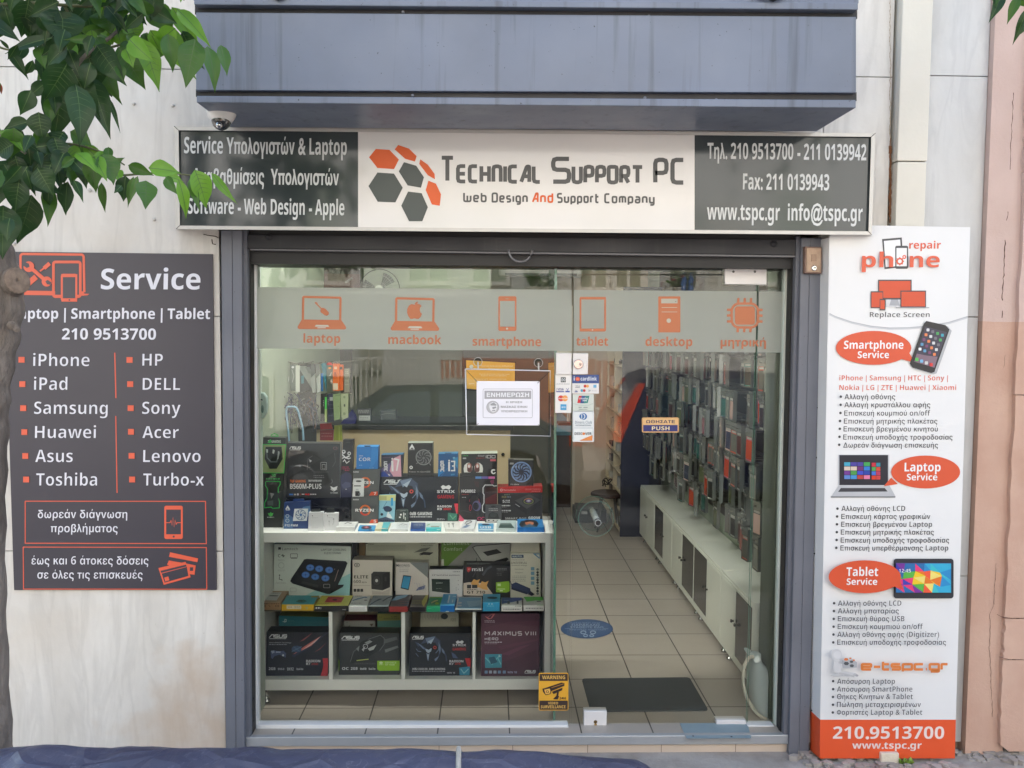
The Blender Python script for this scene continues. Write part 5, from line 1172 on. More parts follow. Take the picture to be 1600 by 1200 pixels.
carton('motherboard_box', 'large dark grey motherboard box with orange and white lettering, standing on a black box', A_, [(362,142),(905,150),(905,686),(358,694)], .075, (54,55,58),
  [*asus(400,512,204,28), ('p',[(362,142),(362,500),(905,200),(905,150)],(62,63,66)), *asus(400,512,204,28), ('o',856,194,20,12,3,(150,90,100)), ('s',[(575,410),(585,300),(630,270)],3,(130,130,134)), ('p',[(596,305),(622,320),(604,336)],(200,200,204)), ('f',712,336,770,410,4,(170,170,172),6), ('f',726,356,756,400,3,(190,190,190)), *lines(640,745,(466,484),5,(140,140,144),3), *lines(640,790,(430,),4,(120,120,120),4),
   ('s',[(850,240),(858,330),(830,380)],3,(110,110,114)), ('s',[(820,500),(830,530),(812,550)],3,(140,140,144)), tx('TUF GAMING',404,560,536,26,(232,120,44),'x'), tx('MOTHERBOARD',590,720,528,18,WT,'b'), tx('B560M-PLUS',404,718,600,50,WT,'x'),
   ('p',[(806,572),(840,588),(880,572),(872,600),(848,618),(820,604)],WT), ('s',[(808,602),(842,624),(876,602)],5,WT), tx('TUF GAMING',806,882,646,10,WT,'b'), ('r',396,650,436,664,(60,120,200)), ('r',444,650,462,664,(200,196,186)), ('c',482,656,11,11,(190,190,196),14), ('r',500,648,516,662,(120,50,50)), ('r',522,650,548,658,WT), ('r',556,648,574,664,RED), ('r',580,648,598,664,RED), *lines(604,672,(650,),10,(220,220,220),6)],
  Y=yb_+.015, z=zb_+.001, side=(190,190,190), top=(66,66,66))
# mouse pack with a green frame
GN = (60,200,90)
ms_box = carton('mouse_pack', 'tall black pack with bright green outlines and a mouse, left on the top board', A_, [(136,86),(360,92),(326,984),(102,988)], .06, (42,44,40),
  [('s',[(212,74),(216,62),(248,46),(282,62),(286,74),(212,74)],7,GN), ('t','ZG GAMING',182,312,140,26,(226,240,226),'x'), ('p',[(178,138),(206,104),(224,120),(206,144)],GN), ('p',[(134,158),(366,158),(344,438),(124,438)],(150,168,110)), ('p',[(160,180),(320,180),(332,300),(270,400),(200,400),(150,300)],(36,40,42)), ('s',[(168,200),(176,290),(214,330),(270,330),(300,240)],12,(110,120,124)), ('p',[(166,204),(184,206),(184,238),(168,238)],(210,216,214)), ('p',[(232,204),(252,214),(244,250),(228,244)],(200,206,204)), ('p',[(284,220),(300,230),(288,300),(276,310)],(190,196,194)),
   ('s',[(132,156),(368,158)],8,GN), ('s',[(134,158),(124,438)],7,GN), ('s',[(364,158),(342,440)],7,GN), ('s',[(122,440),(344,442)],7,GN), tx('7D',216,262,480,28,GN,'x'), *lines(164,304,(492,),16,(70,170,90),5), *lines(180,300,(514,),6,(90,110,90),6),
   ('s',[(166,526),(292,528),(306,528),(306,556),(286,590),(286,690),(300,730),(296,790),(228,796),(216,782),(150,790),(150,740),(176,690),(178,600),(160,570),(160,530)],8,GN), ('p',[(180,640),(290,640),(290,690),(276,770),(176,776),(176,730)],(54,60,56)), ('p',[(206,640),(246,650),(216,700)],(150,150,148)), ('p',[(178,722),(236,716),(236,768),(180,764)],(90,100,96)), ('p',[(212,828),(222,846),(240,838),(228,868),(208,878),(192,866),(182,842),(200,846)],(90,190,90)), *lines(176,244,(880,),9,(190,200,190),7)], z=Z1)
carton('gaming_mouse_box', 'narrow tall black box with white cartoon riders and pink print, right of the motherboard box', A_, [(936,110),(1036,110),(1022,690),(900,690)], .05, (38,38,44),
  [('c',985,135,26,6,(70,70,70),14), ('c',940,230,20,20,WT,14), ('c',996,246,18,18,WT,14), ('c',940,228,9,9,(40,40,46),12), ('c',996,246,9,9,(40,40,46),12), ('s',[(925,255),(960,290),(1000,270)],13,WT), ('s',[(920,300),(945,285),(990,300),(1010,290)],10,WT), ('s',[(935,330),(950,310),(970,345),(1000,320)],8,WT), *lines(920,1000,(378,396),9,(170,50,90),8), *lines(952,1000,(412,),9,(170,50,90),9), ('p',[(908,470),(960,432),(1000,440),(1022,470),(1020,688),(902,688)],(58,60,90)), ('p',[(920,560),(960,530),(1006,540),(1010,580),(940,600)],(84,88,122)), ('c',965,604,10,5,(180,180,190),10)], Y=yb_+.03, z=zb_+.001)
RYZ = (84,86,86)
yr = Yat(A_, 1150, 945, Z1)
def ryz(n, dy, cut=False):
    f = lambda y: y+dy
    a = [tx('AMD',1032,1092,f(714),11,WT,'b'), ('o',1156,f(814),46,46,17,(222,110,50),150,420), ('o',1156,f(814),46,46,17,(206,70,50),60,160), tx('RYZEN',1058,1240,f(828),28,(236,236,236),'b'), ('p',[(1216,f(908)),(1280,f(904)),(1280,f(942)),(1194,f(944))],(222,90,54)), tx(n,1240,1266,f(938),28,WT,'b')]
    return a
carton('processor_box', 'dark grey processor box with orange ring and number 5 corner, on the top board', A_, [(1020,686),(1290,678),(1282,944),(1018,946)], .1, RYZ, ryz('5',0), z=Z1, side=(50,50,52))
zr5 = P(A_[0]+1150/6.4, A_[1]+683/6.4, yr).z
yr7 = yr+.012
carton('processor_box', 'dark grey processor box with orange ring and number 7, above the number 5 one', A_, [(1036,411),(1306,403),(1292,668),(1030,674)], .09, RYZ, ryz('7',-277), Y=yr7, z=zr5+.001, side=(50,50,52))
zr7 = P(A_[0]+1150/6.4, A_[1]+408/6.4, yr7).z
carton('processor_box', 'bright blue processor box on top of the two grey orange ringed boxes', A_, [(1072,178),(1286,178),(1282,405),(1066,409)], .07, (34,120,196),
  [('p',[(1150,178),(1210,178),(1206,168),(1146,168)],(40,40,44)), tx('intel',1096,1132,276,12,WT,'r'), tx('CORE',1094,1240,322,34,WT,'r'), ('r',1228,196,1254,222,(170,196,216)), tx('i5',1232,1250,217,16,(34,90,150),'b'), *lines(1096,1126,(362,),4,(160,200,230),3), *lines(1200,1240,(388,),5,(160,200,230),4), ('p',[(1222,178),(1286,178),(1284,300),(1210,405),(1204,405)],(46,132,206))], Y=yr7+.01, z=zr7+.001, side=(24,96,164), top=(60,140,206))
carton('webcam_box', 'small white hanging pack with a black gadget, before the number 7 processor box', A_, [(1040,500),(1144,500),(1140,680),(1026,678)], .008, (222,222,222),
  [('p',[(1026,556),(1040,500),(1144,500),(1144,520),(1060,520)],(206,206,208)), ('c',1090,524,30,9,(70,70,70),16), ('r',1044,566,1112,576,(50,50,50)), ('p',rrect(1056,622,1100,672,6),(34,36,36)), ('c',1094,652,14,18,(30,32,34),18), ('c',1096,652,7,10,(120,124,124),14), ('r',1062,600,1090,616,(190,190,194)), ('r',1056,626,1100,632,(90,92,92))], Y=yr7-.010, z=zr5+.001)
carton('processor_box', 'pink and blue processor box with white lettering, on the bird face box', A_, [(1317,262),(1536,256),(1522,480),(1316,480)], .07, (40,40,58),
  [('p',[(1317,400),(1420,330),(1500,360),(1522,480),(1316,480)],(96,84,130)), ('p',[(1430,300),(1510,262),(1518,480),(1440,480),(1400,420)],(214,160,176)), ('p',[(1317,440),(1340,420),(1400,480),(1316,480)],(40,70,160)), ('s',[(1330,290),(1500,280)],3,(120,90,120)), ('s',[(1342,316),(1342,318)],2,WT), ('p',[(1415,318),(1436,318),(1440,426),(1420,426)],WT), ('s',[(1445,300),(1490,310),(1470,420)],15,WT), ('c',1426,300,9,9,WT,12)] +
  [('s',[(1376,330),(1346,330),(1346,346),(1376,346)],7,WT), ('s',[(1376,356),(1346,356),(1346,374),(1376,374),(1376,356)],7,WT), ('s',[(1346,384),(1376,384),(1376,396),(1362,398),(1346,398)],7,WT), ('s',[(1346,424),(1346,408),(1376,408),(1376,424)],7,WT), ('p',[(1395,470),(1380,450),(1410,462)],WT)], Y=y_strix+.01, z=P(Bk[0]+0, Bk[1]+481/6.4, y_strix).z+.0008, side=(24,26,50), top=(60,110,150))
zst = P(Bk[0]+40, Bk[1]+481/6.4, y_strix).z+.0008
carton('cpu_cooler_box', 'black cooler box with a grey fan drawing and pale edges, tallest on the top board', Bk, [(112,142),(358,142),(360,470),(108,470)], .08, (34,34,36),
  [('p',[(152,150),(124,200),(142,200),(152,182),(162,200),(180,200)],WT), tx('ARCTIC',124,180,212,9,WT,'b'), *fan_art(268,285,76,(120,120,122),(50,50,54),(40,40,42),9), ('o',268,285,76,76,6,(150,150,150)), ('c',268,292,13,13,(110,110,112)), ('s',[(196,350),(212,334)],8,(130,130,130)), ('s',[(325,345),(340,365)],8,(130,130,130)), ('s',[(310,232),(326,214)],8,(120,120,120)), ('c',143,386,17,17,WT,18), ('c',143,386,8,8,(110,110,110)), tx('Freezer 34 eSports',122,300,436,13,(190,190,190),'r'), ('r',298,420,336,438,(120,120,120)), ('r',108,450,360,458,(54,54,54))], Y=y_strix+.008, z=zst, side=(96,96,90), top=(150,156,146))
carton('processor_box', 'deep blue processor box with white lettering, right of the black cooler box', Bk, [(416,250),(612,246),(610,480),(412,480)], .07, (26,86,140),
  [('p',[(416,400),(470,430),(412,480)],(30,130,200)), ('p',[(560,300),(612,280),(610,400),(580,360)],(60,140,190)), ('s',[(440,480),(500,400),(600,380)],4,(50,120,180)), ('c',572,290,13,9,(120,180,210),14), ('p',[(480,246),(548,246),(544,240),(484,240)],(30,34,40)), ('p',[(514,330),(532,330),(532,424),(514,424)],WT), ('c',523,318,9,9,WT,12), ('s',[(542,326),(578,326),(576,372),(552,372)],13,WT), ('s',[(576,372),(578,418),(540,418)],13,WT), ('s',[(540,460),(580,455)],16,(60,130,180))] +
  [('s',[(470,324),(440,324),(440,340),(470,340)],8,WT), ('s',[(470,352),(440,352),(440,372),(470,372),(470,352)],8,WT), ('s',[(440,384),(470,384),(470,396),(456,400),(440,398)],8,WT), ('s',[(440,428),(440,410),(470,410),(470,428)],8,WT)], Y=y_strix+.006, z=zst, side=(18,60,104), top=(60,120,160))
carton('headset_box', 'black box with a red lit headset and pink corner, beside the bird face box', Bk, [(624,478),(1004,478),(1004,922),(622,924)], .11, (44,42,44),
  [('r',786,476,848,500,(96,140,200)), ('r',852,476,912,500,(110,96,170)), ('r',916,476,980,500,(206,110,170)), tx('HG8802',648,786,638,30,WT,'b'), *lines(650,720,(652,),8,(150,60,60),3), *lines(652,700,(682,),6,(190,190,190),4), ('s',[(1002,570),(970,572),(958,562),(882,562),(862,590),(862,640),(872,660),(872,740),(856,770),(856,820),(870,836),(890,840)],8,(216,216,220)), ('r',884,590,1002,750,(92,34,36)), ('p',[(884,590),(1002,600),(1002,640),(884,700)],(56,34,36)),
   ('s',[(730,740),(728,690),(760,650),(800,650),(830,700),(836,760)],16,(24,24,28)), ('c',800,770,44,52,(96,92,132),24), ('c',790,774,30,38,(34,32,42),24), ('c',735,780,20,46,(30,28,32),20), ('o',735,790,10,30,4,(190,60,80)), ('s',[(730,730),(728,700)],4,(190,60,80)), ('p',[(690,740),(720,744),(730,700),(700,690)],(26,26,30)), ('s',[(820,700),(826,740)],5,(180,70,90)), ('s',[(740,836),(680,820),(632,822)],5,(80,80,84)), ('p',[(622,850),(690,924),(622,924)],(216,90,120)), ('p',[(770,520),(822,530),(820,590),(790,580)],(60,40,44)), ('p',[(930,520),(970,505),(975,540),(950,560)],(120,50,80)), ('o',826,898,17,14,6,(190,60,110)), ('o',864,898,15,14,6,(190,60,110),40,320)], z=Z1)
yhg = Yat(Bk, 800, 924, Z1)
carton('speaker_box', 'black speaker box picturing two white rounded speakers, stacked above the headset box', Bk, [(645,252),(1006,246),(1002,474),(645,476)], .1, (42,42,44),
  [*lines(658,720,(264,),10,(70,150,80),1), ('r',660,288,694,302,(180,180,180)), tx('Bluetooth',812,876,276,12,WT,'r'), *lines(794,876,(290,),6,(160,50,50),2), ('s',[(893,264),(893,294)],7,(190,190,190)), ('f',906,266,938,292,6,(190,190,190)), ('f',950,266,984,292,6,(190,190,190)), ('r',934,304,990,324,(206,90,100)),
   ('p',[(672,436),(668,400),(676,364),(700,342),(726,338),(748,350),(756,380),(752,420),(736,436)],(226,226,222)), ('p',rrect(704,342,752,434,20),(96,50,46)), ('c',724,370,16,24,(210,150,140),20), ('c',722,374,9,15,WT,16), ('p',[(858,436),(862,400),(854,364),(830,342),(806,338),(784,350),(776,380),(780,420),(796,436)],(226,226,222)), ('p',rrect(780,342,828,434,20),(96,50,46)), ('c',806,370,16,24,(210,150,140),20), ('c',806,374,9,15,WT,16), ('c',966,428,25,25,WT,24), ('c',968,430,12,12,(42,42,44),16), ('p',[(966,428),(1000,400),(1000,440)],(42,42,44))], Y=yhg+.006, z=P(700,Bk[1]+478/6.4,yhg).z+.001, side=(60,60,58), top=(170,176,164))
psu_y = Yat(Bk, 1200, 918, Z1)
carton('power_supply_box', 'wide black box with a red top band and power supply picture, top board right', Bk, [(1010,586),(1456,576),(1456,916),(1010,920)], .1, (46,44,44),
  [('p',[(1010,584),(1456,574),(1456,636),(1010,642)],(190,34,36)), ('c',1046,612,13,13,(230,190,190),16), ('c',1046,612,8,8,(190,34,36),14), tx('Thermaltake',1064,1188,620,15,(230,190,190),'r'), tx('SMART SERIES',1282,1438,614,17,(222,130,130),'r'), *lines(1350,1440,(622,),6,(222,130,130),4), *lines(1074,1130,(656,),7,(120,140,120),5), tx('RGB',1050,1096,690,18,(150,140,90),'b'), *lines(1104,1140,(674,),14,(110,120,130),6), tx('5',1058,1078,738,26,WT,'b'), tx('YEAR',1084,1132,724,13,WT,'b'), *lines(1084,1132,(730,),8,(200,200,200),7), *lines(1050,1138,(762,),12,(210,210,210),8), *lines(1052,1098,(780,),7,(120,120,120),9), *lines(1050,1140,(812,),12,(210,210,210),10), *lines(1052,1110,(832,),7,(120,120,120),11),
   ('p',[(1180,718),(1322,654),(1440,712),(1300,800)],(74,74,72)), ('p',[(1180,718),(1300,800),(1300,860),(1180,776)],(30,30,30)), ('p',[(1300,800),(1440,712),(1440,766),(1300,860)],(40,40,40)), ('c',1318,724,66,36,(50,50,52),30), ('o',1318,724,46,26,9,(120,130,70)), ('o',1318,724,46,26,9,(190,120,90),200,320), ('c',1318,722,28,16,(130,110,150),20), ('c',1318,720,14,9,(200,200,210),16), ('s',[(1186,752),(1230,780)],5,(190,190,190)), tx('SMART RGB',1084,1296,906,20,(190,190,190),'r'), tx('600W',1316,1434,902,26,WT,'x')], z=Z1, top=(176,36,38))
carton('case_fan_box', 'small black box with a blue ringed fan, standing on the red banded box', Bk, [(1116,310),(1367,314),(1365,570),(1116,578)], .06, (52,54,56),
  [('r',1130,338,1168,356,(170,170,170)), *fan_art(1245,432,98,(120,150,196),(52,62,84),(60,70,92),11), ('o',1245,432,99,99,9,(140,170,220)), ('c',1245,436,24,24,(54,60,78)), tx('F12 Silent',1138,1222,562,12,WT,'b'), ('r',1120,300,1168,308,(90,90,86))], Y=psu_y+.02, z=P(800,Bk[1]+580/6.4,psu_y).z+.001, side=(40,42,44), top=(84,86,80))
carton('fan_box', 'blue box with a white case fan picture and hanging tab, on the top board', A_, [(345,738),(601,726),(607,984),(340,1000)], .03, (38,66,122),
  [('p',[(345,860),(400,862),(440,890),(430,996),(340,1000)],(74,110,160)), ('p',[(470,850),(540,780),(604,770),(606,850),(560,900)],(90,130,176)), ('p',[(380,765),(356,806),(372,806),(380,792),(388,806),(406,806)],WT), ('r',362,808,402,815,WT), ('p',[(448,800),(586,798),(572,920),(432,922)],(224,228,232)), *fan_art(512,860,54,(70,96,140),(210,216,224),(70,110,170),7), ('c',378,872,18,18,(200,210,220),18), ('c',378,872,13,13,(74,110,160),16), ('c',378,918,20,20,(200,210,220),18), ('c',378,918,15,15,(96,130,170),16), tx('F12 PWM',354,482,976,22,WT,'x')], z=Z1, side=(28,50,96), tab=(424,542,704,736))
for i, (q, tb_, l) in enumerate((([(592,836),(735,832),(742,1018),(584,1024)],(615,710,800,834),'white earphone box with a dark hanging tab, left one of the pair'), ([(744,846),(886,842),(880,1008),(736,1018)],(768,850,795,842),'white earphone box with faint earphone drawings, right one of the pair'))):
    x_ = q[0][0]
    it = [('c',x_+36,870,5,5,(90,90,90),10), *lines(x_+30,x_+90,(888,),3,(180,180,184),i)]
    if i: it += [('s',[(795,930),(795,970)],4,(180,180,184)), ('c',795,924,7,6,(170,170,176),10), ('s',[(840,905),(842,930),(830,960)],4,(180,180,184)), ('c',840,902,8,8,(170,170,176),10)]
    else: it += [*lines(620,690,(984,),4,(200,200,204),9)]
    o = carton('earphone_box', l, A_, q, .025, (226,226,230), it, z=Z1, gain=.96)
    b = B(); mpp = Map(A_, Y=o.location.y+.0); b.prism([mpp(tb_[0],tb_[3]), mpp(tb_[0]+4,tb_[2]), mpp(tb_[1]-4,tb_[2]), mpp(tb_[1],tb_[3])], (0,.001,0), mat((60,64,64), .3)); b.build('hanging_tab', o)
carton('phone_holder_box', 'pale blue and yellow hanging pack showing a round phone holder, before the bird face box', A_, [(1296,664),(1460,660),(1448,930),(1286,938)], .02, (146,196,216),
  [('p',[(1296,664),(1460,660),(1458,720),(1294,716)],(222,220,150)), ('r',1304,672,1370,712,(190,186,130)), ('r',1412,690,1436,770,(60,160,210)), ('s',[(1372,728),(1330,800)],4,(60,90,120)), ('c',1384,806,40,26,(34,46,70),24), ('c',1376,796,38,24,(56,66,96),24), ('s',[(1388,830),(1380,880)],14,(226,232,236)), ('p',[(1366,894),(1374,850),(1404,850),(1430,892)],(226,232,236)), ('c',1322,856,14,14,(30,34,50),18), ('p',[(1286,938),(1290,900),(1360,880),(1448,912),(1448,930)],(70,84,110)), *lines(1300,1430,(912,),10,(40,40,60),3)], z=Z1)
carton('adapter_pack', 'small dark clear pack with white plug parts, beside the pale blue holder pack', A_, [(1458,806),(1586,800),(1592,926),(1452,934)], .015, (72,80,78),
  [('f',1464,812,1584,924,3,(120,130,128),10), ('r',1506,850,1520,866,WT), ('r',1536,838,1546,900,(200,204,200)), ('r',1494,878,1510,892,WT), ('r',1550,846,1562,860,(190,190,190)), ('s',[(1506,822),(1560,818)],5,(130,136,134)), ('r',1552,884,1562,914,(200,204,200))], z=Z1, rough=.15)
carton('camera_clip_pack', 'small grey hanging pack in front of the red banded power supply box', Bk, [(886,764),(1046,756),(1046,936),(882,938)], .012, (78,78,80),
  [('p',[(940,776),(964,768),(990,776),(984,784),(946,784)],(40,40,40)), *lines(920,1010,(796,812),6,(180,180,180),3), ('p',[(910,900),(920,850),(960,830),(1010,850),(1024,900)],(44,46,46)), ('c',965,862,34,24,(60,62,62),20), ('r',896,904,1036,930,(196,196,196)), ('c',920,917,9,6,(50,50,50),12), ('c',966,917,9,6,(50,50,50),12), ('c',1008,917,9,6,(50,50,50),12)], z=Z1)

# ---- small boxes lying flat, each with its own printed lid
def flat(name, label, K, fl, fr, yt, yb, bl, br, yk, z, front, lid, top_items=(), front_items=(), cat='box', group='small boxes lying along the shelf edges'):
    """front face between fl..fr (x at the bottom edge), yt..yb; back edge of the lid bl..br at row yk"""
    Y = Yat(K, (fl+fr)/2, yb, z); mp = Map(K, Y=Y)
    f = [mp(fl,yt), mp(fr,yt), mp(fr,yb), mp(fl,yb)]; f[2].z = f[3].z = z+.0006; zt__ = (f[0].z+f[1].z)/2; f[0].z = f[1].z = zt__
    mz = Map(K, Z=zt__); k0, k1 = mz(bl,yk), mz(br,yk); yy = (k0.y+k1.y)/2; k0.y = k1.y = yy
    k2, k3 = k1.copy(), k0.copy(); k2.z = k3.z = z+.0006
    b = B(); Mf = mat(front, .4, 0, .06, 12, gain=.92); Ml = mat(lid, .35, 0, .06, 12, gain=.92)
    b.poly([f[0],f[1],f[2],f[3]], Mf); b.poly([f[1],f[0],k0,k1], Ml); b.poly([f[1],k1,k2,f[2]], Mf); b.poly([k0,f[0],f[3],k3], Mf); b.poly([k1,k0,k3,k2], Mf); b.poly([f[3],f[2],k2,k3], Mf)
    Pen(b, mz, .0006, gain=.92).run(list(top_items)); Pen(b, mp, .0006, gain=.92).run(list(front_items))
    return props(b.build(name), label, cat, group)
flat('earphone_box', 'flat white box with an earbud picture lying left of the blue round pack', A_, 864,1050,985,1026, 900,1086,928, Z1, (222,222,222),(228,228,228), [('s',[(950,950),(975,938),(1000,940)],6,(90,94,96)), ('c',1010,945,12,5,(120,120,124),12), *lines(950,1040,(962,),3,(170,170,170),1)])
flat('memory_card_pack', 'bright blue card pack with a round red and grey picture on the top board', A_, 1084,1250,1014,1026, 1100,1262,964, Z1, (50,140,206),(64,160,214), [('c',1168,988,52,18,(70,66,84),26), ('c',1168,984,24,9,(190,80,96),18), ('c',1168,984,10,4,(226,226,230),12), ('r',1190,1006,1224,1014,(60,60,80))])
flat('cable_box', 'small cream and teal box lying between the blue round pack and a white box', A_, 1252,1384,1000,1026, 1290,1412,932, Z1, (206,200,170),(216,212,186), [('p',[(1320,990),(1340,935),(1412,932),(1382,998)],(90,176,186))], [('r',1318,1000,1384,1026,(80,166,176))])
flat('earphone_box', 'flat white box with a grey cable sketch lying in front of the dark adapter pack', A_, 1404,1560,1006,1028, 1430,1600,936, Z1, (222,222,224),(226,228,230), [('s',[(1490,966),(1530,948),(1580,960)],4,(140,144,150)), ('s',[(1510,960),(1550,966)],3,(150,154,160))])
flat('adapter_box', 'flat white box with grey print, touching the dark blue flat box on the top board', Bk, -5,112,1006,1028, 0,120,940, Z1, (216,220,222),(214,218,222), [('s',[(20,965),(60,950),(100,962)],4,(150,154,160)), *lines(20,100,(980,),4,(180,184,188),4)])
flat('memory_box', 'dark blue flat box on the top board edge, left of the white and cyan one', Bk, 136,282,1000,1026, 142,286,937, Z1, (60,100,170),(52,72,124), [*lines(170,260,(950,962),7,(150,160,180),3), ('r',170,978,230,986,(110,130,170))])
flat('memory_box', 'white and cyan flat box with a silver stick picture on the top board edge', Bk, 292,442,1000,1028, 298,446,938, Z1, (80,196,206),(196,214,214), [('r',340,972,425,990,(150,150,140)), ('p',[(300,962),(330,950),(330,958),(302,968)],(110,170,80)), ('p',[(292,999),(442,999),(444,985),(293,985)],(90,200,206))], [('r',400,1006,436,1012,(220,240,240))])
flat('earphone_box', 'flat white box showing two black earphones on the top board edge', Bk, 488,630,1004,1030, 466,630,930, Z1, (224,224,222),(228,228,226), [('s',[(508,950),(530,950)],8,(40,40,44)), ('s',[(521,950),(523,985)],5,(40,40,44)), ('s',[(548,950),(574,950)],8,(40,40,44)), ('s',[(562,950),(566,985)],5,(40,40,44))])
flat('cable_box', 'flat white box with a black looped cable picture on the top board edge', Bk, 636,768,1002,1028, 672,798,910, Z1, (214,216,220),(220,222,226), [('s',[(680,950),(700,925),(735,918),(750,930),(710,950),(690,956)],6,(50,50,54)), ('p',[(650,985),(700,960),(740,966),(690,990)],(130,150,180))])
flat('usb_card_pack', 'blue card pack lettered USB, leaning on the top board edge', Bk, 816,966,1018,1028, 812,968,946, Z1, (50,140,196),(70,156,206), [tx('USB',834,944,996,22,WT,'x'), ('c',890,956,40,9,(56,66,90),18), ('p',[(822,1016),(964,1016),(966,1004),(820,1004)],(200,220,230))])
flat('drive_box', 'pale grey green flat box with a dark drive picture on the top board edge', Bk, 992,1186,1004,1030, 1006,1192,915, Z1, (190,204,206),(178,194,196), [('p',[(1016,992),(1036,944),(1140,944),(1176,992)],(66,86,84)), ('p',[(1040,950),(1136,950),(1140,956),(1040,956)],(110,126,124))])
flat('game_box', 'bright blue flat box with a brown picture, right end of the top board', Bk, 1204,1474,986,1034, 1206,1456,902, Z1, (26,116,196),(44,126,190), [('p',[(1222,960),(1240,925),(1310,908),(1390,916),(1420,950),(1400,980),(1250,984)],(40,46,52)), ('c',1326,940,44,26,(176,112,84),24), ('p',[(1284,934),(1300,912),(1350,912),(1372,934),(1330,926)],(40,30,28)), ('p',[(1250,982),(1330,950),(1400,980)],(60,100,130))])

# ---------------------------------------------------------------- middle shelf
Z2 = zm
carton('cooling_stand_box', 'big white box picturing a laptop cooling stand with six blue fans, on the middle shelf', C_, [(246,128),(1015,152),(1000,642),(236,640)], .1, (206,214,206),
  [('p',[(1010,420),(1000,640),(560,640)],(150,196,196)), ('r',286,160,314,184,(50,50,50)), tx('Lamtech',326,482,190,26,(110,114,112),'r'), tx('LAPTOP COOLING',714,964,196,22,(80,84,84),'r'), tx('FLEXI STAND',748,914,230,22,(80,84,84),'r'), ('o',300,245,14,14,5,(80,80,80),60,300), ('s',[(316,245),(352,245)],6,(60,60,60)), ('s',[(334,228),(334,262)],6,(60,60,60)), ('s',[(322,232),(346,258)],5,(60,60,60)), ('f',408,226,478,264,5,(90,90,90),5), ('r',412,270,476,275,(90,90,90)), ('o',317,342,28,28,3,(130,134,130)), ('c',300,440,7,7,(70,70,70),10), ('s',[(300,452),(296,480),(324,484),(324,498)],6,(70,70,70)),
   *lines(284,352,(284,294,386,396),3,(150,150,150),2), *lines(262,366,(510,520),3,(150,150,150),3), ('f',406,568,466,606,3,(150,156,156),6),
   ('p',[(406,500),(420,468),(545,282),(572,276),(960,300),(980,318),(940,420),(860,585),(800,630),(775,628),(430,524)],(44,44,46)), ('p',[(800,630),(930,560),(945,534),(880,536)],(30,30,32)), ('p',[(540,300),(960,322),(900,440),(500,440),(480,400)],(34,34,38)), ('p',[(510,520),(530,500),(690,540),(680,568)],(64,64,64)), ('f',740,530,802,566,4,(170,170,170),6)] +
  sum([[('c',x,y,40,32,(70,110,180),26), ('c',x,y,33,26,(90,134,206),24), ('c',x,y,10,8,(60,90,150),12), ('s',[(x-30,y),(x+30,y)],2,(50,80,140)), ('s',[(x,y-24),(x,y+24)],2,(50,80,140))] for x, y in ((606,364),(696,376),(796,388),(560,436),(656,456),(758,470))], []) + [('c',850+((k*37) % 40)+0,380+k*9,4,4,(190,160,150),8) for k in range(14)], z=Z2, Y=YD+.21, side=(150,156,150))
carton('dark_side_box', 'narrow black box edge wedged right of the cooling stand box', C_, [(1022,118),(1072,116),(1070,640),(1018,640)], .12, (52,52,52), [], z=Z2, Y=YD+.26)
carton('laptop_stand_box', 'cream box with fine print and grey stand picture, back of the middle shelf', C_, [(1162,112),(1888,112),(1880,640),(1158,640)], .05, (196,196,176),
  [('r',1160,118,1180,126,(50,50,50)), *lines(1186,1250,(126,),7,(90,90,90),1), *lines(1180,1560,(142,150,166,178,190),3,(150,150,136),2), *lines(1700,1860,(116,),6,(120,120,110),3), tx('FLEXI STAND',1716,1830,150,13,(90,90,84),'r'), ('p',[(1640,214),(1720,172),(1810,162),(1760,200)],(110,112,104)), ('p',[(1690,230),(1740,206),(1838,214),(1800,240)],(44,44,42)), ('s',[(1700,240),(1830,212)],6,(60,60,60))], z=Z2, Y=YD+.335)
carton('small_kraft_box', 'brown box corner between the black edge and the cream box on the middle shelf', C_, [(1078,112),(1156,112),(1156,640),(1078,640)], .04, (150,122,88), [], z=Z2, Y=YD+.345)
carton('power_supply_box', 'cream box with a black power supply cube picture, on the middle shelf', C_, [(1030,286),(1430,292),(1424,640),(1028,640)], .09, (206,198,186),
  [('c',1074,338,30,22,(120,116,110),22), ('c',1074,338,20,14,(206,198,186),20), ('c',1074,338,12,8,(120,116,110),18), tx('ELITE',1044,1186,472,30,(44,42,42),'x'), tx('600',1040,1112,518,30,(60,58,58),'r'), tx('230V V4',1120,1170,518,14,(70,68,68),'b'), ('r',1040,542,1206,545,(150,140,130)), ('p',[(1216,428),(1240,404),(1404,406),(1404,560),(1330,592),(1218,578)],(56,54,52)), ('p',[(1330,430),(1404,406),(1404,560),(1330,592)],(36,34,34)), ('c',1270,494,46,58,(44,42,42),28), ('c',1270,494,38,48,(66,64,62),26), ('c',1270,494,14,16,(206,204,200),18), ('r',1350,456,1370,500,(60,58,56)), ('p',[(1222,592),(1330,604),(1404,576),(1400,632),(1222,636)],(180,172,162))] +
  [('p',rrect(x,576,x+28,606,4),(60,58,58)) for x in (1040,1074,1108)], z=Z2, Y=YD+.19, side=(60,56,52), top=(170,164,150))
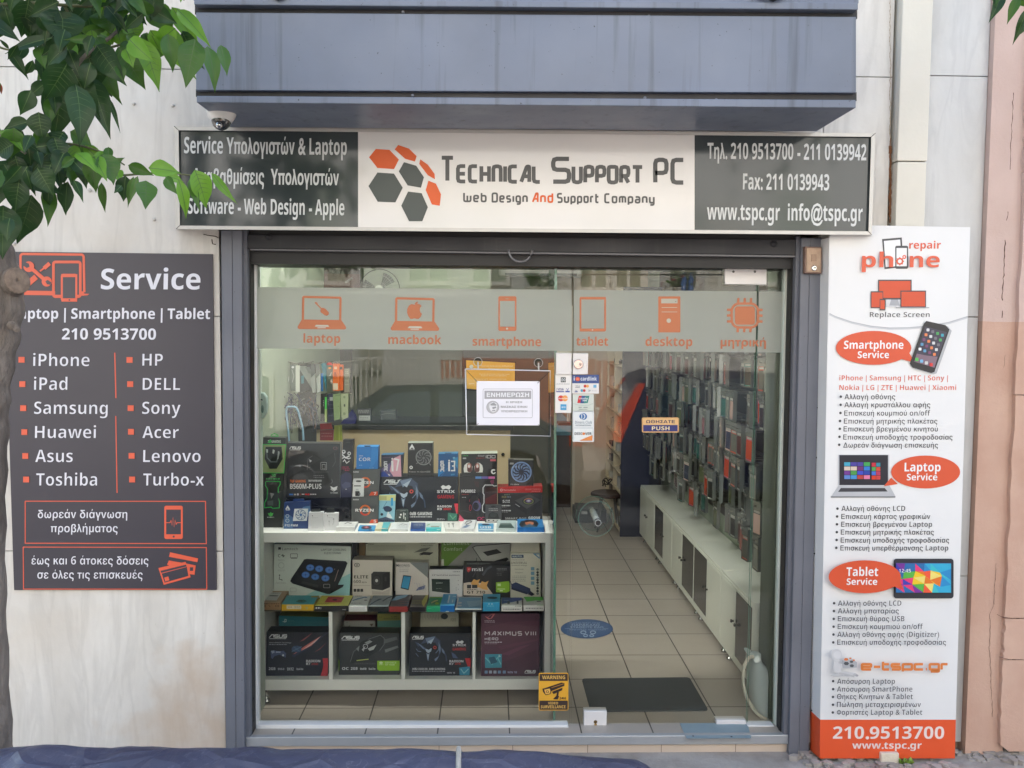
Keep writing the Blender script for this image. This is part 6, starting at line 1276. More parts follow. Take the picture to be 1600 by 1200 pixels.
carton('phone_case_box', 'cream box with a blue phone picture, right of the power supply cube box', C_, [(1462,312),(1786,312),(1786,612),(1458,612)], .06, (206,198,190),
  [('p',[(1600,312),(1786,312),(1786,470)],(120,124,122)), ('p',[(1466,328),(1484,340),(1466,356)],(40,40,60)), ('p',[(1484,328),(1478,342),(1484,356),(1490,356),(1490,328)],(40,40,60)), tx('KONIG',1496,1600,354,22,(90,92,96),'b'), *lines(1498,1590,(364,380,396,404),4,(140,140,140),2), ('p',[(1536,440),(1618,448),(1590,590),(1510,570)],(50,54,60)), ('p',[(1542,448),(1612,456),(1586,578),(1516,562)],(70,150,190)), ('p',[(1660,596),(1690,560),(1760,540),(1745,580)],(110,116,150)), *[('c',1650+((k*53) % 110),520+((k*29) % 70),4,4,(160,160,180),8) for k in range(18)]], z=Z2, Y=YD+.17, top=(190,184,168))
carton('laptop_desk_box', 'green cornered box with a grey lap desk picture, back of the middle shelf', D2, [(445,112),(1142,112),(1142,640),(445,640)], .05, (152,152,148),
  [('p',[(445,112),(760,112),(500,356),(445,356)],(110,146,62)), ('p',[(470,112),(738,112),(500,350),(482,356),(470,290)],(104,140,56)), tx('Luminess',470,724,138,34,(206,214,190),'r'), tx('Comfort',470,654,196,34,(206,214,190),'r'), ('p',[(760,160),(790,146),(1130,120),(1130,300),(860,310)],(186,186,182)), ('s',[(1130,120),(790,148),(758,162),(850,300)],7,(50,50,50)), ('p',[(860,208),(1000,178),(1050,216),(906,248)],(40,40,40)), ('p',[(920,320),(1000,290),(1100,262),(1120,280),(1060,330)],(40,40,40)), ('s',[(800,265),(796,300)],7,(60,60,60)), ('r',445,280,470,356,(196,196,186))], z=Z2, Y=YD+.335)
carton('drive_enclosure_box', 'white box with a dark green drive enclosure picture, central on the middle shelf', D2, [(324,382),(662,380),(656,640),(322,640)], .07, (206,204,202),
  [('r',324,372,662,382,(50,50,52)), *lines(560,632,(402,),7,(120,120,120),1), tx('2.5" hard drive enclosure',352,628,446,14,(90,90,92),'b'), ('p',[(348,476),(530,480),(532,622),(352,600)],(40,50,46)), tx('gembird',392,456,522,10,(190,196,190),'b'), *lines(392,450,(572,),4,(130,140,130),2), *[('r',612,y,618,y+8,(110,110,110)) for y in (488,530,576)], *lines(590,600,(560,570,580,590),4,(150,150,150),4)], z=Z2, Y=YD+.19, top=(60,60,60))
carton('graphics_card_box', 'black and cream box with orange ribbons and a green label, on the middle shelf', D2, [(670,336),(1134,342),(1132,656),(666,640)], .08, (48,46,48),
  [('p',[(700,362),(726,358),(746,366),(738,392),(716,412),(702,396)],(196,60,60)), ('p',[(712,374),(730,372),(722,394)],(230,150,140)), tx('msi',752,862,398,34,WT,'x'), ('s',[(760,460),(800,380),(840,350)],8,(80,80,84)), ('s',[(860,440),(900,380),(950,350)],22,(84,86,92)), *lines(1000,1100,(370,384),6,(150,150,150),3), ('r',1000,400,1070,412,(70,70,70)), *lines(1000,1050,(420,436),5,(120,120,120),4),
   ('p',[(666,520),(720,510),(880,520),(960,628),(962,650),(666,640)],(216,200,184)), ('p',[(740,520),(770,480),(800,492),(832,480),(816,516),(838,560),(770,566)],(222,166,96)), ('p',[(820,560),(850,500),(884,512),(918,496),(900,540),(912,590),(860,580)],(226,170,100)), ('r',702,536,744,572,(56,54,54)), ('r',752,536,806,570,(60,58,58)), *lines(704,806,(580,),7,(90,86,84),5), tx('GT 710',702,884,624,28,(50,46,44),'b'), ('p',[(992,512),(1120,500),(1128,520),(1128,600),(1096,614),(992,610)],(140,186,54)), ('r',1006,524,1040,548,(206,226,170)), ('r',1006,574,1082,582,(206,226,170)), ('r',1030,590,1060,600,(226,236,200)), *lines(700,940,(322,),6,(150,150,150),7)], z=Z2, Y=YD+.19, top=(34,34,36))
carton('adapter_bag', 'cream hanging box with a navy power brick picture, right end of the middle shelf', D2, [(1136,220),(1434,216),(1440,658),(1138,654)], .045, (210,206,190),
  [('p',rrect(1146,236,1268,268,6),(50,70,100)), tx('KASTEL',1158,1256,261,17,(206,214,220),'b'), ('p',[(1358,222),(1430,222),(1430,280)],(96,140,176)), ('p',[(1390,232),(1424,232),(1424,262)],(206,206,196)), *lines(1148,1280,(284,),6,(130,130,126),1), tx('UNIVERSAL',1146,1304,328,24,(80,80,80),'r'), tx('Automatic Voltage',1148,1302,348,13,(100,100,98),'r'), tx('Notebook',1180,1268,386,13,(120,130,120),'r'), tx('Adaptor',1184,1262,420,13,(120,130,120),'r'), *lines(1156,1290,(446,462,478,496),5,(140,140,136),3),
   ('p',[(1146,530),(1190,510),(1334,572),(1340,610),(1300,632),(1146,580)],(44,56,90)), ('p',[(1146,560),(1300,610),(1300,632),(1146,582)],(30,38,64)), ('p',[(1340,600),(1380,630),(1350,648),(1310,630)],(30,34,50)), ('s',[(1150,540),(1136,500)],5,(40,44,60))] + [('p',rrect(1340,y,1376,y+34,5),(120,160,180)) for y in (358,404,454,502)] + [('c',1408,y,13,13,(50,54,56) if k % 3 else (120,126,126),14) for k, y in enumerate((382,412,438,464,488,514,542,570,598,624))], z=Z2, Y=YD+.20, tab=(1142,1430,118,222))
carton('kraft_parcel', 'brown cardboard parcel with a white label lying at the left end of the middle shelf', C_, [(120,712),(318,712),(312,788),(118,786)], .02, (152,118,86), [], z=Z2) if 0 else None
flat('kraft_parcel', 'brown cardboard parcel with a white label lying at the left end of the middle shelf', C_, 120,312,716,788, 226,404,580, Z2, (160,126,92),(170,138,104), [('p',[(146,690),(196,612),(322,612),(270,692)],(206,206,204)), ('p',[(190,650),(206,638),(290,642),(276,652)],(90,96,100)), *lines(216,300,(620,),4,(110,110,110),1)], [*lines(136,302,(722,),7,(70,54,44),2), tx('CE',256,296,756,18,(70,54,44),'b'), ('f',140,742,156,756,4,(70,54,44)), ('s',[(190,740),(206,756)],4,(70,54,44))])
flat('router_box', 'teal lidded box with a yellow front on the middle shelf edge', C_, 320,640,732,796, 372,694,642, Z2, (222,176,40),(70,170,180), [('p',[(462,706),(490,686),(545,684),(578,700),(540,714),(500,714)],(40,110,96)), ('p',[(490,694),(530,690),(520,704)],(30,50,50)), ('p',[(612,650),(694,648),(690,660),(618,662)],(200,170,60)), *lines(388,450,(650,),4,(170,214,214),3)], [('p',rrect(370,742,516,778,4),(222,214,190)), *lines(384,430,(754,),9,(170,130,130),4), *lines(448,506,(752,764),4,(150,140,120),5), ('c',572,768,14,14,(190,176,110),14)])
flat('router_box', 'yellow lidded box with a red panel and a black front on the middle shelf edge', C_, 648,984,744,800, 722,1036,644, Z2, (44,42,40),(222,214,96), [('p',[(748,712),(786,656),(948,658),(916,712)],(186,64,74)), ('c',852,686,60,20,(200,80,90),24), ('c',852,686,24,9,(50,34,36),18), *lines(680,800,(722,),4,(150,140,60),3)], [('r',660,760,676,776,WT), ('r',684,760,700,776,WT), ('r',706,760,718,780,(150,150,150)), *lines(930,964,(780,),7,(190,190,190),4)])
flat('cable_box', 'white box with a blue cable picture on the middle shelf edge', C_, 992,1176,750,806, 1040,1214,648, Z2, (222,222,222),(214,218,218), [('s',[(1030,694),(1080,676),(1150,660),(1176,664)],9,(84,130,170)), ('s',[(1060,690),(1130,672)],4,(150,170,190)), *lines(1056,1126,(646,),5,(110,110,116),1), *lines(1014,1120,(716,),6,(120,130,140),2), ('c',1160,690,16,4,(50,54,60),12)])
flat('cable_box', 'grey lidded box with dark cable pictures and a black front on the middle shelf edge', C_, 1186,1388,752,808, 1236,1434,642, Z2, (44,46,44),(150,160,164), [('s',[(1200,738),(1260,700),(1318,676)],9,(40,60,84)), ('s',[(1330,700),(1380,668),(1430,650)],9,(50,60,76)), ('s',[(1280,690),(1300,680)],14,(50,70,96)), *lines(1236,1280,(656,),6,(90,96,100),3)])
flat('cable_box', 'dark lidded box with a red front and light blue stripe on the middle shelf', C_, 1396,1582,752,810, 1450,1628,634, Z2, (150,56,52),(54,44,46), [('p',[(1414,694),(1470,648),(1590,634),(1560,660),(1470,690)],(130,176,206)), *lines(1500,1590,(700,720),5,(150,80,80),3)])
flat('memory_box', 'black lidded box with a yellow burst on the middle shelf edge', D2, 128,290,756,808, 170,320,632, Z2, (50,46,46),(58,54,50), [('p',[(250,700),(290,640),(318,640),(300,700),(270,752),(252,730)],(170,164,50)), *lines(150,250,(690,706,720),5,(130,124,60),3)], [('f',130,758,288,804,2,(110,104,100))])
flat('adapter_box', 'green box with a yellow plug picture on the middle shelf edge', D2, 298,432,756,808, 330,456,656, Z2, (50,172,126),(36,150,96), [('p',[(320,740),(340,700),(420,690),(410,740)],(30,130,90)), ('s',[(345,716),(380,698),(412,690)],12,(206,196,130)), ('c',400,722,20,12,(150,180,50),14), ('s',[(330,664),(452,662)],5,(180,190,60))], [*lines(310,346,(770,),4,(130,210,180),2)])
flat('adapter_box', 'bright blue box with white print, beside the green one on the middle shelf edge', D2, 434,576,742,808, 466,600,628, Z2, (36,118,196),(76,160,206), [('s',[(512,716),(528,640)],14,(206,226,236)), ('s',[(556,712),(562,684)],8,(190,216,230)), *lines(560,590,(650,),5,(190,216,230),1)], [('c',506,804,18,6,(210,226,236),14)])
flat('screen_protector_box', 'pale framed box with a soft blue picture on the middle shelf edge', D2, 582,846,784,808, 612,852,646, Z2, (60,62,64),(206,210,210), [('p',[(604,772),(622,662),(844,664),(840,774)],(120,170,206)), ('c',630,716,22,10,(196,206,210),14), ('c',628,744,22,8,(196,206,210),14), *lines(630,720,(654,),5,(130,134,140),3), ('s',[(790,748),(815,738)],5,(50,60,70)), ('p',[(700,700),(840,690),(840,740),(720,760)],(150,190,214))])
flat('network_adapter_box', 'cyan box with a small black antenna picture on the middle shelf edge', D2, 860,1028,716,802, 862,1034,628, Z2, (60,160,206),(66,170,214), [('c',955,666,52,12,(30,50,70),20)], [('c',922,728,8,5,(210,230,240),10), ('c',952,728,8,5,(210,230,240),10), *lines(906,972,(744,),9,(120,196,226),4), ('f',862,720,1026,798,2,(50,140,190))])
flat('memory_box', 'white box with a blue corner, left of the green cornered one on the shelf edge', D2, 1046,1252,748,802, 1048,1250,664, Z2, (222,220,216),(216,216,214), [('p',[(1050,664),(1250,664),(1250,690),(1050,728)],(56,76,150)), ('r',1106,700,1130,726,(50,54,70)), ('r',1198,694,1218,726,(50,54,70)), *lines(1070,1120,(690,),4,(170,180,210),3)], [tx('512GB',1184,1242,756,10,(60,60,70),'b'), *lines(1066,1236,(776,),9,(110,110,114),4)])
flat('memory_box', 'white box with a green corner at the right end of the middle shelf edge', D2, 1268,1472,744,798, 1266,1460,656, Z2, (222,220,216),(216,216,212), [('p',[(1268,656),(1460,656),(1466,690),(1300,704)],(86,190,70)), ('p',[(1290,706),(1400,690),(1444,694),(1440,712)],(206,214,206)), ('s',[(1400,700),(1440,700)],8,(50,54,60))], [tx('256GB',1404,1464,742,9,(110,170,90),'b'), *lines(1290,1460,(766,),9,(110,110,114),7)])

# ---------------------------------------------------------------- lower compartments
Z3 = zb
carton('router_box', 'teal box with a white emblem at the back of the leftmost lower compartment', E_k, [(292,140),(785,156),(785,700),(290,700)], .08, (46,112,124),
  [('s',[(352,210),(352,176),(368,180),(366,200),(330,200)],7,(190,210,206)), tx('tp-link',384,446,198,12,(110,150,150),'r')], z=Z3, Y=YD+.2, top=(150,150,60))
carton('graphics_card_box', 'black box with red light streaks and a game controller, in the leftmost lower compartment', E_k, [(172,304),(786,304),(780,744),(160,730)], .09, (38,40,48),
  [*asus(196,374,362,34), tx('AMD EYEFINITY Technology',194,416,416,10,(190,190,194),'b'), *lines(194,370,(426,),7,(170,170,176),2), ('p',[(420,540),(600,430),(770,310),(786,310),(600,460),(440,560)],(48,56,78)), ('p',[(430,530),(560,440),(700,350),(620,440),(540,480)],(206,110,100)), ('p',[(520,490),(640,400),(720,340),(650,410),(590,450)],(236,190,180)), ('p',[(500,400),(570,350),(630,310),(590,350),(540,390)],(150,80,80)), ('p',[(640,510),(700,470),(770,410),(700,480)],(150,70,70)), ('c',470,474,50,34,(60,84,116),20), ('s',[(420,500),(520,450)],8,(90,120,150)), ('s',[(440,450),(500,500)],6,(90,120,150)),
   ('p',[(210,500),(240,486),(300,498),(340,490),(366,520),(360,560),(336,550),(300,530),(250,545),(228,575),(214,560)],(84,96,130)), ('p',[(212,492),(246,490),(250,510),(226,520)],(170,180,200)), ('r',262,498,310,512,(170,180,206)), ('c',335,537,10,10,(220,224,230),10), tx('RADEON',566,706,606,24,WT,'x'), tx('R7',566,606,634,24,WT,'x'), tx('250',618,684,634,20,(190,50,50),'x'), ('p',[(730,566),(786,566),(780,744),(708,744),(728,690),(738,630)],(190,50,54)), tx('2GB',192,258,684,26,WT,'b'), tx('DVI-D',284,346,684,20,WT,'b'), tx('DX12',376,440,688,28,WT,'b'), tx('Dual-fan',470,536,684,20,WT,'b')], z=Z3, top=(30,31,38))
carton('router_box', 'dark red and grey box behind the green labelled box in the second lower compartment', E_k, [(942,190),(1256,190),(1256,700),(942,700)], .10, (150,150,146), [('p',[(1200,224),(1240,220),(1220,250)],(80,60,56)), ('s',[(985,262),(1000,240)],9,(60,70,60)), *lines(960,990,(208,),5,(110,110,110),2)], z=Z3, Y=YD+.22, side=(120,40,46), top=(120,40,46))
carton('router_box', 'teal and olive box behind the green labelled box in the second lower compartment', E_k, [(1278,120),(1510,120),(1510,700),(1278,700)], .10, (76,124,116), [('p',[(1278,120),(1510,120),(1510,186),(1278,194)],(128,124,60)), tx('TL-WN',1412,1476,158,12,(40,40,30),'b'), *lines(1340,1500,(168,),8,(90,86,44),2), *lines(1296,1320,(150,),7,(60,60,40),3)], z=Z3, Y=YD+.2)
carton('graphics_card_box', 'dark grey box with a silver fan and lime green label, second lower compartment', E_k, [(896,308),(1496,316),(1500,734),(890,724)], .09, (58,60,60),
  [*asus(920,1100,376,32), ('p',[(1000,560),(1050,480),(1200,360),(1330,332),(1350,400),(1320,470),(1180,560),(1020,620)],(44,46,46)), ('s',[(1008,600),(1040,500),(1200,372),(1310,335),(1348,370),(1344,430),(1300,490)],6,(110,114,112)), ('p',[(1350,480),(1480,440),(1490,460),(1360,510)],(120,124,122)), ('p',[(1340,380),(1470,350),(1480,380),(1350,420)],(96,100,98)), ('c',1180,450,86,70,(34,36,36),30), ('p',[(1180,470),(1270,430),(1240,480),(1200,492)],(190,194,190)), ('p',[(1120,480),(1160,440),(1140,500)],(170,174,170)), ('p',[(1150,410),(1200,386),(1230,400),(1180,430)],(150,154,150)), ('p',[(1066,470),(1100,440),(1090,500)],(130,134,130)), ('o',1158,448,22,22,5,(206,208,206)), ('p',[(1070,585),(1190,572),(1190,580),(1070,594)],(200,210,110)), *lines(1050,1260,(612,),16,(84,86,86),3),
   ('p',[(1276,592),(1500,590),(1500,690),(1296,692),(1276,676)],(150,196,44)), ('c',1314,612,18,12,(216,232,180),14), *lines(1296,1336,(628,),6,(216,232,180),3), tx('GEFORCE',1356,1466,618,16,(206,226,170),'b'), tx('GT 1030',1356,1450,638,15,(216,232,180),'b'), tx('OC',924,990,682,26,WT,'x'), tx('2GB',1012,1080,682,26,WT,'b'), tx('0dB',1104,1168,682,20,WT,'b'), tx('Dual-fan',1192,1258,682,20,WT,'b'), ('p',[(890,588),(898,588),(896,690),(890,690)],(150,196,44))], z=Z3, top=(44,46,46))
carton('device_box', 'cream box with fine print behind the bird face box of the third lower compartment', F_, [(212,96),(552,96),(548,640),(212,640)], .08, (170,166,150), [*[('r',230+k*14,112,233+k*14,160-((k*13) % 26),(120,118,106)) for k in range(16)], ('c',425,132,32,26,(40,44,44),20), *lines(480,530,(150,160,170),4,(110,108,96),3)], z=Z3, Y=YD+.18)
carton('graphics_card_box', 'black box with a blue bird face and small blue picture, third lower compartment', F_, [(112,284),(660,280),(660,660),(110,662)], .10, (42,44,50),
  [*asus(138,240,330,24), *owl(275,420,1.02), ('p',[(526,360),(545,346),(562,356),(582,346),(598,358),(584,378),(560,370),(538,378)],WT), tx('STRIX',498,620,398,19,WT,'x'), tx('GAMING',498,616,436,24,(200,60,56),'b'), ('p',[(486,450),(520,470),(548,508),(500,500)],(80,96,126)), tx('RADEON',470,594,542,20,WT,'b'), tx('R7',470,506,564,18,WT,'b'), tx('370',518,570,564,18,RED,'b'), ('p',[(608,506),(660,504),(660,590),(640,600)],(206,56,56)), ('p',[(556,590),(654,578),(650,656),(560,656)],(60,140,170)), ('s',[(570,600),(600,640),(640,600)],8,(150,200,210)), tx('30% COOLER. 0dB GAMING',136,432,610,18,WT,'x'), *lines(136,430,(618,),7,(190,190,196),4), tx('WIN 10',448,520,642,13,(200,200,206),'b')], z=Z3, top=(34,36,40))
carton('motherboard_box', 'plum coloured motherboard box with silver lettering, in the rightmost lower compartment', F_, [(756,108),(1274,106),(1274,664),(752,666)], .09, (84,52,66),
  [('p',[(756,240),(1000,180),(1274,170),(1274,420),(900,560),(756,600)],(94,58,72)), ('p',[(900,400),(1274,330),(1274,344),(930,430)],(104,62,78)), ('p',[(930,470),(1100,400),(1200,380),(1000,480)],(110,66,84)), ('p',[(784,130),(812,138),(850,108),(880,106),(850,150),(820,160)],(190,110,110)), ('p',[(812,142),(846,116),(862,114),(836,150)],(84,52,66)), *lines(784,876,(168,180),6,(180,170,176),3), tx('MAXIMUS VIII',784,1244,304,36,(206,200,206),'x') if 0 else ('k','MAXIMUS',784,1118,304,40,(210,204,208),.2,.22), ('k','VIII',1142,1244,304,40,(210,204,208),.2,.22), ('k','HERO',784,906,346,26,(206,200,206),.24,.22), *lines(784,938,(358,),9,(200,194,200),4), *lines(784,900,(374,),5,(170,150,160),5),
   ('p',[(786,470),(938,468),(936,590),(788,592)],(70,150,170)), ('s',[(790,500),(850,560),(900,500),(930,560)],10,(120,196,206)), ('p',[(820,500),(870,490),(900,540),(840,560)],(50,96,120)), ('p',[(912,470),(930,490),(905,500)],(170,210,216))] + [('p',rrect(x,616,x+27,642,4),(170,176,190) if x % 2 else (120,150,180)) for x in (784,823,863,902,946)] + [tx('WIN 10',988,1072,640,18,(170,176,200),'b'), *asus(1142,1240,634,22)], z=Z3, side=(60,38,48))
carton('clear_case', 'dark box edge standing right of the plum motherboard box', F_, [(1280,110),(1300,110),(1302,560),(1282,560)], .10, (70,72,74), [], z=Z3, Y=YD+.1)

# ================================================================= ACCESSORIES HANGING BEHIND THE DISPLAY
G_ = (390,540,6.9565)
def gy(K, x, y, Y): return Map(K, Y=Y)(x, y)
def hang(name, label, q, Y, rgb, items=(), th=.02, cat='pack', K=G_, rough=.35):
    return carton(name, label, K, q, th, rgb, items, Y=Y, cat=cat, group='accessories hanging left of the counter', rough=rough)
rk = empty('accessory_stand', (0,0,0), 'dark hook stand with accessories hanging from it, left behind the display shelf', 'display stand')
YR = 1.45
b = B(); c0 = gy(G_,150,30,YR+.25); c1 = gy(G_,720,900,YR+.25); b.box(c0.x, c1.x, YR+.25, YR+.27, .0, gy(G_,0,190,YR+.25).z, mat((60,62,58), .6)); b.build('back_panel', rk)
b = B()
for x, y in ((330,160),(470,200),(610,190),(700,200),(850,185),(960,190),(330,480),(420,500),(560,520),(700,515),(860,525),(1010,520)):
    p_ = gy(G_,x,y,YR); b.tube([p_+Vector((0,.25,0)), p_+Vector((0,-.06,0)), p_+Vector((0,-.075,.012))], .003, HOOKM, 6)
b.tube([gy(G_,340,160,YR-.02), gy(G_,560,205,YR-.02), gy(G_,800,195,YR-.02), gy(G_,1150,165,YR-.02)], .003, HOOKM, 6)
b.build('hook', rk)
hang('dark_poster', 'brown patterned card at the far left behind the glass', [(175,155),(335,160),(330,372),(172,368)], YR-.05, (64,46,36), [('c',215,215,22,14,(110,70,50),12), ('c',300,215,22,14,(110,70,50),12), ('s',[(190,300),(250,250),(310,300)],12,(96,62,46)), ('s',[(200,180),(250,230),(310,180)],9,(86,56,42)), ('s',[(210,335),(250,345),(300,332)],9,(100,66,48))], cat='poster')
hang('grey_pack', 'grey pack with a white clip, hanging beside the brown card', [(440,205),(505,205),(515,490),(445,490)], YR-.02, (110,118,112), [('c',470,235,14,12,WT,12), ('s',[(460,260),(480,330),(465,400)],8,(170,176,172)), ('r',400,340,430,390,(190,194,190))])
hang('white_pack', 'white pack with a small blue phone picture, first of the row of packs', [(520,220),(610,225),(690,310),(700,505),(545,505)], YR-.03, (136,142,136), [('p',[(560,330),(592,322),(590,410),(562,416)],(70,120,130)), ('p',[(605,232),(650,232),(690,310),(640,300)],(100,106,104)), ('r',500,215,545,505,(206,208,200))])
hang('white_pack', 'white pack with a grey pointed flap, second of the row of packs', [(660,360),(715,300),(722,505),(685,515)], YR-.06, (150,156,152), [('p',[(665,200),(700,195),(715,300),(668,350)],(90,94,92))])
hang('white_pack', 'white pack with a dark grey top, left of the teal one', [(722,360),(768,300),(770,500),(735,512)], YR-.09, (146,152,148), [('p',[(715,200),(755,200),(768,300),(722,350)],(96,100,98))])
hang('teal_pack', 'teal and blue edged hanging pack left of the red one', [(778,200),(800,186),(835,190),(832,500),(768,504)], YR-.04, (36,110,124), [('r',772,300,800,495,(40,100,160))])
hang('red_pack', 'red hanging pack with round top and white marks, beside the orange ones', [(836,210),(850,184),(880,182),(905,215),(905,500),(880,518),(828,505)], YR-.07, (176,44,40), [('c',872,245,16,12,(220,140,60),12), tx('5',880,900,410,40,(220,200,190),'b'), ('s',[(870,330),(890,290)],5,WT), ('r',858,350,870,356,WT)])
hang('orange_pack', 'orange hanging pack with dark rays, nearest the red one', [(906,195),(975,198),(972,495),(904,488)], YR-.05, (214,104,36), [('r',918,228,950,256,(226,190,160)), *[('s',[(925+k*3,290),(915+k*13,360)],4,(150,50,30)) for k in range(4)], ('r',908,410,960,480,(206,190,170))])
hang('orange_pack', 'second orange hanging pack with a black clip, right of the rayed one', [(976,205),(1018,210),(1016,485),(972,490)], YR-.02, (206,96,34), [('r',976,230,1010,260,(50,40,34))])
hang('silver_pack', 'slim silver hanging pack right of the orange packs', [(1030,250),(1085,250),(1085,510),(1030,510)], YR, (140,138,124), [('r',1028,200,1086,246,(60,58,54)), *lines(1040,1076,(280,300,340,380,420),8,(170,168,156),3)])
hang('orange_edge_box', 'orange and black box standing under the brown card', [(210,480),(270,480),(266,805),(205,805)], YR-.0, (170,80,34), [('r',222,520,232,760,(110,44,24))])
hang('black_box', 'black box with a grey brand line right of the orange edge', [(272,484),(420,484),(420,800),(270,800)], YR, (48,46,46), [tx('PRO Gaming',284,380,516,16,(130,130,130),'b'), *lines(290,340,(750,770),8,(90,90,90),3)])
hang('black_pack', 'black hanging pack with a bright green stripe below the teal one', [(772,524),(838,520),(845,832),(768,820)], YR-.06, (34,34,38), [('r',818,560,840,690,(70,180,80)), ('r',816,690,842,830,(150,170,110)), *[('c',804,600+k*18,4,4,(190,190,190),8) for k in range(4)]])
hang('navy_pack', 'navy hanging pack with tiny print below the red one', [(846,522),(925,520),(918,828),(844,832)], YR-.03, (44,50,74), [('r',870,560,905,598,(170,176,170)), *[('c',854,590+k*18,4,4,(190,190,190),8) for k in range(4)], *lines(860,910,(640,680,760),6,(90,96,120),4)])
hang('green_pack', 'pale green hanging pack below the orange ones', [(906,530),(985,520),(985,800),(918,812)], YR-.08, (126,146,104), [('r',990-60,540,980,548,(90,110,80)), ('c',965,660,4,4,(50,60,50),8)])
hang('green_pack', 'cream green hanging pack with round holes, right of the plainer one', [(990,530),(1072,520),(1070,780),(1000,812)], YR-.06, (160,168,138), [('c',1030,560,12,14,(120,130,100),14), ('c',1032,650,9,16,(60,66,56),14), ('c',1030,740,14,16,(120,130,100),14)])
hang('red_rack_pack', 'bright red pack low behind the motherboard box', [(765,850),(885,845),(900,905),(770,915)], YR, (176,40,40), [])
hang('pink_rack_pack', 'dark pink pack under the bright red one', [(765,920),(915,915),(905,1030),(765,1030)], YR+.02, (150,50,62), [*lines(780,900,(950,980),8,(190,120,120),3)])
hang('lime_rack_pack', 'lime pack with thin stripes right of the pink one', [(920,870),(1000,865),(1005,1030),(915,1030)], YR, (150,160,50), [('s',[(950,880),(950,1030)],4,(110,120,40)), ('s',[(975,880),(975,1030)],4,(200,206,110))])
# tangled cables and a bag of earphones
b = B(); rr = random.Random(31)
for k in range(26):
    x, y = rr.uniform(350,720), rr.uniform(500,640); pts = []
    for j in range(7):
        pts.append(gy(G_, x+rr.uniform(-40,40), y+j*rr.uniform(25,60), YR-.06-rr.random()*.08))
    pts = [Vector(p) for p in catmull([tuple(p) for p in pts], 5)]
    b.tube(pts, .0035, mat(rr.choice([(60,60,60),(96,96,92),(150,150,146),(50,60,84),(120,90,80)]), .4), 6)
props(b.build('cable_bundle'), 'tangle of grey and black cables hanging behind the motherboard box', 'cables')
b = B(); st = [(430,1080),(418,900),(400,760),(405,680),(450,665),(510,680),(545,780),(575,900),(585,1030)]
b.tube([gy(G_,x,y,.95) for x, y in catmull(st, 6)], .0062, mat((130,164,186), .5), 8); props(b.build('blue_strap'), 'light blue looped strap hanging behind the motherboard box', 'strap')
for i, (q, l) in enumerate((([(80,560),(110,515),(150,510),(185,560),(192,640),(185,730),(150,790),(105,798),(78,760)],'pale oval device with two dark buttons by the left profile, the upper of two'), ([(60,850),(80,820),(110,835),(130,880),(128,1050),(120,1110),(70,1110)],'pale rounded device low by the left profile, the lower of two'))):
    Yq = .33; pts = [Map(G_, Y=Yq)(x, y) for x, y in q]; b = B(); b.prism(pts, (0,.03,0), mat((176,196,190), .3, gain=.85))
    pn = Pen(b, Map(G_, Y=Yq), .0006)
    if i == 0: pn.run([('c',128,590,14,11,(60,74,72),14), ('c',140,690,15,44,(110,140,136),20), ('c',140,700,10,30,(90,120,118),18), ('s',[(122,596),(140,606)],5,WT)])
    o = b.build('hand_dryer' if 0 else 'wall_device', bevel=.006); props(o, l, 'device')
b = B(); hang('dark_monitor', 'tall dark panel standing right of the pale wall behind the packs', [(980,40),(1112,40),(1112,520),(985,520)], YR+1.2, (54,54,48), [])
carton('blue_box', 'navy blue box on the counter behind the hanging packs', G_, [(985,850),(1110,700),(1160,790),(1150,850)], .05, (36,40,100), [], Y=1.95, group='things on the counter')
b = B(); b.prism([gy(G_,x,y,YCn+.1) for x, y in ((1160,690),(1320,690),(1312,815),(1180,815))], (0,.06,0), mat((80,84,84), .4)); Pen(b, Map(G_, Y=YCn+.1), .001).run([('r',1188,760,1310,815,(190,194,190)), *lines(1200,1290,(780,796),5,(110,110,110),3), *lines(1180,1300,(700,712,726),9,(170,170,170),2)])
props(b.build('card_stand'), 'small counter stand with a white price card', 'stand')
b = B()
carton('counter_tray', 'dark glass tray on the counter right of the price card', G_, [(1420,710),(1585,705),(1590,800),(1425,805)], .12, (74,80,78), [('s',[(1430,750),(1500,735),(1580,745)],6,(120,126,122))], Y=YCn+.12, group='things on the counter')

# ================================================================= BACK OF THE SHOP
XR0 = P(946,740,YBK).x
t = empty('rack', (0,0,0), 'cream open shelf rack on the right at the back of the shop', 'shelf')
y0_, y1_ = 3.98, YBK-.02
RK = mat((222,206,176), .5, 0, .04, 4, gain=.88)
def rkx(): return XR0
for yy in (y0_, 4.48, y1_):
    b = B(); b.box(XR0, XR-.04, yy, yy+.018, 0, 2.3, RK if yy > 4 else mat((44,48,66), .5)); b.build('side_panel', t)
RZ = [.05,.24,.40,.58,.74,.92,1.12,1.34,1.58,1.85,2.12,2.29]
for z in RZ:
    b = B(); b.box(XR0+.002, XR-.042, y0_+.019, y1_-.001, z-.016, z, RK); b.build('shelf', t)
b = B(); b.box(XR-.06, XR-.043, y0_, y1_, 0, 2.3, RK); b.build('back_board', t)
rr = random.Random(77); kinds = [('router','white router box'),('cable_coil','coil of black cable'),('small_box','small grey box'),('folded_bag','pale folded bag')]
cnt = 0
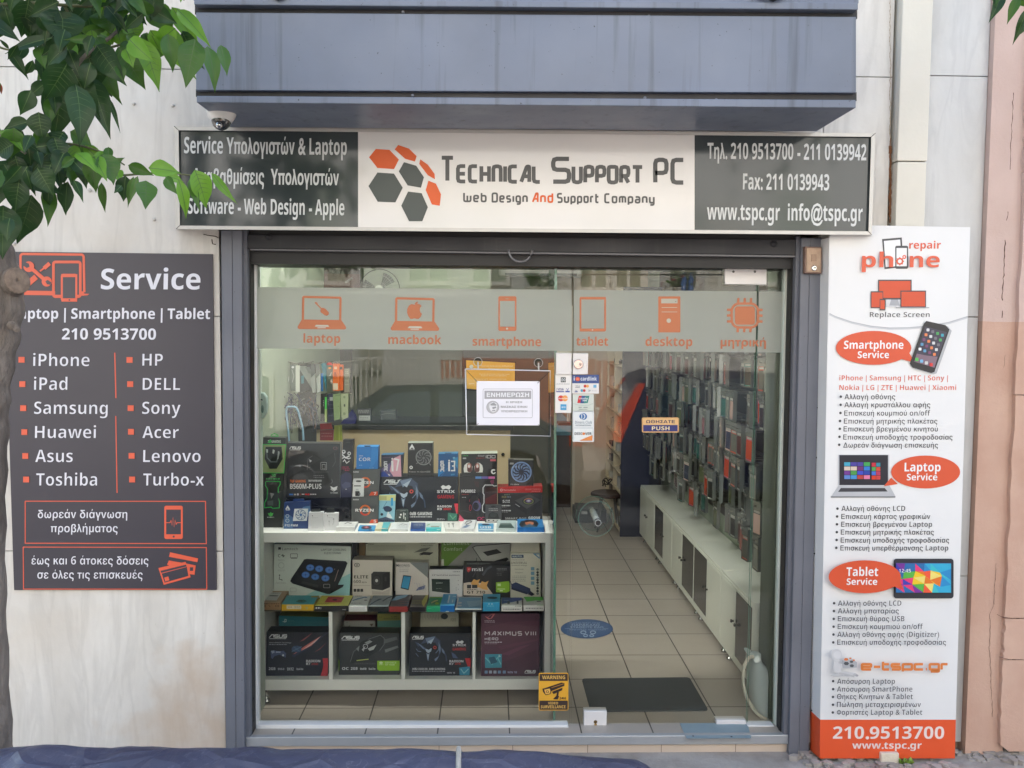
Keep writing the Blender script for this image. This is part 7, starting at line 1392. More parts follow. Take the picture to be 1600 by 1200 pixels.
for zi, z in enumerate(RZ[:-1]):
    for bay, (ya, yb) in enumerate(((4.0,4.46),(4.51,5.0))):
        y = ya+.02; kk = -1
        while y < yb-.08:
            w_ = rr.uniform(.08,.16); h = rr.uniform(.03, (RZ[zi+1]-z)*.6)
            kk += 1; kind = rr.randrange(3); col = rr.choice([(222,216,204),(60,56,54),(196,186,170),(110,100,92),(206,206,204)])
            b = B()
            if kind == 0:
                c = Vector((XR0+.08, y+w_/2, z)); rads = min(w_/2, .06)
                for q_ in range(3): b.tube([c+Vector((rads*.7*math.cos(R(a)), rads*math.sin(R(a)), .01+q_*.012+.004*math.sin(a))) for a in range(0,361,20)], .006, mat((40,36,36), .5), 6, False)
                nm, lb, ct_ = 'cable_coil', 'coil of dark cable', 'cable'
            else:
                b.prism([(XR0+.02, y, z+.0005),(XR0+.02, y+w_, z+.0005),(XR0+.02, y+w_*.98, z+h),(XR0+.02, y+w_*.03, z+h*.96)], (.16,0,0), mat(col, .5, 0, .1, 20)); nm, lb, ct_ = 'small_box', 'small %s box' % {222:'cream',60:'black',196:'beige',110:'brown',206:'pale grey'}[col[0]], 'box'
            o = b.build(nm); props(o, '%s on cream rack level %s, %s bay, item %s' % (lb, ['one','two','three','four','five','six','seven','eight','nine','ten','eleven'][zi], 'near' if bay == 0 else 'far', ['one','two','three','four','five'][kk]), ct_, 'small goods on the cream rack')
            y += w_+rr.uniform(.03,.09); cnt += 1
# cable hanging out of the rack, stool, black case
b = B(); X_ = (860,660,6.6667)
for pth in ([(600,640),(570,610),(550,600),(545,620),(550,665)], [(610,650),(590,590),(560,590),(566,640),(575,670)], [(600,640),(640,600),(625,590),(600,610)], [(600,650),(560,640),(540,660)]):
    b.tube([P(860+x/6.667,660+y/6.667,4.1) for x, y in catmull(pth,5)], .006, mat((40,30,30), .5), 6)
props(b.build('hanging_cable'), 'black cable spilling out of the cream rack above the stool', 'cable')
st = empty('folding_stool', (0,0,0), 'low stool with a dark oval seat on thin grey legs before the cream rack', 'stool')
c = P(950,772,4.25)
b = B(); b.lathe((c.x,c.y,c.z-.02), (0,0,1), [(0,.14),(.01,.165),(.03,.165),(.04,.15)], mat((60,42,38), .5), 28); b.build('seat', st)
for dx, dy in ((-.1,-.08),(.1,-.08),(-.1,.08),(.1,.08)):
    b = B(); b.tube([(c.x+dx*.6,c.y+dy*.6,c.z-.02),(c.x+dx*1.1,c.y+dy*1.1,.0)], .008, mat((120,116,110), .4, .5), 8); b.build('leg', st)
b = B(); q = [P(899,787,4.55), P(948,787,4.55), P(948,799,4.55), P(899,799,4.55)]; z0 = .002; h_ = q[0].z
b.box(q[0].x, q[1].x, 4.55, 4.85, z0, .13, mat((44,42,40), .4)); b.box(q[0].x+.02, q[1].x-.02, 4.549, 4.86, .131, .142, mat((64,60,56), .5)); b.box(q[0].x+.06,q[0].x+.12,4.545,4.5495,.09,.12,CHROME)
props(b.build('black_case', bevel=.004), 'black equipment case on the floor before the back wall', 'case')
# workshop seen through the opening
wk = empty('workbench', (0,0,0), 'workbench with a blue mat in the back workshop, seen through the narrow opening', 'workbench')
xw0, xw1 = xo0-.45, P(884,780,6).x
b = B(); b.box(xw0, xw1+.06, 5.3, 7.5, .78, .82, mat((70,130,150), .5)); b.build('bench_top', wk)
b = B(); b.box(xw0, xw1+.05, 5.32, 5.36, 0, .779, mat((60,40,30), .6)); b.box(xw0, xw1+.05, 7.4, 7.44, 0, .779, mat((60,40,30), .6)); b.build('bench_frame', wk)
t = empty('workshop_shelf', (0,0,0), 'white shelves with small boxes on the far wall of the workshop', 'shelf')
b = B()
for py in (578,612,671,696,722,748): 
    z = P(880,py,7.3).z; b.box(xo0-.3, 1.1, 7.25, 7.58, z-.02, z, SH)
b.build('board', t)
rr = random.Random(4); 
for li, py in enumerate((612,671,696,722,748)):
    z = P(880,py,7.3).z; x = xo0-.05; k = 0
    while x < .98 and k < 4:
        w_ = rr.uniform(.05,.12); h = rr.uniform(.06,.16); b = B(); cc = rr.choice([(222,220,210),(214,196,120),(196,150,100),(120,130,126),(232,232,228)])
        b.box(x, x+w_, 7.3, 7.45, z+.0005, z+h, mat(cc, .5, 0, .1, 20)); b.box(x+w_*.2, x+w_*.8, 7.298, 7.2995, z+h*.3, z+h*.6, mat((60,60,60), .6))
        props(b.build('parts_box'), '%s parts box on workshop shelf %s from the top, place %s from the left' % ({222:'cream',214:'yellow',196:'brown',120:'grey',232:'white'}[cc[0]], ['one','two','three','four','five'][li], ['one','two','three','four'][k]), 'box', 'parts boxes in the workshop'); x += w_+rr.uniform(.01,.04); k += 1
mc = empty('microscope', (0,0,0), 'white and black microscope on the workshop bench', 'microscope')
c = P(884,742,6.0); c.z = .82
b = B(); b.box(c.x-.10, c.x+.10, 5.9, 6.12, .8205, .85, BLACK); b.tube([(c.x+.03,6.08,.85),(c.x+.03,6.08,1.12)], .018, mat((220,220,216), .3), 14); b.build('stand', mc)
b = B(); b.tube([(c.x+.04,6.02,1.02),(c.x-.0,6.0,1.14)], .038, mat((224,222,216), .3), 18); b.build('head', mc)
b = B(); b.tube([(c.x-.0,6.0,1.14),(c.x-.05,5.98,1.24)], [.024,.026], BLACK, 16); b.build('eyepiece', mc)
# ================================================================= TREE IN FRONT, LEFT
def bark(name):
    M, n, bs = nodes_mat(name)
    c = ramp(n, noise(n, 9, 9, mscale=(1,1,.35), dist=.6), [(.3, L(84,76,70,.8)), (.5, L(128,118,110,.8)), (.7, L(164,154,144,.8))])
    n.links.new(c, bs.inputs['Base Color']); bs.inputs['Roughness'].default_value = .85
    bp = n.nodes.new('ShaderNodeBump'); bp.inputs['Strength'].default_value = 1; bp.inputs['Distance'].default_value = .02
    n.links.new(noise(n, 45, 9, mscale=(1,1,.4)), bp.inputs['Height']); n.links.new(bp.outputs[0], bs.inputs['Normal']); return M
BARK = bark('bark')
YT = -1.25
tree = empty('street_tree', P(-10,1300,YT), 'young glossy leaved street tree with a pruned grey trunk at the left edge', 'tree')
tree.location.z = -.085
def tp(x, y, Y=YT): return P(x, y, Y)
b = B()
s_ = (4.05+YT)/F
path = [tp(-30,1560),tp(-22,1260),tp(-20,1130),tp(-28,960),tp(-32,800),tp(-30,680),tp(-26,600),tp(-19,520),tp(-12,450),tp(-25,380),tp(-40,300),tp(-60,200),tp(-70,60),tp(-60,-80),tp(-30,-240)]
rad = [52*s_,44*s_,34*s_,34*s_,36*s_,38*s_,38*s_,44*s_,44*s_,36*s_,28*s_,24*s_,20*s_,14*s_,8*s_]
pp = catmull([tuple(p)+(r,) for p, r in zip(path, rad)], 6)
b.tube([Vector(p[:3]) for p in pp], [p[3]*(1+.05*math.sin(i*1.7)) for i, p in enumerate(pp)], BARK, 22)
b.tube([tp(-12,470), tp(8,446), tp(22,440,YT-.03), tp(27,438,YT-.04)], [30*s_,26*s_,21*s_,20*s_], BARK, 18)
b.tube([tp(18,508,YT-.05), tp(28,516,YT-.07)], [8*s_,4*s_], BARK, 8)
b.build('trunk', tree)
b = B(); c = tp(27,438,YT-.04); ax = (tp(27,438,YT-.04)-tp(8,446)).normalized(); b.lathe(c-ax*.002, ax, [(0,20.4*s_),(.004,19*s_),(.0035,12*s_),(.006,6*s_),(.004,1*s_)], mat((150,132,118), .9, 0, .5, 60, bump=.8), 20); b.build('cut_stub', tree)
BR = [ # each branch: list of pixel points with a depth, and a radius
 ([(-40,300,-1.25),(-5,300,-1.3),(30,262,-1.35),(58,225,-1.4),(78,180,-1.42),(100,140,-1.45),(128,92,-1.45),(170,60,-1.4),(215,20,-1.35)], 5),
 ([(30,262,-1.35),(75,270,-1.33),(130,276,-1.3),(190,274,-1.25),(250,270,-1.2),(300,274,-1.15)], 2.6),
 ([(58,225,-1.4),(110,225,-1.4),(160,238,-1.38),(195,258,-1.36)], 2.2),
 ([(-20,10,-1.5),(40,5,-1.5),(100,8,-1.48),(170,12,-1.45),(235,18,-1.4),(262,10,-1.38)], 3),
 ([(100,8,-1.48),(112,30,-1.46),(128,52,-1.45),(150,60,-1.43)], 2),
 ([(-40,200,-1.4),(0,210,-1.5),(40,240,-1.5)], 4), ([(235,18,-1.4),(250,40,-1.35),(290,62,-1.3),(335,82,-1.2)], 1.8),
 ([(128,92,-1.45),(170,75,-1.4),(230,60,-1.35),(262,50,-1.3)], 2.2), ([(-30,330,-1.3),(5,310,-1.4),(20,290,-1.45)], 3), ([(-10,70,-1.5),(15,78,-1.5),(40,72,-1.5),(80,60,-1.5)], 1.6)]
b = B()
for pts, r_ in BR:
    pw = [tp(*p) for p in pts]; pc2 = catmull([tuple(p) for p in pw], 5); n_ = len(pc2)
    b.tube([Vector(p) for p in pc2], [r_*s_*(1-.6*i/n_) for i in range(n_)], mat((92,96,64), .7, 0, .2, 30) if r_ < 4 else BARK, 8)
b.build('branch', tree)
def leaf_mat(name, a, b2, tr):
    M, n, bs = nodes_mat(name)
    c = ramp(n, noise(n, 7, 5), [(.3, a), (.7, b2)]); n.links.new(c, bs.inputs['Base Color']); bs.inputs['Roughness'].default_value = .36
    bs.inputs['Specular IOR Level'].default_value = .38
    t = n.nodes.new('ShaderNodeBsdfTranslucent'); n.links.new(mixc(n, .5, c, tr), t.inputs[0]); mx = n.nodes.new('ShaderNodeMixShader'); mx.inputs[0].default_value = .36
    o = n.nodes['Material Output']; n.links.new(bs.outputs[0], mx.inputs[1]); n.links.new(t.outputs[0], mx.inputs[2]); n.links.new(mx.outputs[0], o.inputs[0]); return M
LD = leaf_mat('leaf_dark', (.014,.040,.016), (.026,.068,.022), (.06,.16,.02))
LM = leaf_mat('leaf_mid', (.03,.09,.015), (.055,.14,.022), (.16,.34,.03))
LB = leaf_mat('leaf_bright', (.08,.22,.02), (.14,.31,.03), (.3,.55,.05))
WP = [0,.6,.9,1.0,.97,.84,.62,.38,.17,0]
RIB = mat((74,104,48), .5, 0, .1, 20)
def leaf(b, base, tip, width, m, curl=.12, nrm=None, wav=.0, seed=0):
    base = Vector(base); tip = Vector(tip); ax = tip-base; Ln = ax.length; u = ax.normalized()
    view = (CAMLOC-base).normalized(); r_ = random.Random(seed)
    nrm = (view+Vector((r_.uniform(-.5,.5), r_.uniform(-.2,.2), r_.uniform(-.1,.7)))).normalized() if nrm is None else nrm
    s2 = u.cross(nrm).normalized(); nn = s2.cross(u).normalized()
    if nn.dot(view) < 0: nn = -nn
    n_ = 9; rowsl = []
    for i in range(n_+1):
        t = i/n_; wv = width*1.1*WP[i]
        sag = -nn*(curl*Ln*(t-.4)**2*1.6); row = []
        for j in range(5):
            f = (j-2)/2; rip = .05*width*math.sin(t*17+f*3+seed)*abs(f)
            row.append(base+ax*t+s2*(f*wv*.5)+sag+nn*(abs(f)*wv*.16)+nn*rip)
        rowsl.append(row)
    b.grid(rowsl, m)
    mid = [r[2]+nn*.0012 for r in rowsl]; b.grid([[p-s2*.0011*(1-i/12), p+s2*.0011*(1-i/12)] for i, p in enumerate(mid)], RIB)
    if width > .05:
        for i in (1,2,3,4,5):
            for sd in (-1, 1):
                e = rowsl[i+1][2+2*sd]*.8+rowsl[i+1][2]*.2+nn*.0016; p = mid[i]+nn*.0002; q = rowsl[i][2+sd]*.5+rowsl[i+1][2+sd]*.5+nn*.0022; b.add([p-u*.0006, p+u*.0006, q+u*.0005, q-u*.0005, e], [(0,1,2,3),(3,2,4)], RIB)
b = B(); rr = random.Random(17)
def lf(x0, y0, x1, y1, w_, m, Y=None):
    Y = Y if Y is not None else -1.3-rr.random()*.3
    w_ *= 1.06; x1 += (x1-x0)*.16; y1 += (y1-y0)*.16
    a_ = tp(x0, y0, Y); t_ = tp(x1, y1, Y+rr.uniform(-.04,.04)); leaf(b, a_, t_, w_*s_*((4.05+Y)/(4.05+YT)), m, rr.uniform(.05,.25), seed=rr.randrange(9999))
# clearly readable leaves, base -> tip, width in photo pixels: (upper cluster)
S3 = 1/3.0
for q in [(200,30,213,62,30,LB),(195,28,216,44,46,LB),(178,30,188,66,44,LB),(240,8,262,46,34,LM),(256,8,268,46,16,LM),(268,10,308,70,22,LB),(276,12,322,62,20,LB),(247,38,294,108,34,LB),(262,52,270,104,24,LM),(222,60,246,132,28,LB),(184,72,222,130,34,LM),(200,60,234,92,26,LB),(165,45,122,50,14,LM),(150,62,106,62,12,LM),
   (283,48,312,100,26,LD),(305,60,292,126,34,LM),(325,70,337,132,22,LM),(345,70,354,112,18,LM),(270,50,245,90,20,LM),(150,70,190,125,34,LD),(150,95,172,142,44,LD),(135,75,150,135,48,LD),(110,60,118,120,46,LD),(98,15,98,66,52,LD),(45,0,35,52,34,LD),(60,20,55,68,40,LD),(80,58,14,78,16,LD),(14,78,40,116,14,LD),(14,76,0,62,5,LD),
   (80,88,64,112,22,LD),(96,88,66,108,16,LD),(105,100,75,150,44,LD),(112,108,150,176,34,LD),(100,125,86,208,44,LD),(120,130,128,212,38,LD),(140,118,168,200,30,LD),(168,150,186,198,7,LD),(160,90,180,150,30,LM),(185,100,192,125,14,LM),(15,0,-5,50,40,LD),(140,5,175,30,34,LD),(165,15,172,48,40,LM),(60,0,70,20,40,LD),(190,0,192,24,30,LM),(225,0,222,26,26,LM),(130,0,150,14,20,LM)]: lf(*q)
# middle and lower cluster
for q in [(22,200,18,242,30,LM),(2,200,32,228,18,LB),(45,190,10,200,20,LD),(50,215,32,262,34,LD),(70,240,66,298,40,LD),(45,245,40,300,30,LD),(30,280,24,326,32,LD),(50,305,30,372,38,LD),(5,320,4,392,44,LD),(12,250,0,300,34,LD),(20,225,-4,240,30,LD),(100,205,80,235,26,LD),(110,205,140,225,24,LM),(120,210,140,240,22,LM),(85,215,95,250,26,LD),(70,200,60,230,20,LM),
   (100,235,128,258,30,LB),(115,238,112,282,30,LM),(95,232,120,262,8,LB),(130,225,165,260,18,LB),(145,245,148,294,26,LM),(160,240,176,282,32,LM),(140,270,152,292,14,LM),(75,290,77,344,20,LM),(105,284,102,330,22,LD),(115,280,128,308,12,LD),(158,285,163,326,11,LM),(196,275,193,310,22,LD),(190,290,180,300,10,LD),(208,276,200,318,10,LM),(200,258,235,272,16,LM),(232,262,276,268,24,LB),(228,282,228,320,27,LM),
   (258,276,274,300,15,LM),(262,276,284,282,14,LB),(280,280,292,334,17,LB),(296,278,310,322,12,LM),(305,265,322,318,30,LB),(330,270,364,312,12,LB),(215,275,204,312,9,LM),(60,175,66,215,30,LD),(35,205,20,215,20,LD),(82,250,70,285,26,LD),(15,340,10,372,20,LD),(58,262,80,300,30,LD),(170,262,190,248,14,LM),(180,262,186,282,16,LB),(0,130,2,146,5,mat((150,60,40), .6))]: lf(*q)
for (x, y, sx, sy, n_) in ((75,115,50,55,14),(130,60,80,40,18),(55,245,60,45,16),(40,20,60,25,14),(215,50,50,30,10),(120,240,60,20,10),(15,285,30,50,8)):
    for k in range(n_):
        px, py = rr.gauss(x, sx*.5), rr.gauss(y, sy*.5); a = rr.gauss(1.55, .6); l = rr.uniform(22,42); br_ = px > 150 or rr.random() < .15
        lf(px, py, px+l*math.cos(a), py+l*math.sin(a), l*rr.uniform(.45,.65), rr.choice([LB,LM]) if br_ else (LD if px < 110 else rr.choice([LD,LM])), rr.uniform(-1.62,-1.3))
# the rest of the crown, mostly outside the frame, up and to the left
for k in range(420):
    x = rr.uniform(-520, -2); y = rr.uniform(-520, 330); Y = rr.uniform(-1.9,-.9)
    if (x+180)**2/1.6e5+(y+80)**2/1.5e5 > 1.0: continue
    a = rr.uniform(.3,2.8); l = rr.uniform(34,60); lf(x, y, x+l*math.cos(a), y+l*math.sin(a), l*rr.uniform(.4,.6), rr.choice([LD,LD,LM,LM,LB]), Y)
for k in range(150):
    x = rr.uniform(-40, 330); y = rr.uniform(-260, -30); Y = rr.uniform(-1.9,-1.2); a = rr.uniform(.3,2.8); l = rr.uniform(34,60); lf(x, y, x+l*math.cos(a), y+l*math.sin(a), l*rr.uniform(.4,.6), rr.choice([LD,LM,LM,LB]), Y)
for k in range(46):
    x = rr.uniform(-10,250)**1; y = rr.uniform(-20,25); Y = rr.uniform(-1.6,-1.35); a = rr.uniform(.2,2.9); l = rr.uniform(26,48); lf(x, y, x+l*math.cos(a), y+l*math.sin(a), l*rr.uniform(.35,.55), rr.choice([LD,LD,LD,LM]), Y)
b.build('crown', tree)
# second tree, only leaf tips show at the top right corner
tr2 = empty('street_tree', Vector((3.3,-1.4,-.085)), 'street tree at the right whose hanging leaves touch the top right corner', 'tree')
b = B(); b.tube([(3.3,-1.4,-.085),(3.28,-1.4,1.2),(3.2,-1.38,2.4),(3.0,-1.3,3.4)], [.06,.052,.045,.03], BARK, 14); b.build('trunk', tr2)
b = B(); b.tube([(3.2,-1.38,2.4),(2.6,-1.2,3.0),tuple(tp(1600,-30,-1.1)),tuple(tp(1575,-20,-1.1))], [.02,.014,.006,.003], BARK, 8); b.build('branch', tr2)
b = B()
for q in [(1568,-14,1550,27,15,LD),(1592,-6,1576,31,13,LM),(1606,12,1586,62,12,LD),(1590,-10,1604,10,14,LM),(1560,-20,1556,6,14,LM),(1612,30,1598,48,12,LD)]: lf(*q, Y=-1.1)
for k in range(160):
    x = rr.uniform(1590, 1990); y = rr.uniform(-420, -20); lf(x, y, x+rr.uniform(-30,30), y+rr.uniform(20,55), 22, rr.choice([LD,LM,LB]), rr.uniform(-1.9,-.8))
b.build('crown', tr2)

# ================================================================= TARPAULIN COVERED MOTORCYCLE
def tarp_mat():
    M, n, bs = nodes_mat('navy_tarpaulin')
    c = ramp(n, noise(n, 3, 6), [(.3, L(66,72,100,.5)), (.7, L(84,90,120,.5))]); n.links.new(c, bs.inputs['Base Color']); bs.inputs['Roughness'].default_value = .42
    bp = n.nodes.new('ShaderNodeBump'); bp.inputs['Strength'].default_value = .5; bp.inputs['Distance'].default_value = .02
    v = n.nodes.new('ShaderNodeTexVoronoi'); v.feature = 'DISTANCE_TO_EDGE'; v.inputs['Scale'].default_value = 7; v.inputs['Randomness'].default_value = 1
    tc = n.nodes.new('ShaderNodeTexCoord'); mp = n.nodes.new('ShaderNodeMapping'); mp.inputs['Rotation'].default_value = (.3,.2,.6); mp.inputs['Scale'].default_value = (.8,1,1.6)
    n.links.new(tc.outputs['Object'], mp.inputs[0]); n.links.new(mp.outputs[0], v.inputs['Vector'])
    r = ramp(n, v.outputs['Distance'], [(0,(1,1,1)), (.10,(.2,.2,.2)), (.4,(0,0,0))]); mm_ = mixc(n, .5, r, noise(n, 9, 8, dist=1.0)); n.links.new(mm_, bp.inputs['Height']); n.links.new(bp.outputs[0], bs.inputs['Normal'])
    # white scuffed creases of its own
    c2 = mixc(n, 0.0, c, L(150,156,176,.7)); nd = n.nodes[-1]; s = ramp(n, noise(n, 5, 12, mscale=(1,1,2.4), dist=3.0), [(.495,(0,0,0)), (.5,(.45,.45,.45)), (.505,(0,0,0))]); n.links.new(s, nd.inputs[0]); n.links.new(c2, bs.inputs['Base Color'])
    return M
TARP = tarp_mat()
YM = -1.75
rim = [(-260,1215),(-120,1190),(-20,1176),(30,1171),(62,1166),(95,1167),(140,1170),(165,1174),(195,1170),(250,1172),(330,1171),(400,1172),(440,1175),(520,1172),(600,1176),(660,1173),(715,1177),(780,1176),(860,1180),(930,1186),(975,1189),(1000,1194),(1013,1200),(1040,1222),(1060,1262)]
b = B(); rowsl = []; rr = random.Random(44)
offs = [(-.62,.02-.55),(-.50,-.34),(-.36,-.18),(-.22,-.07),(-.10,-.015),(0,0),(.07,-.045),(.16,-.12),(.25,-.24),(.33,-.42),(.38,-.62),(.40,-.8)]
zlow = -.08
for k, (dy, dz) in enumerate(offs):
    row = []
    for (x, y) in [(rim[i][0]+(rim[i+1][0]-rim[i][0])*f, rim[i][1]+(rim[i+1][1]-rim[i][1])*f) for i in range(len(rim)-1) for f in (0,.25,.5,.75)]+[rim[-1]]:
        p_ = P(x, y, YM); j = .010*math.sin(x*.031+k*1.3)+.006*math.sin(x*.083+k*2.1)+rr.uniform(-.003,.003)
        z = p_.z+dz+(j if k != 5 else 0)*(.4+abs(dy)*1.3)
        row.append(Vector((p_.x, YM+dy+j*abs(dz)*2, max(z+.014, zlow))))
    rowsl.append(row)
b.grid(rowsl, TARP)
mo = b.build('tarpaulin_cover'); md = mo.modifiers.new('s', 'SUBSURF'); md.levels = md.render_levels = 2; props(mo, 'navy blue creased tarpaulin over a parked two wheeler, along the bottom edge before the shop', 'tarpaulin')
b = B(); cc = P(718,1176,YM); 
b.tube([Vector((cc.x+.003*math.sin(i), YM+dy, cc.z+dz+.012)) for i, (dy, dz) in enumerate(offs[1:-1])], .007, mat((170,168,160), .8, 0, .2, 80, bump=.4), 8); props(b.build('cord'), 'pale rope tied across the navy tarpaulin', 'rope')

# ================================================================= ACROSS THE STREET (mirrored in the glass)
YO = -11.0
op = empty('opposite_house', (0,YO,0), 'cream and salmon house across the street, mirrored in the shop glass', 'building')
FAC = mat((214,211,205), .8, 0, .06, 2, bump=.1); SAL = mat((206,140,116), .8, 0, .08, 2, bump=.1); GAP = mat((52,54,50), .25, 0, .2, 4)
def ox(px): return PR(px, 500, YO).x
def oz(py): return PR(800, py, YO).z
b = B(); b.box(-14, 14, YO-.4, YO, -.1, 9.5, FAC); b.build('wall', op)
b = B(); b.box(ox(690), ox(962), YO+.001, YO+.04, -.08, oz(560), SAL); b.box(ox(1015), ox(1060), YO+.001, YO+.03, -.08, oz(596), SAL); b.build('salmon_panel', op)
b = B(); b.box(-14, 14, YO, YO+.5, oz(478), oz(466), mat((206,196,180), .8)); b.build('ledge', op)
def window(px0, px1, py0, py1, cur=(170,178,156)):
    x0, x1, z1, z0 = ox(px0), ox(px1), oz(py0), oz(py1)
    b = B(); t = .07
    for a in ((x0,x1,z0-t,z0),(x0,x1,z1,z1+t),(x0-t,x0,z0-t,z1+t),(x1,x1+t,z0-t,z1+t),((x0+x1)/2-.03,(x0+x1)/2+.03,z0,z1)): b.box(a[0],a[1],YO-.02,YO+.05,a[2],a[3],mat((232,228,216), .5))
    w_ = b.build('window_frame', op)
    b = B(); nn_ = 16; pts = [[Vector((x0+(x1-x0)*i/nn_, YO+.006+.006*math.sin(i*2.2), z)) for i in range(nn_+1)] for z in (z0, z1)]; b.grid(pts, mat(cur, .7)); b.build('curtain', w_)
for k, (a, c_) in enumerate(((905,945),(962,1000),(1045,1085),(1105,1140))): window(a, c_, 330, 448, [(140,150,126),(120,130,108),(130,136,116),(206,200,184)][k])
for k, (a, c_) in enumerate(((480,540),(640,700),(740,790),(1190,1260))): window(a, c_, 300, 440)
for k, (a, c_) in enumerate(((500,600),(1060,1200),(300,420))): window(a, c_, 590, 680, (70,74,70))
for px in (380,520,660,800,950,1090,1230): window(px, px+60, 90, 210)
# railings
def railing(px0, px1, py0, py1, Y, label, n_, bar=.012):
    t = empty('railing', (0,Y,0), label, 'railing'); M = mat((232,228,218), .4)
    A0, A1 = PR(px0, py0, Y), PR(px1, py1, Y); b = B()
    b.box(A0.x, A1.x, Y-.02, Y+.02, A0.z-.02, A0.z+.02, M); b.box(A0.x, A1.x, Y-.02, Y+.02, A1.z-.02, A1.z+.02, M); b.build('rail', t); b = B()
    for k in range(n_+1):
        x = A0.x+(A1.x-A0.x)*k/n_; b.box(x-bar, x+bar, Y-.012, Y+.012, A1.z+.021, A0.z-.021, M)
    b.build('bars', t); b = B()
    for x in (A0.x+.03, A1.x-.03): b.box(x-.025, x+.025, Y-.025, Y+.025, -.099, A1.z-.021, M)
    b.build('post', t)
railing(548, 720, 560, 640, -10.2, 'white balcony railing left across the street, mirrored in the fixed pane', 20)
railing(930, 1066, 562, 640, -10.2, 'white balcony railing right across the street, mirrored in the door', 13)
b = B(); 
for px in (566,576,585,594): 
    p_ = PR(px, 560, -10.4); b.box(p_.x-.05, p_.x+.05, -10.45, -10.4, -.1, p_.z+.2, mat((190,186,170), .6))
props(b.build('slatted_gate'), 'pale slatted gate across the street beside the left railing', 'gate')
# plants on the ledge
def pot_plant(px, py, Y, label, h, spiky, flower=None):
    t = empty('potted_plant', (0,Y,0), label, 'plant'); c = PR(px, py, Y); c.z = oz(466)+.0
    b = B(); b.lathe(c, (0,0,1), [(0,.10),(.16,.14),(.18,.14),(.17,.12)], mat((206,196,180), .7), 18); b.build('pot', t)
    b = B(); r_ = random.Random(int(px))
    for k in range(130 if not spiky else 60):
        if spiky:
            a = r_.uniform(0,6.28); l = h*r_.uniform(.5,1.1); u = Vector((math.cos(a)*r_.uniform(.1,.8), math.sin(a)*.5, 1)).normalized(); s2 = Vector((-math.sin(a), math.cos(a), 0))*.018; o_ = c+Vector((0,0,.16))
            b.poly([o_-s2*.5, o_+u*l*.5-s2, o_+u*l, o_+u*l*.5+s2, o_+s2*.5], LM)
        else:
            o_ = c+Vector((r_.gauss(0,.12), r_.gauss(0,.08), .18+abs(r_.gauss(0,h*.5)))); u = Vector((r_.uniform(-1,1), r_.uniform(-1,1), r_.uniform(-.3,1))).normalized()*.06; s2 = u.cross(Vector((0,0,1)))*.5
            b.poly([o_-u, o_-s2, o_+u, o_+s2], LM if not flower or k % 3 else mat(flower, .6))
    b.build('foliage', t)
pot_plant(832, 448, YO+.3, 'spiky potted plant on the ledge across the street', .5, True)
pot_plant(856, 448, YO+.3, 'bushy potted plant beside the spiky one across the street', .3, False)
pot_plant(1064, 452, YO+.3, 'red flowering potted plant on the ledge across the street', .22, False, (150,50,60))
for i, px in enumerate((1068,1079)):
    b = B(); c = PR(px, 452, YO+.42); c.z = oz(466); b.lathe(c, (0,0,1), [(0,.05),(.3,.05),(.36,.02),(.42,.02)], mat((40,90,150), .15, coat=.6), 14); props(b.build('blue_bottle'), 'blue bottle on the ledge across the street, '+('left' if i == 0 else 'right')+' of the two', 'bottle')

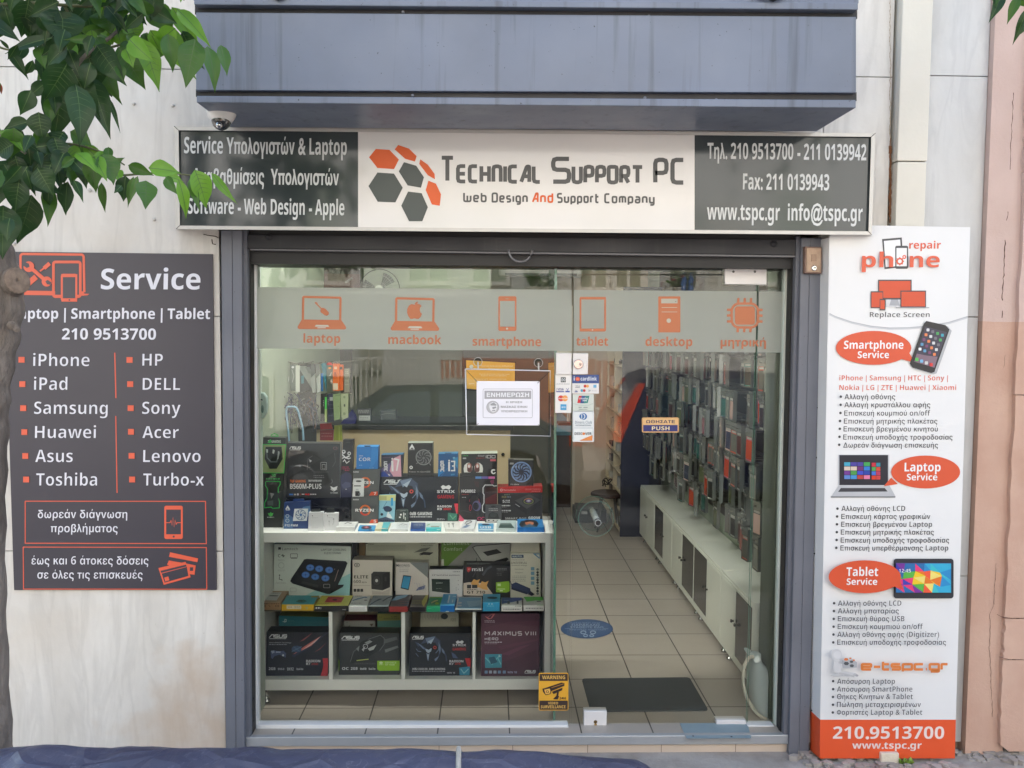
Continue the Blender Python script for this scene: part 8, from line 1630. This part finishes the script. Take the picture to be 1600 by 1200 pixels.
# ---- parked cars across the street (their mirror images show in the glass)
def car(name, label, x0, direction, paint, prof, W_, yc, glassc=(60,84,100), zg=-.24):
    t = empty(name, (x0, yc, zg), label, 'car', 'cars parked across the street')
    PM = mat(paint, .18, 0, .04, 2, gain=1.0, coat=1.0); d = direction
    body, roof, wins = prof
    def side(pts, y, inset=0): return [Vector((x0+d*px, y, zg+pz)) for px, pz in pts]
    # body shell: cross sections along the car built from the side outline, narrower towards the roof
    b = B(); n_ = len(body); rows2 = []
    secs = [(-W_/2, .90), (-W_/2+.05, 1.0), (W_/2-.05, 1.0), (W_/2, .90)]
    def yw(pz, s): return s*(W_/2-(max(0, pz-.85)*.32))
    L1 = [Vector((x0+d*px, yc+yw(pz,1), zg+pz)) for px, pz in body]; R1 = [Vector((x0+d*px, yc+yw(pz,-1), zg+pz)) for px, pz in body]
    b.poly(L1, PM); b.poly(list(reversed(R1)), PM)
    for i in range(n_):
        j = (i+1) % n_; b.add([L1[i], L1[j], R1[j], R1[i]], [(0,1,2,3)], PM)
    b.build('body', t, bevel=.03)
    GM = mat(glassc, .04, 0, .1, 3, gain=.6, coat=1)
    for wn in wins:
        for s in (1, -1):
            b = B(); b.poly([Vector((x0+d*px, yc+yw(pz,s)+s*.012, zg+pz)) for px, pz in wn], GM); b.build('side_window', t)
    b = B(); (a0, a1), (b0, b1) = roof['rear']; b.poly([Vector((x0+d*px-d*.015, yc+yw(pz,s)*.86, zg+pz+.01)) for (px, pz, s) in ((a0,a1,1),(b0,b1,1),(b0,b1,-1),(a0,a1,-1))], GM); b.build('rear_window', t)
    b = B(); (a0, a1), (b0, b1) = roof['front']; b.poly([Vector((x0+d*px+d*.015, yc+yw(pz,s)*.86, zg+pz+.01)) for (px, pz, s) in ((a0,a1,1),(b0,b1,1),(b0,b1,-1),(a0,a1,-1))], GM); b.build('windscreen', t)
    for wx in roof['wheels']:
        for s in (1, -1):
            c = Vector((x0+d*wx, yc+s*(W_/2-.10), zg+.31)); b = B(); b.lathe(c, (0,s,0), [(-.10,.29),(-.08,.31),(.08,.31),(.11,.28)], mat((30,30,32), .8), 28); wh = b.build('wheel', t)
            b = B(); b.lathe(c, (0,s,0), [(.09,.19),(.115,.20),(.10,.16),(.118,.05),(.12,.01)], mat((150,150,152), .3, .6), 20); b.build('rim', wh)
    for s in (1, -1):
        b = B(); b.prism([Vector((x0+d*px-d*.01, yc+yw(pz,s)+s*.006, zg+pz)) for px, pz in roof['lamp']], (0, -s*.16, 0), mat((214,72,30), .12, emit=0, coat=1, gain=1.1)); b.build('tail_light', t)
        b = B(); b.prism([Vector((x0+d*px+d*.01, yc+yw(pz,s)*.98, zg+pz)) for px, pz in roof['head']], (0, -s*.25, 0), mat((206,210,214), .1, .3, coat=1)); b.build('headlight', t)
    for s in (1,-1):
        for hx in roof['handles']:
            b = B(); b.box(min(x0+d*hx,x0+d*(hx+.18)), max(x0+d*hx,x0+d*(hx+.18)), yc+yw(.9,s)-.005 if s > 0 else yc+yw(.9,s)-.02, yc+yw(.9,s)+.02 if s > 0 else yc+yw(.9,s)+.005, zg+.86, zg+.90, mat((40,40,44), .3)); b.build('door_handle', t)
    b = B()
    for s in (1,-1): b.box(x0+d*roof['mir']-.06, x0+d*roof['mir']+.06, yc+s*(W_/2)-.02, yc+s*(W_/2)+.16*s+.02, zg+.95, zg+1.08, PM)
    b.build('wing_mirror', t, bevel=.02)
    return t
suv = ([(0,.45),(.02,.8),(.10,1.05),(.42,1.55),(.62,1.62),(1.4,1.66),(2.2,1.62),(2.6,1.50),(3.2,1.08),(3.9,.98),(4.2,.82),(4.3,.55),(4.25,.32),(3.95,.25),(3.85,.30),(3.75,.60),(3.5,.72),(3.2,.68),(3.05,.35),(3.0,.25),(1.25,.25),(1.2,.35),(1.05,.68),(.8,.72),(.55,.62),(.45,.30),(.40,.28),(.1,.30)],
       {'rear': ((.13,1.08),(.44,1.52)), 'front': ((3.15,1.10),(2.62,1.46)), 'wheels': (.8,3.4), 'lamp': [(.03,.85),(.14,.82),(.46,1.50),(.38,1.50),(.10,1.08)], 'head': [(3.95,.90),(4.2,.78),(4.15,.70),(3.9,.78)], 'handles': (1.1,2.1), 'mir': 2.75},
       [[(.52,1.10),(.62,1.48),(1.0,1.54),(.98,1.08)], [(1.08,1.08),(1.1,1.55),(1.75,1.57),(1.78,1.06)], [(1.88,1.06),(1.86,1.57),(2.2,1.54),(2.55,1.42),(2.95,1.08)]])
xs_ = PR(958, 640, -6.2).x
car('parked_car', 'dark blue parked car with slanted orange red tail lights, mirrored in the shop door', xs_-.05, 1, (22,30,58), suv, 1.76, -6.9)
hb = ([(0,.45),(.05,.85),(.45,1.02),(1.1,1.42),(1.5,1.47),(2.4,1.45),(3.1,1.0),(3.9,.88),(4.15,.7),(4.2,.4),(4.0,.25),(3.85,.30),(3.75,.60),(3.5,.70),(3.2,.66),(3.05,.35),(3.0,.22),(1.25,.22),(1.2,.35),(1.05,.66),(.8,.70),(.55,.62),(.45,.30),(.1,.28)],
      {'rear': ((.48,1.02),(1.1,1.40)), 'front': ((3.0,1.02),(2.42,1.42)), 'wheels': (.8,3.4), 'lamp': [(.04,.75),(.2,.75),(.2,.88),(.06,.86)], 'head': [(3.85,.84),(4.1,.72),(4.1,.62),(3.8,.70)], 'handles': (1.25,2.2), 'mir': 2.8},
      [[(.95,1.02),(1.3,1.36),(1.75,1.38),(1.75,1.0)], [(1.85,1.0),(1.85,1.38),(2.3,1.36),(2.75,1.0)]])
car('parked_car', 'grey parked hatchback mirrored in the fixed pane', PR(905, 640, -6.9).x, -1, (92,96,98), hb, 1.7, -7.1, (150,160,165))
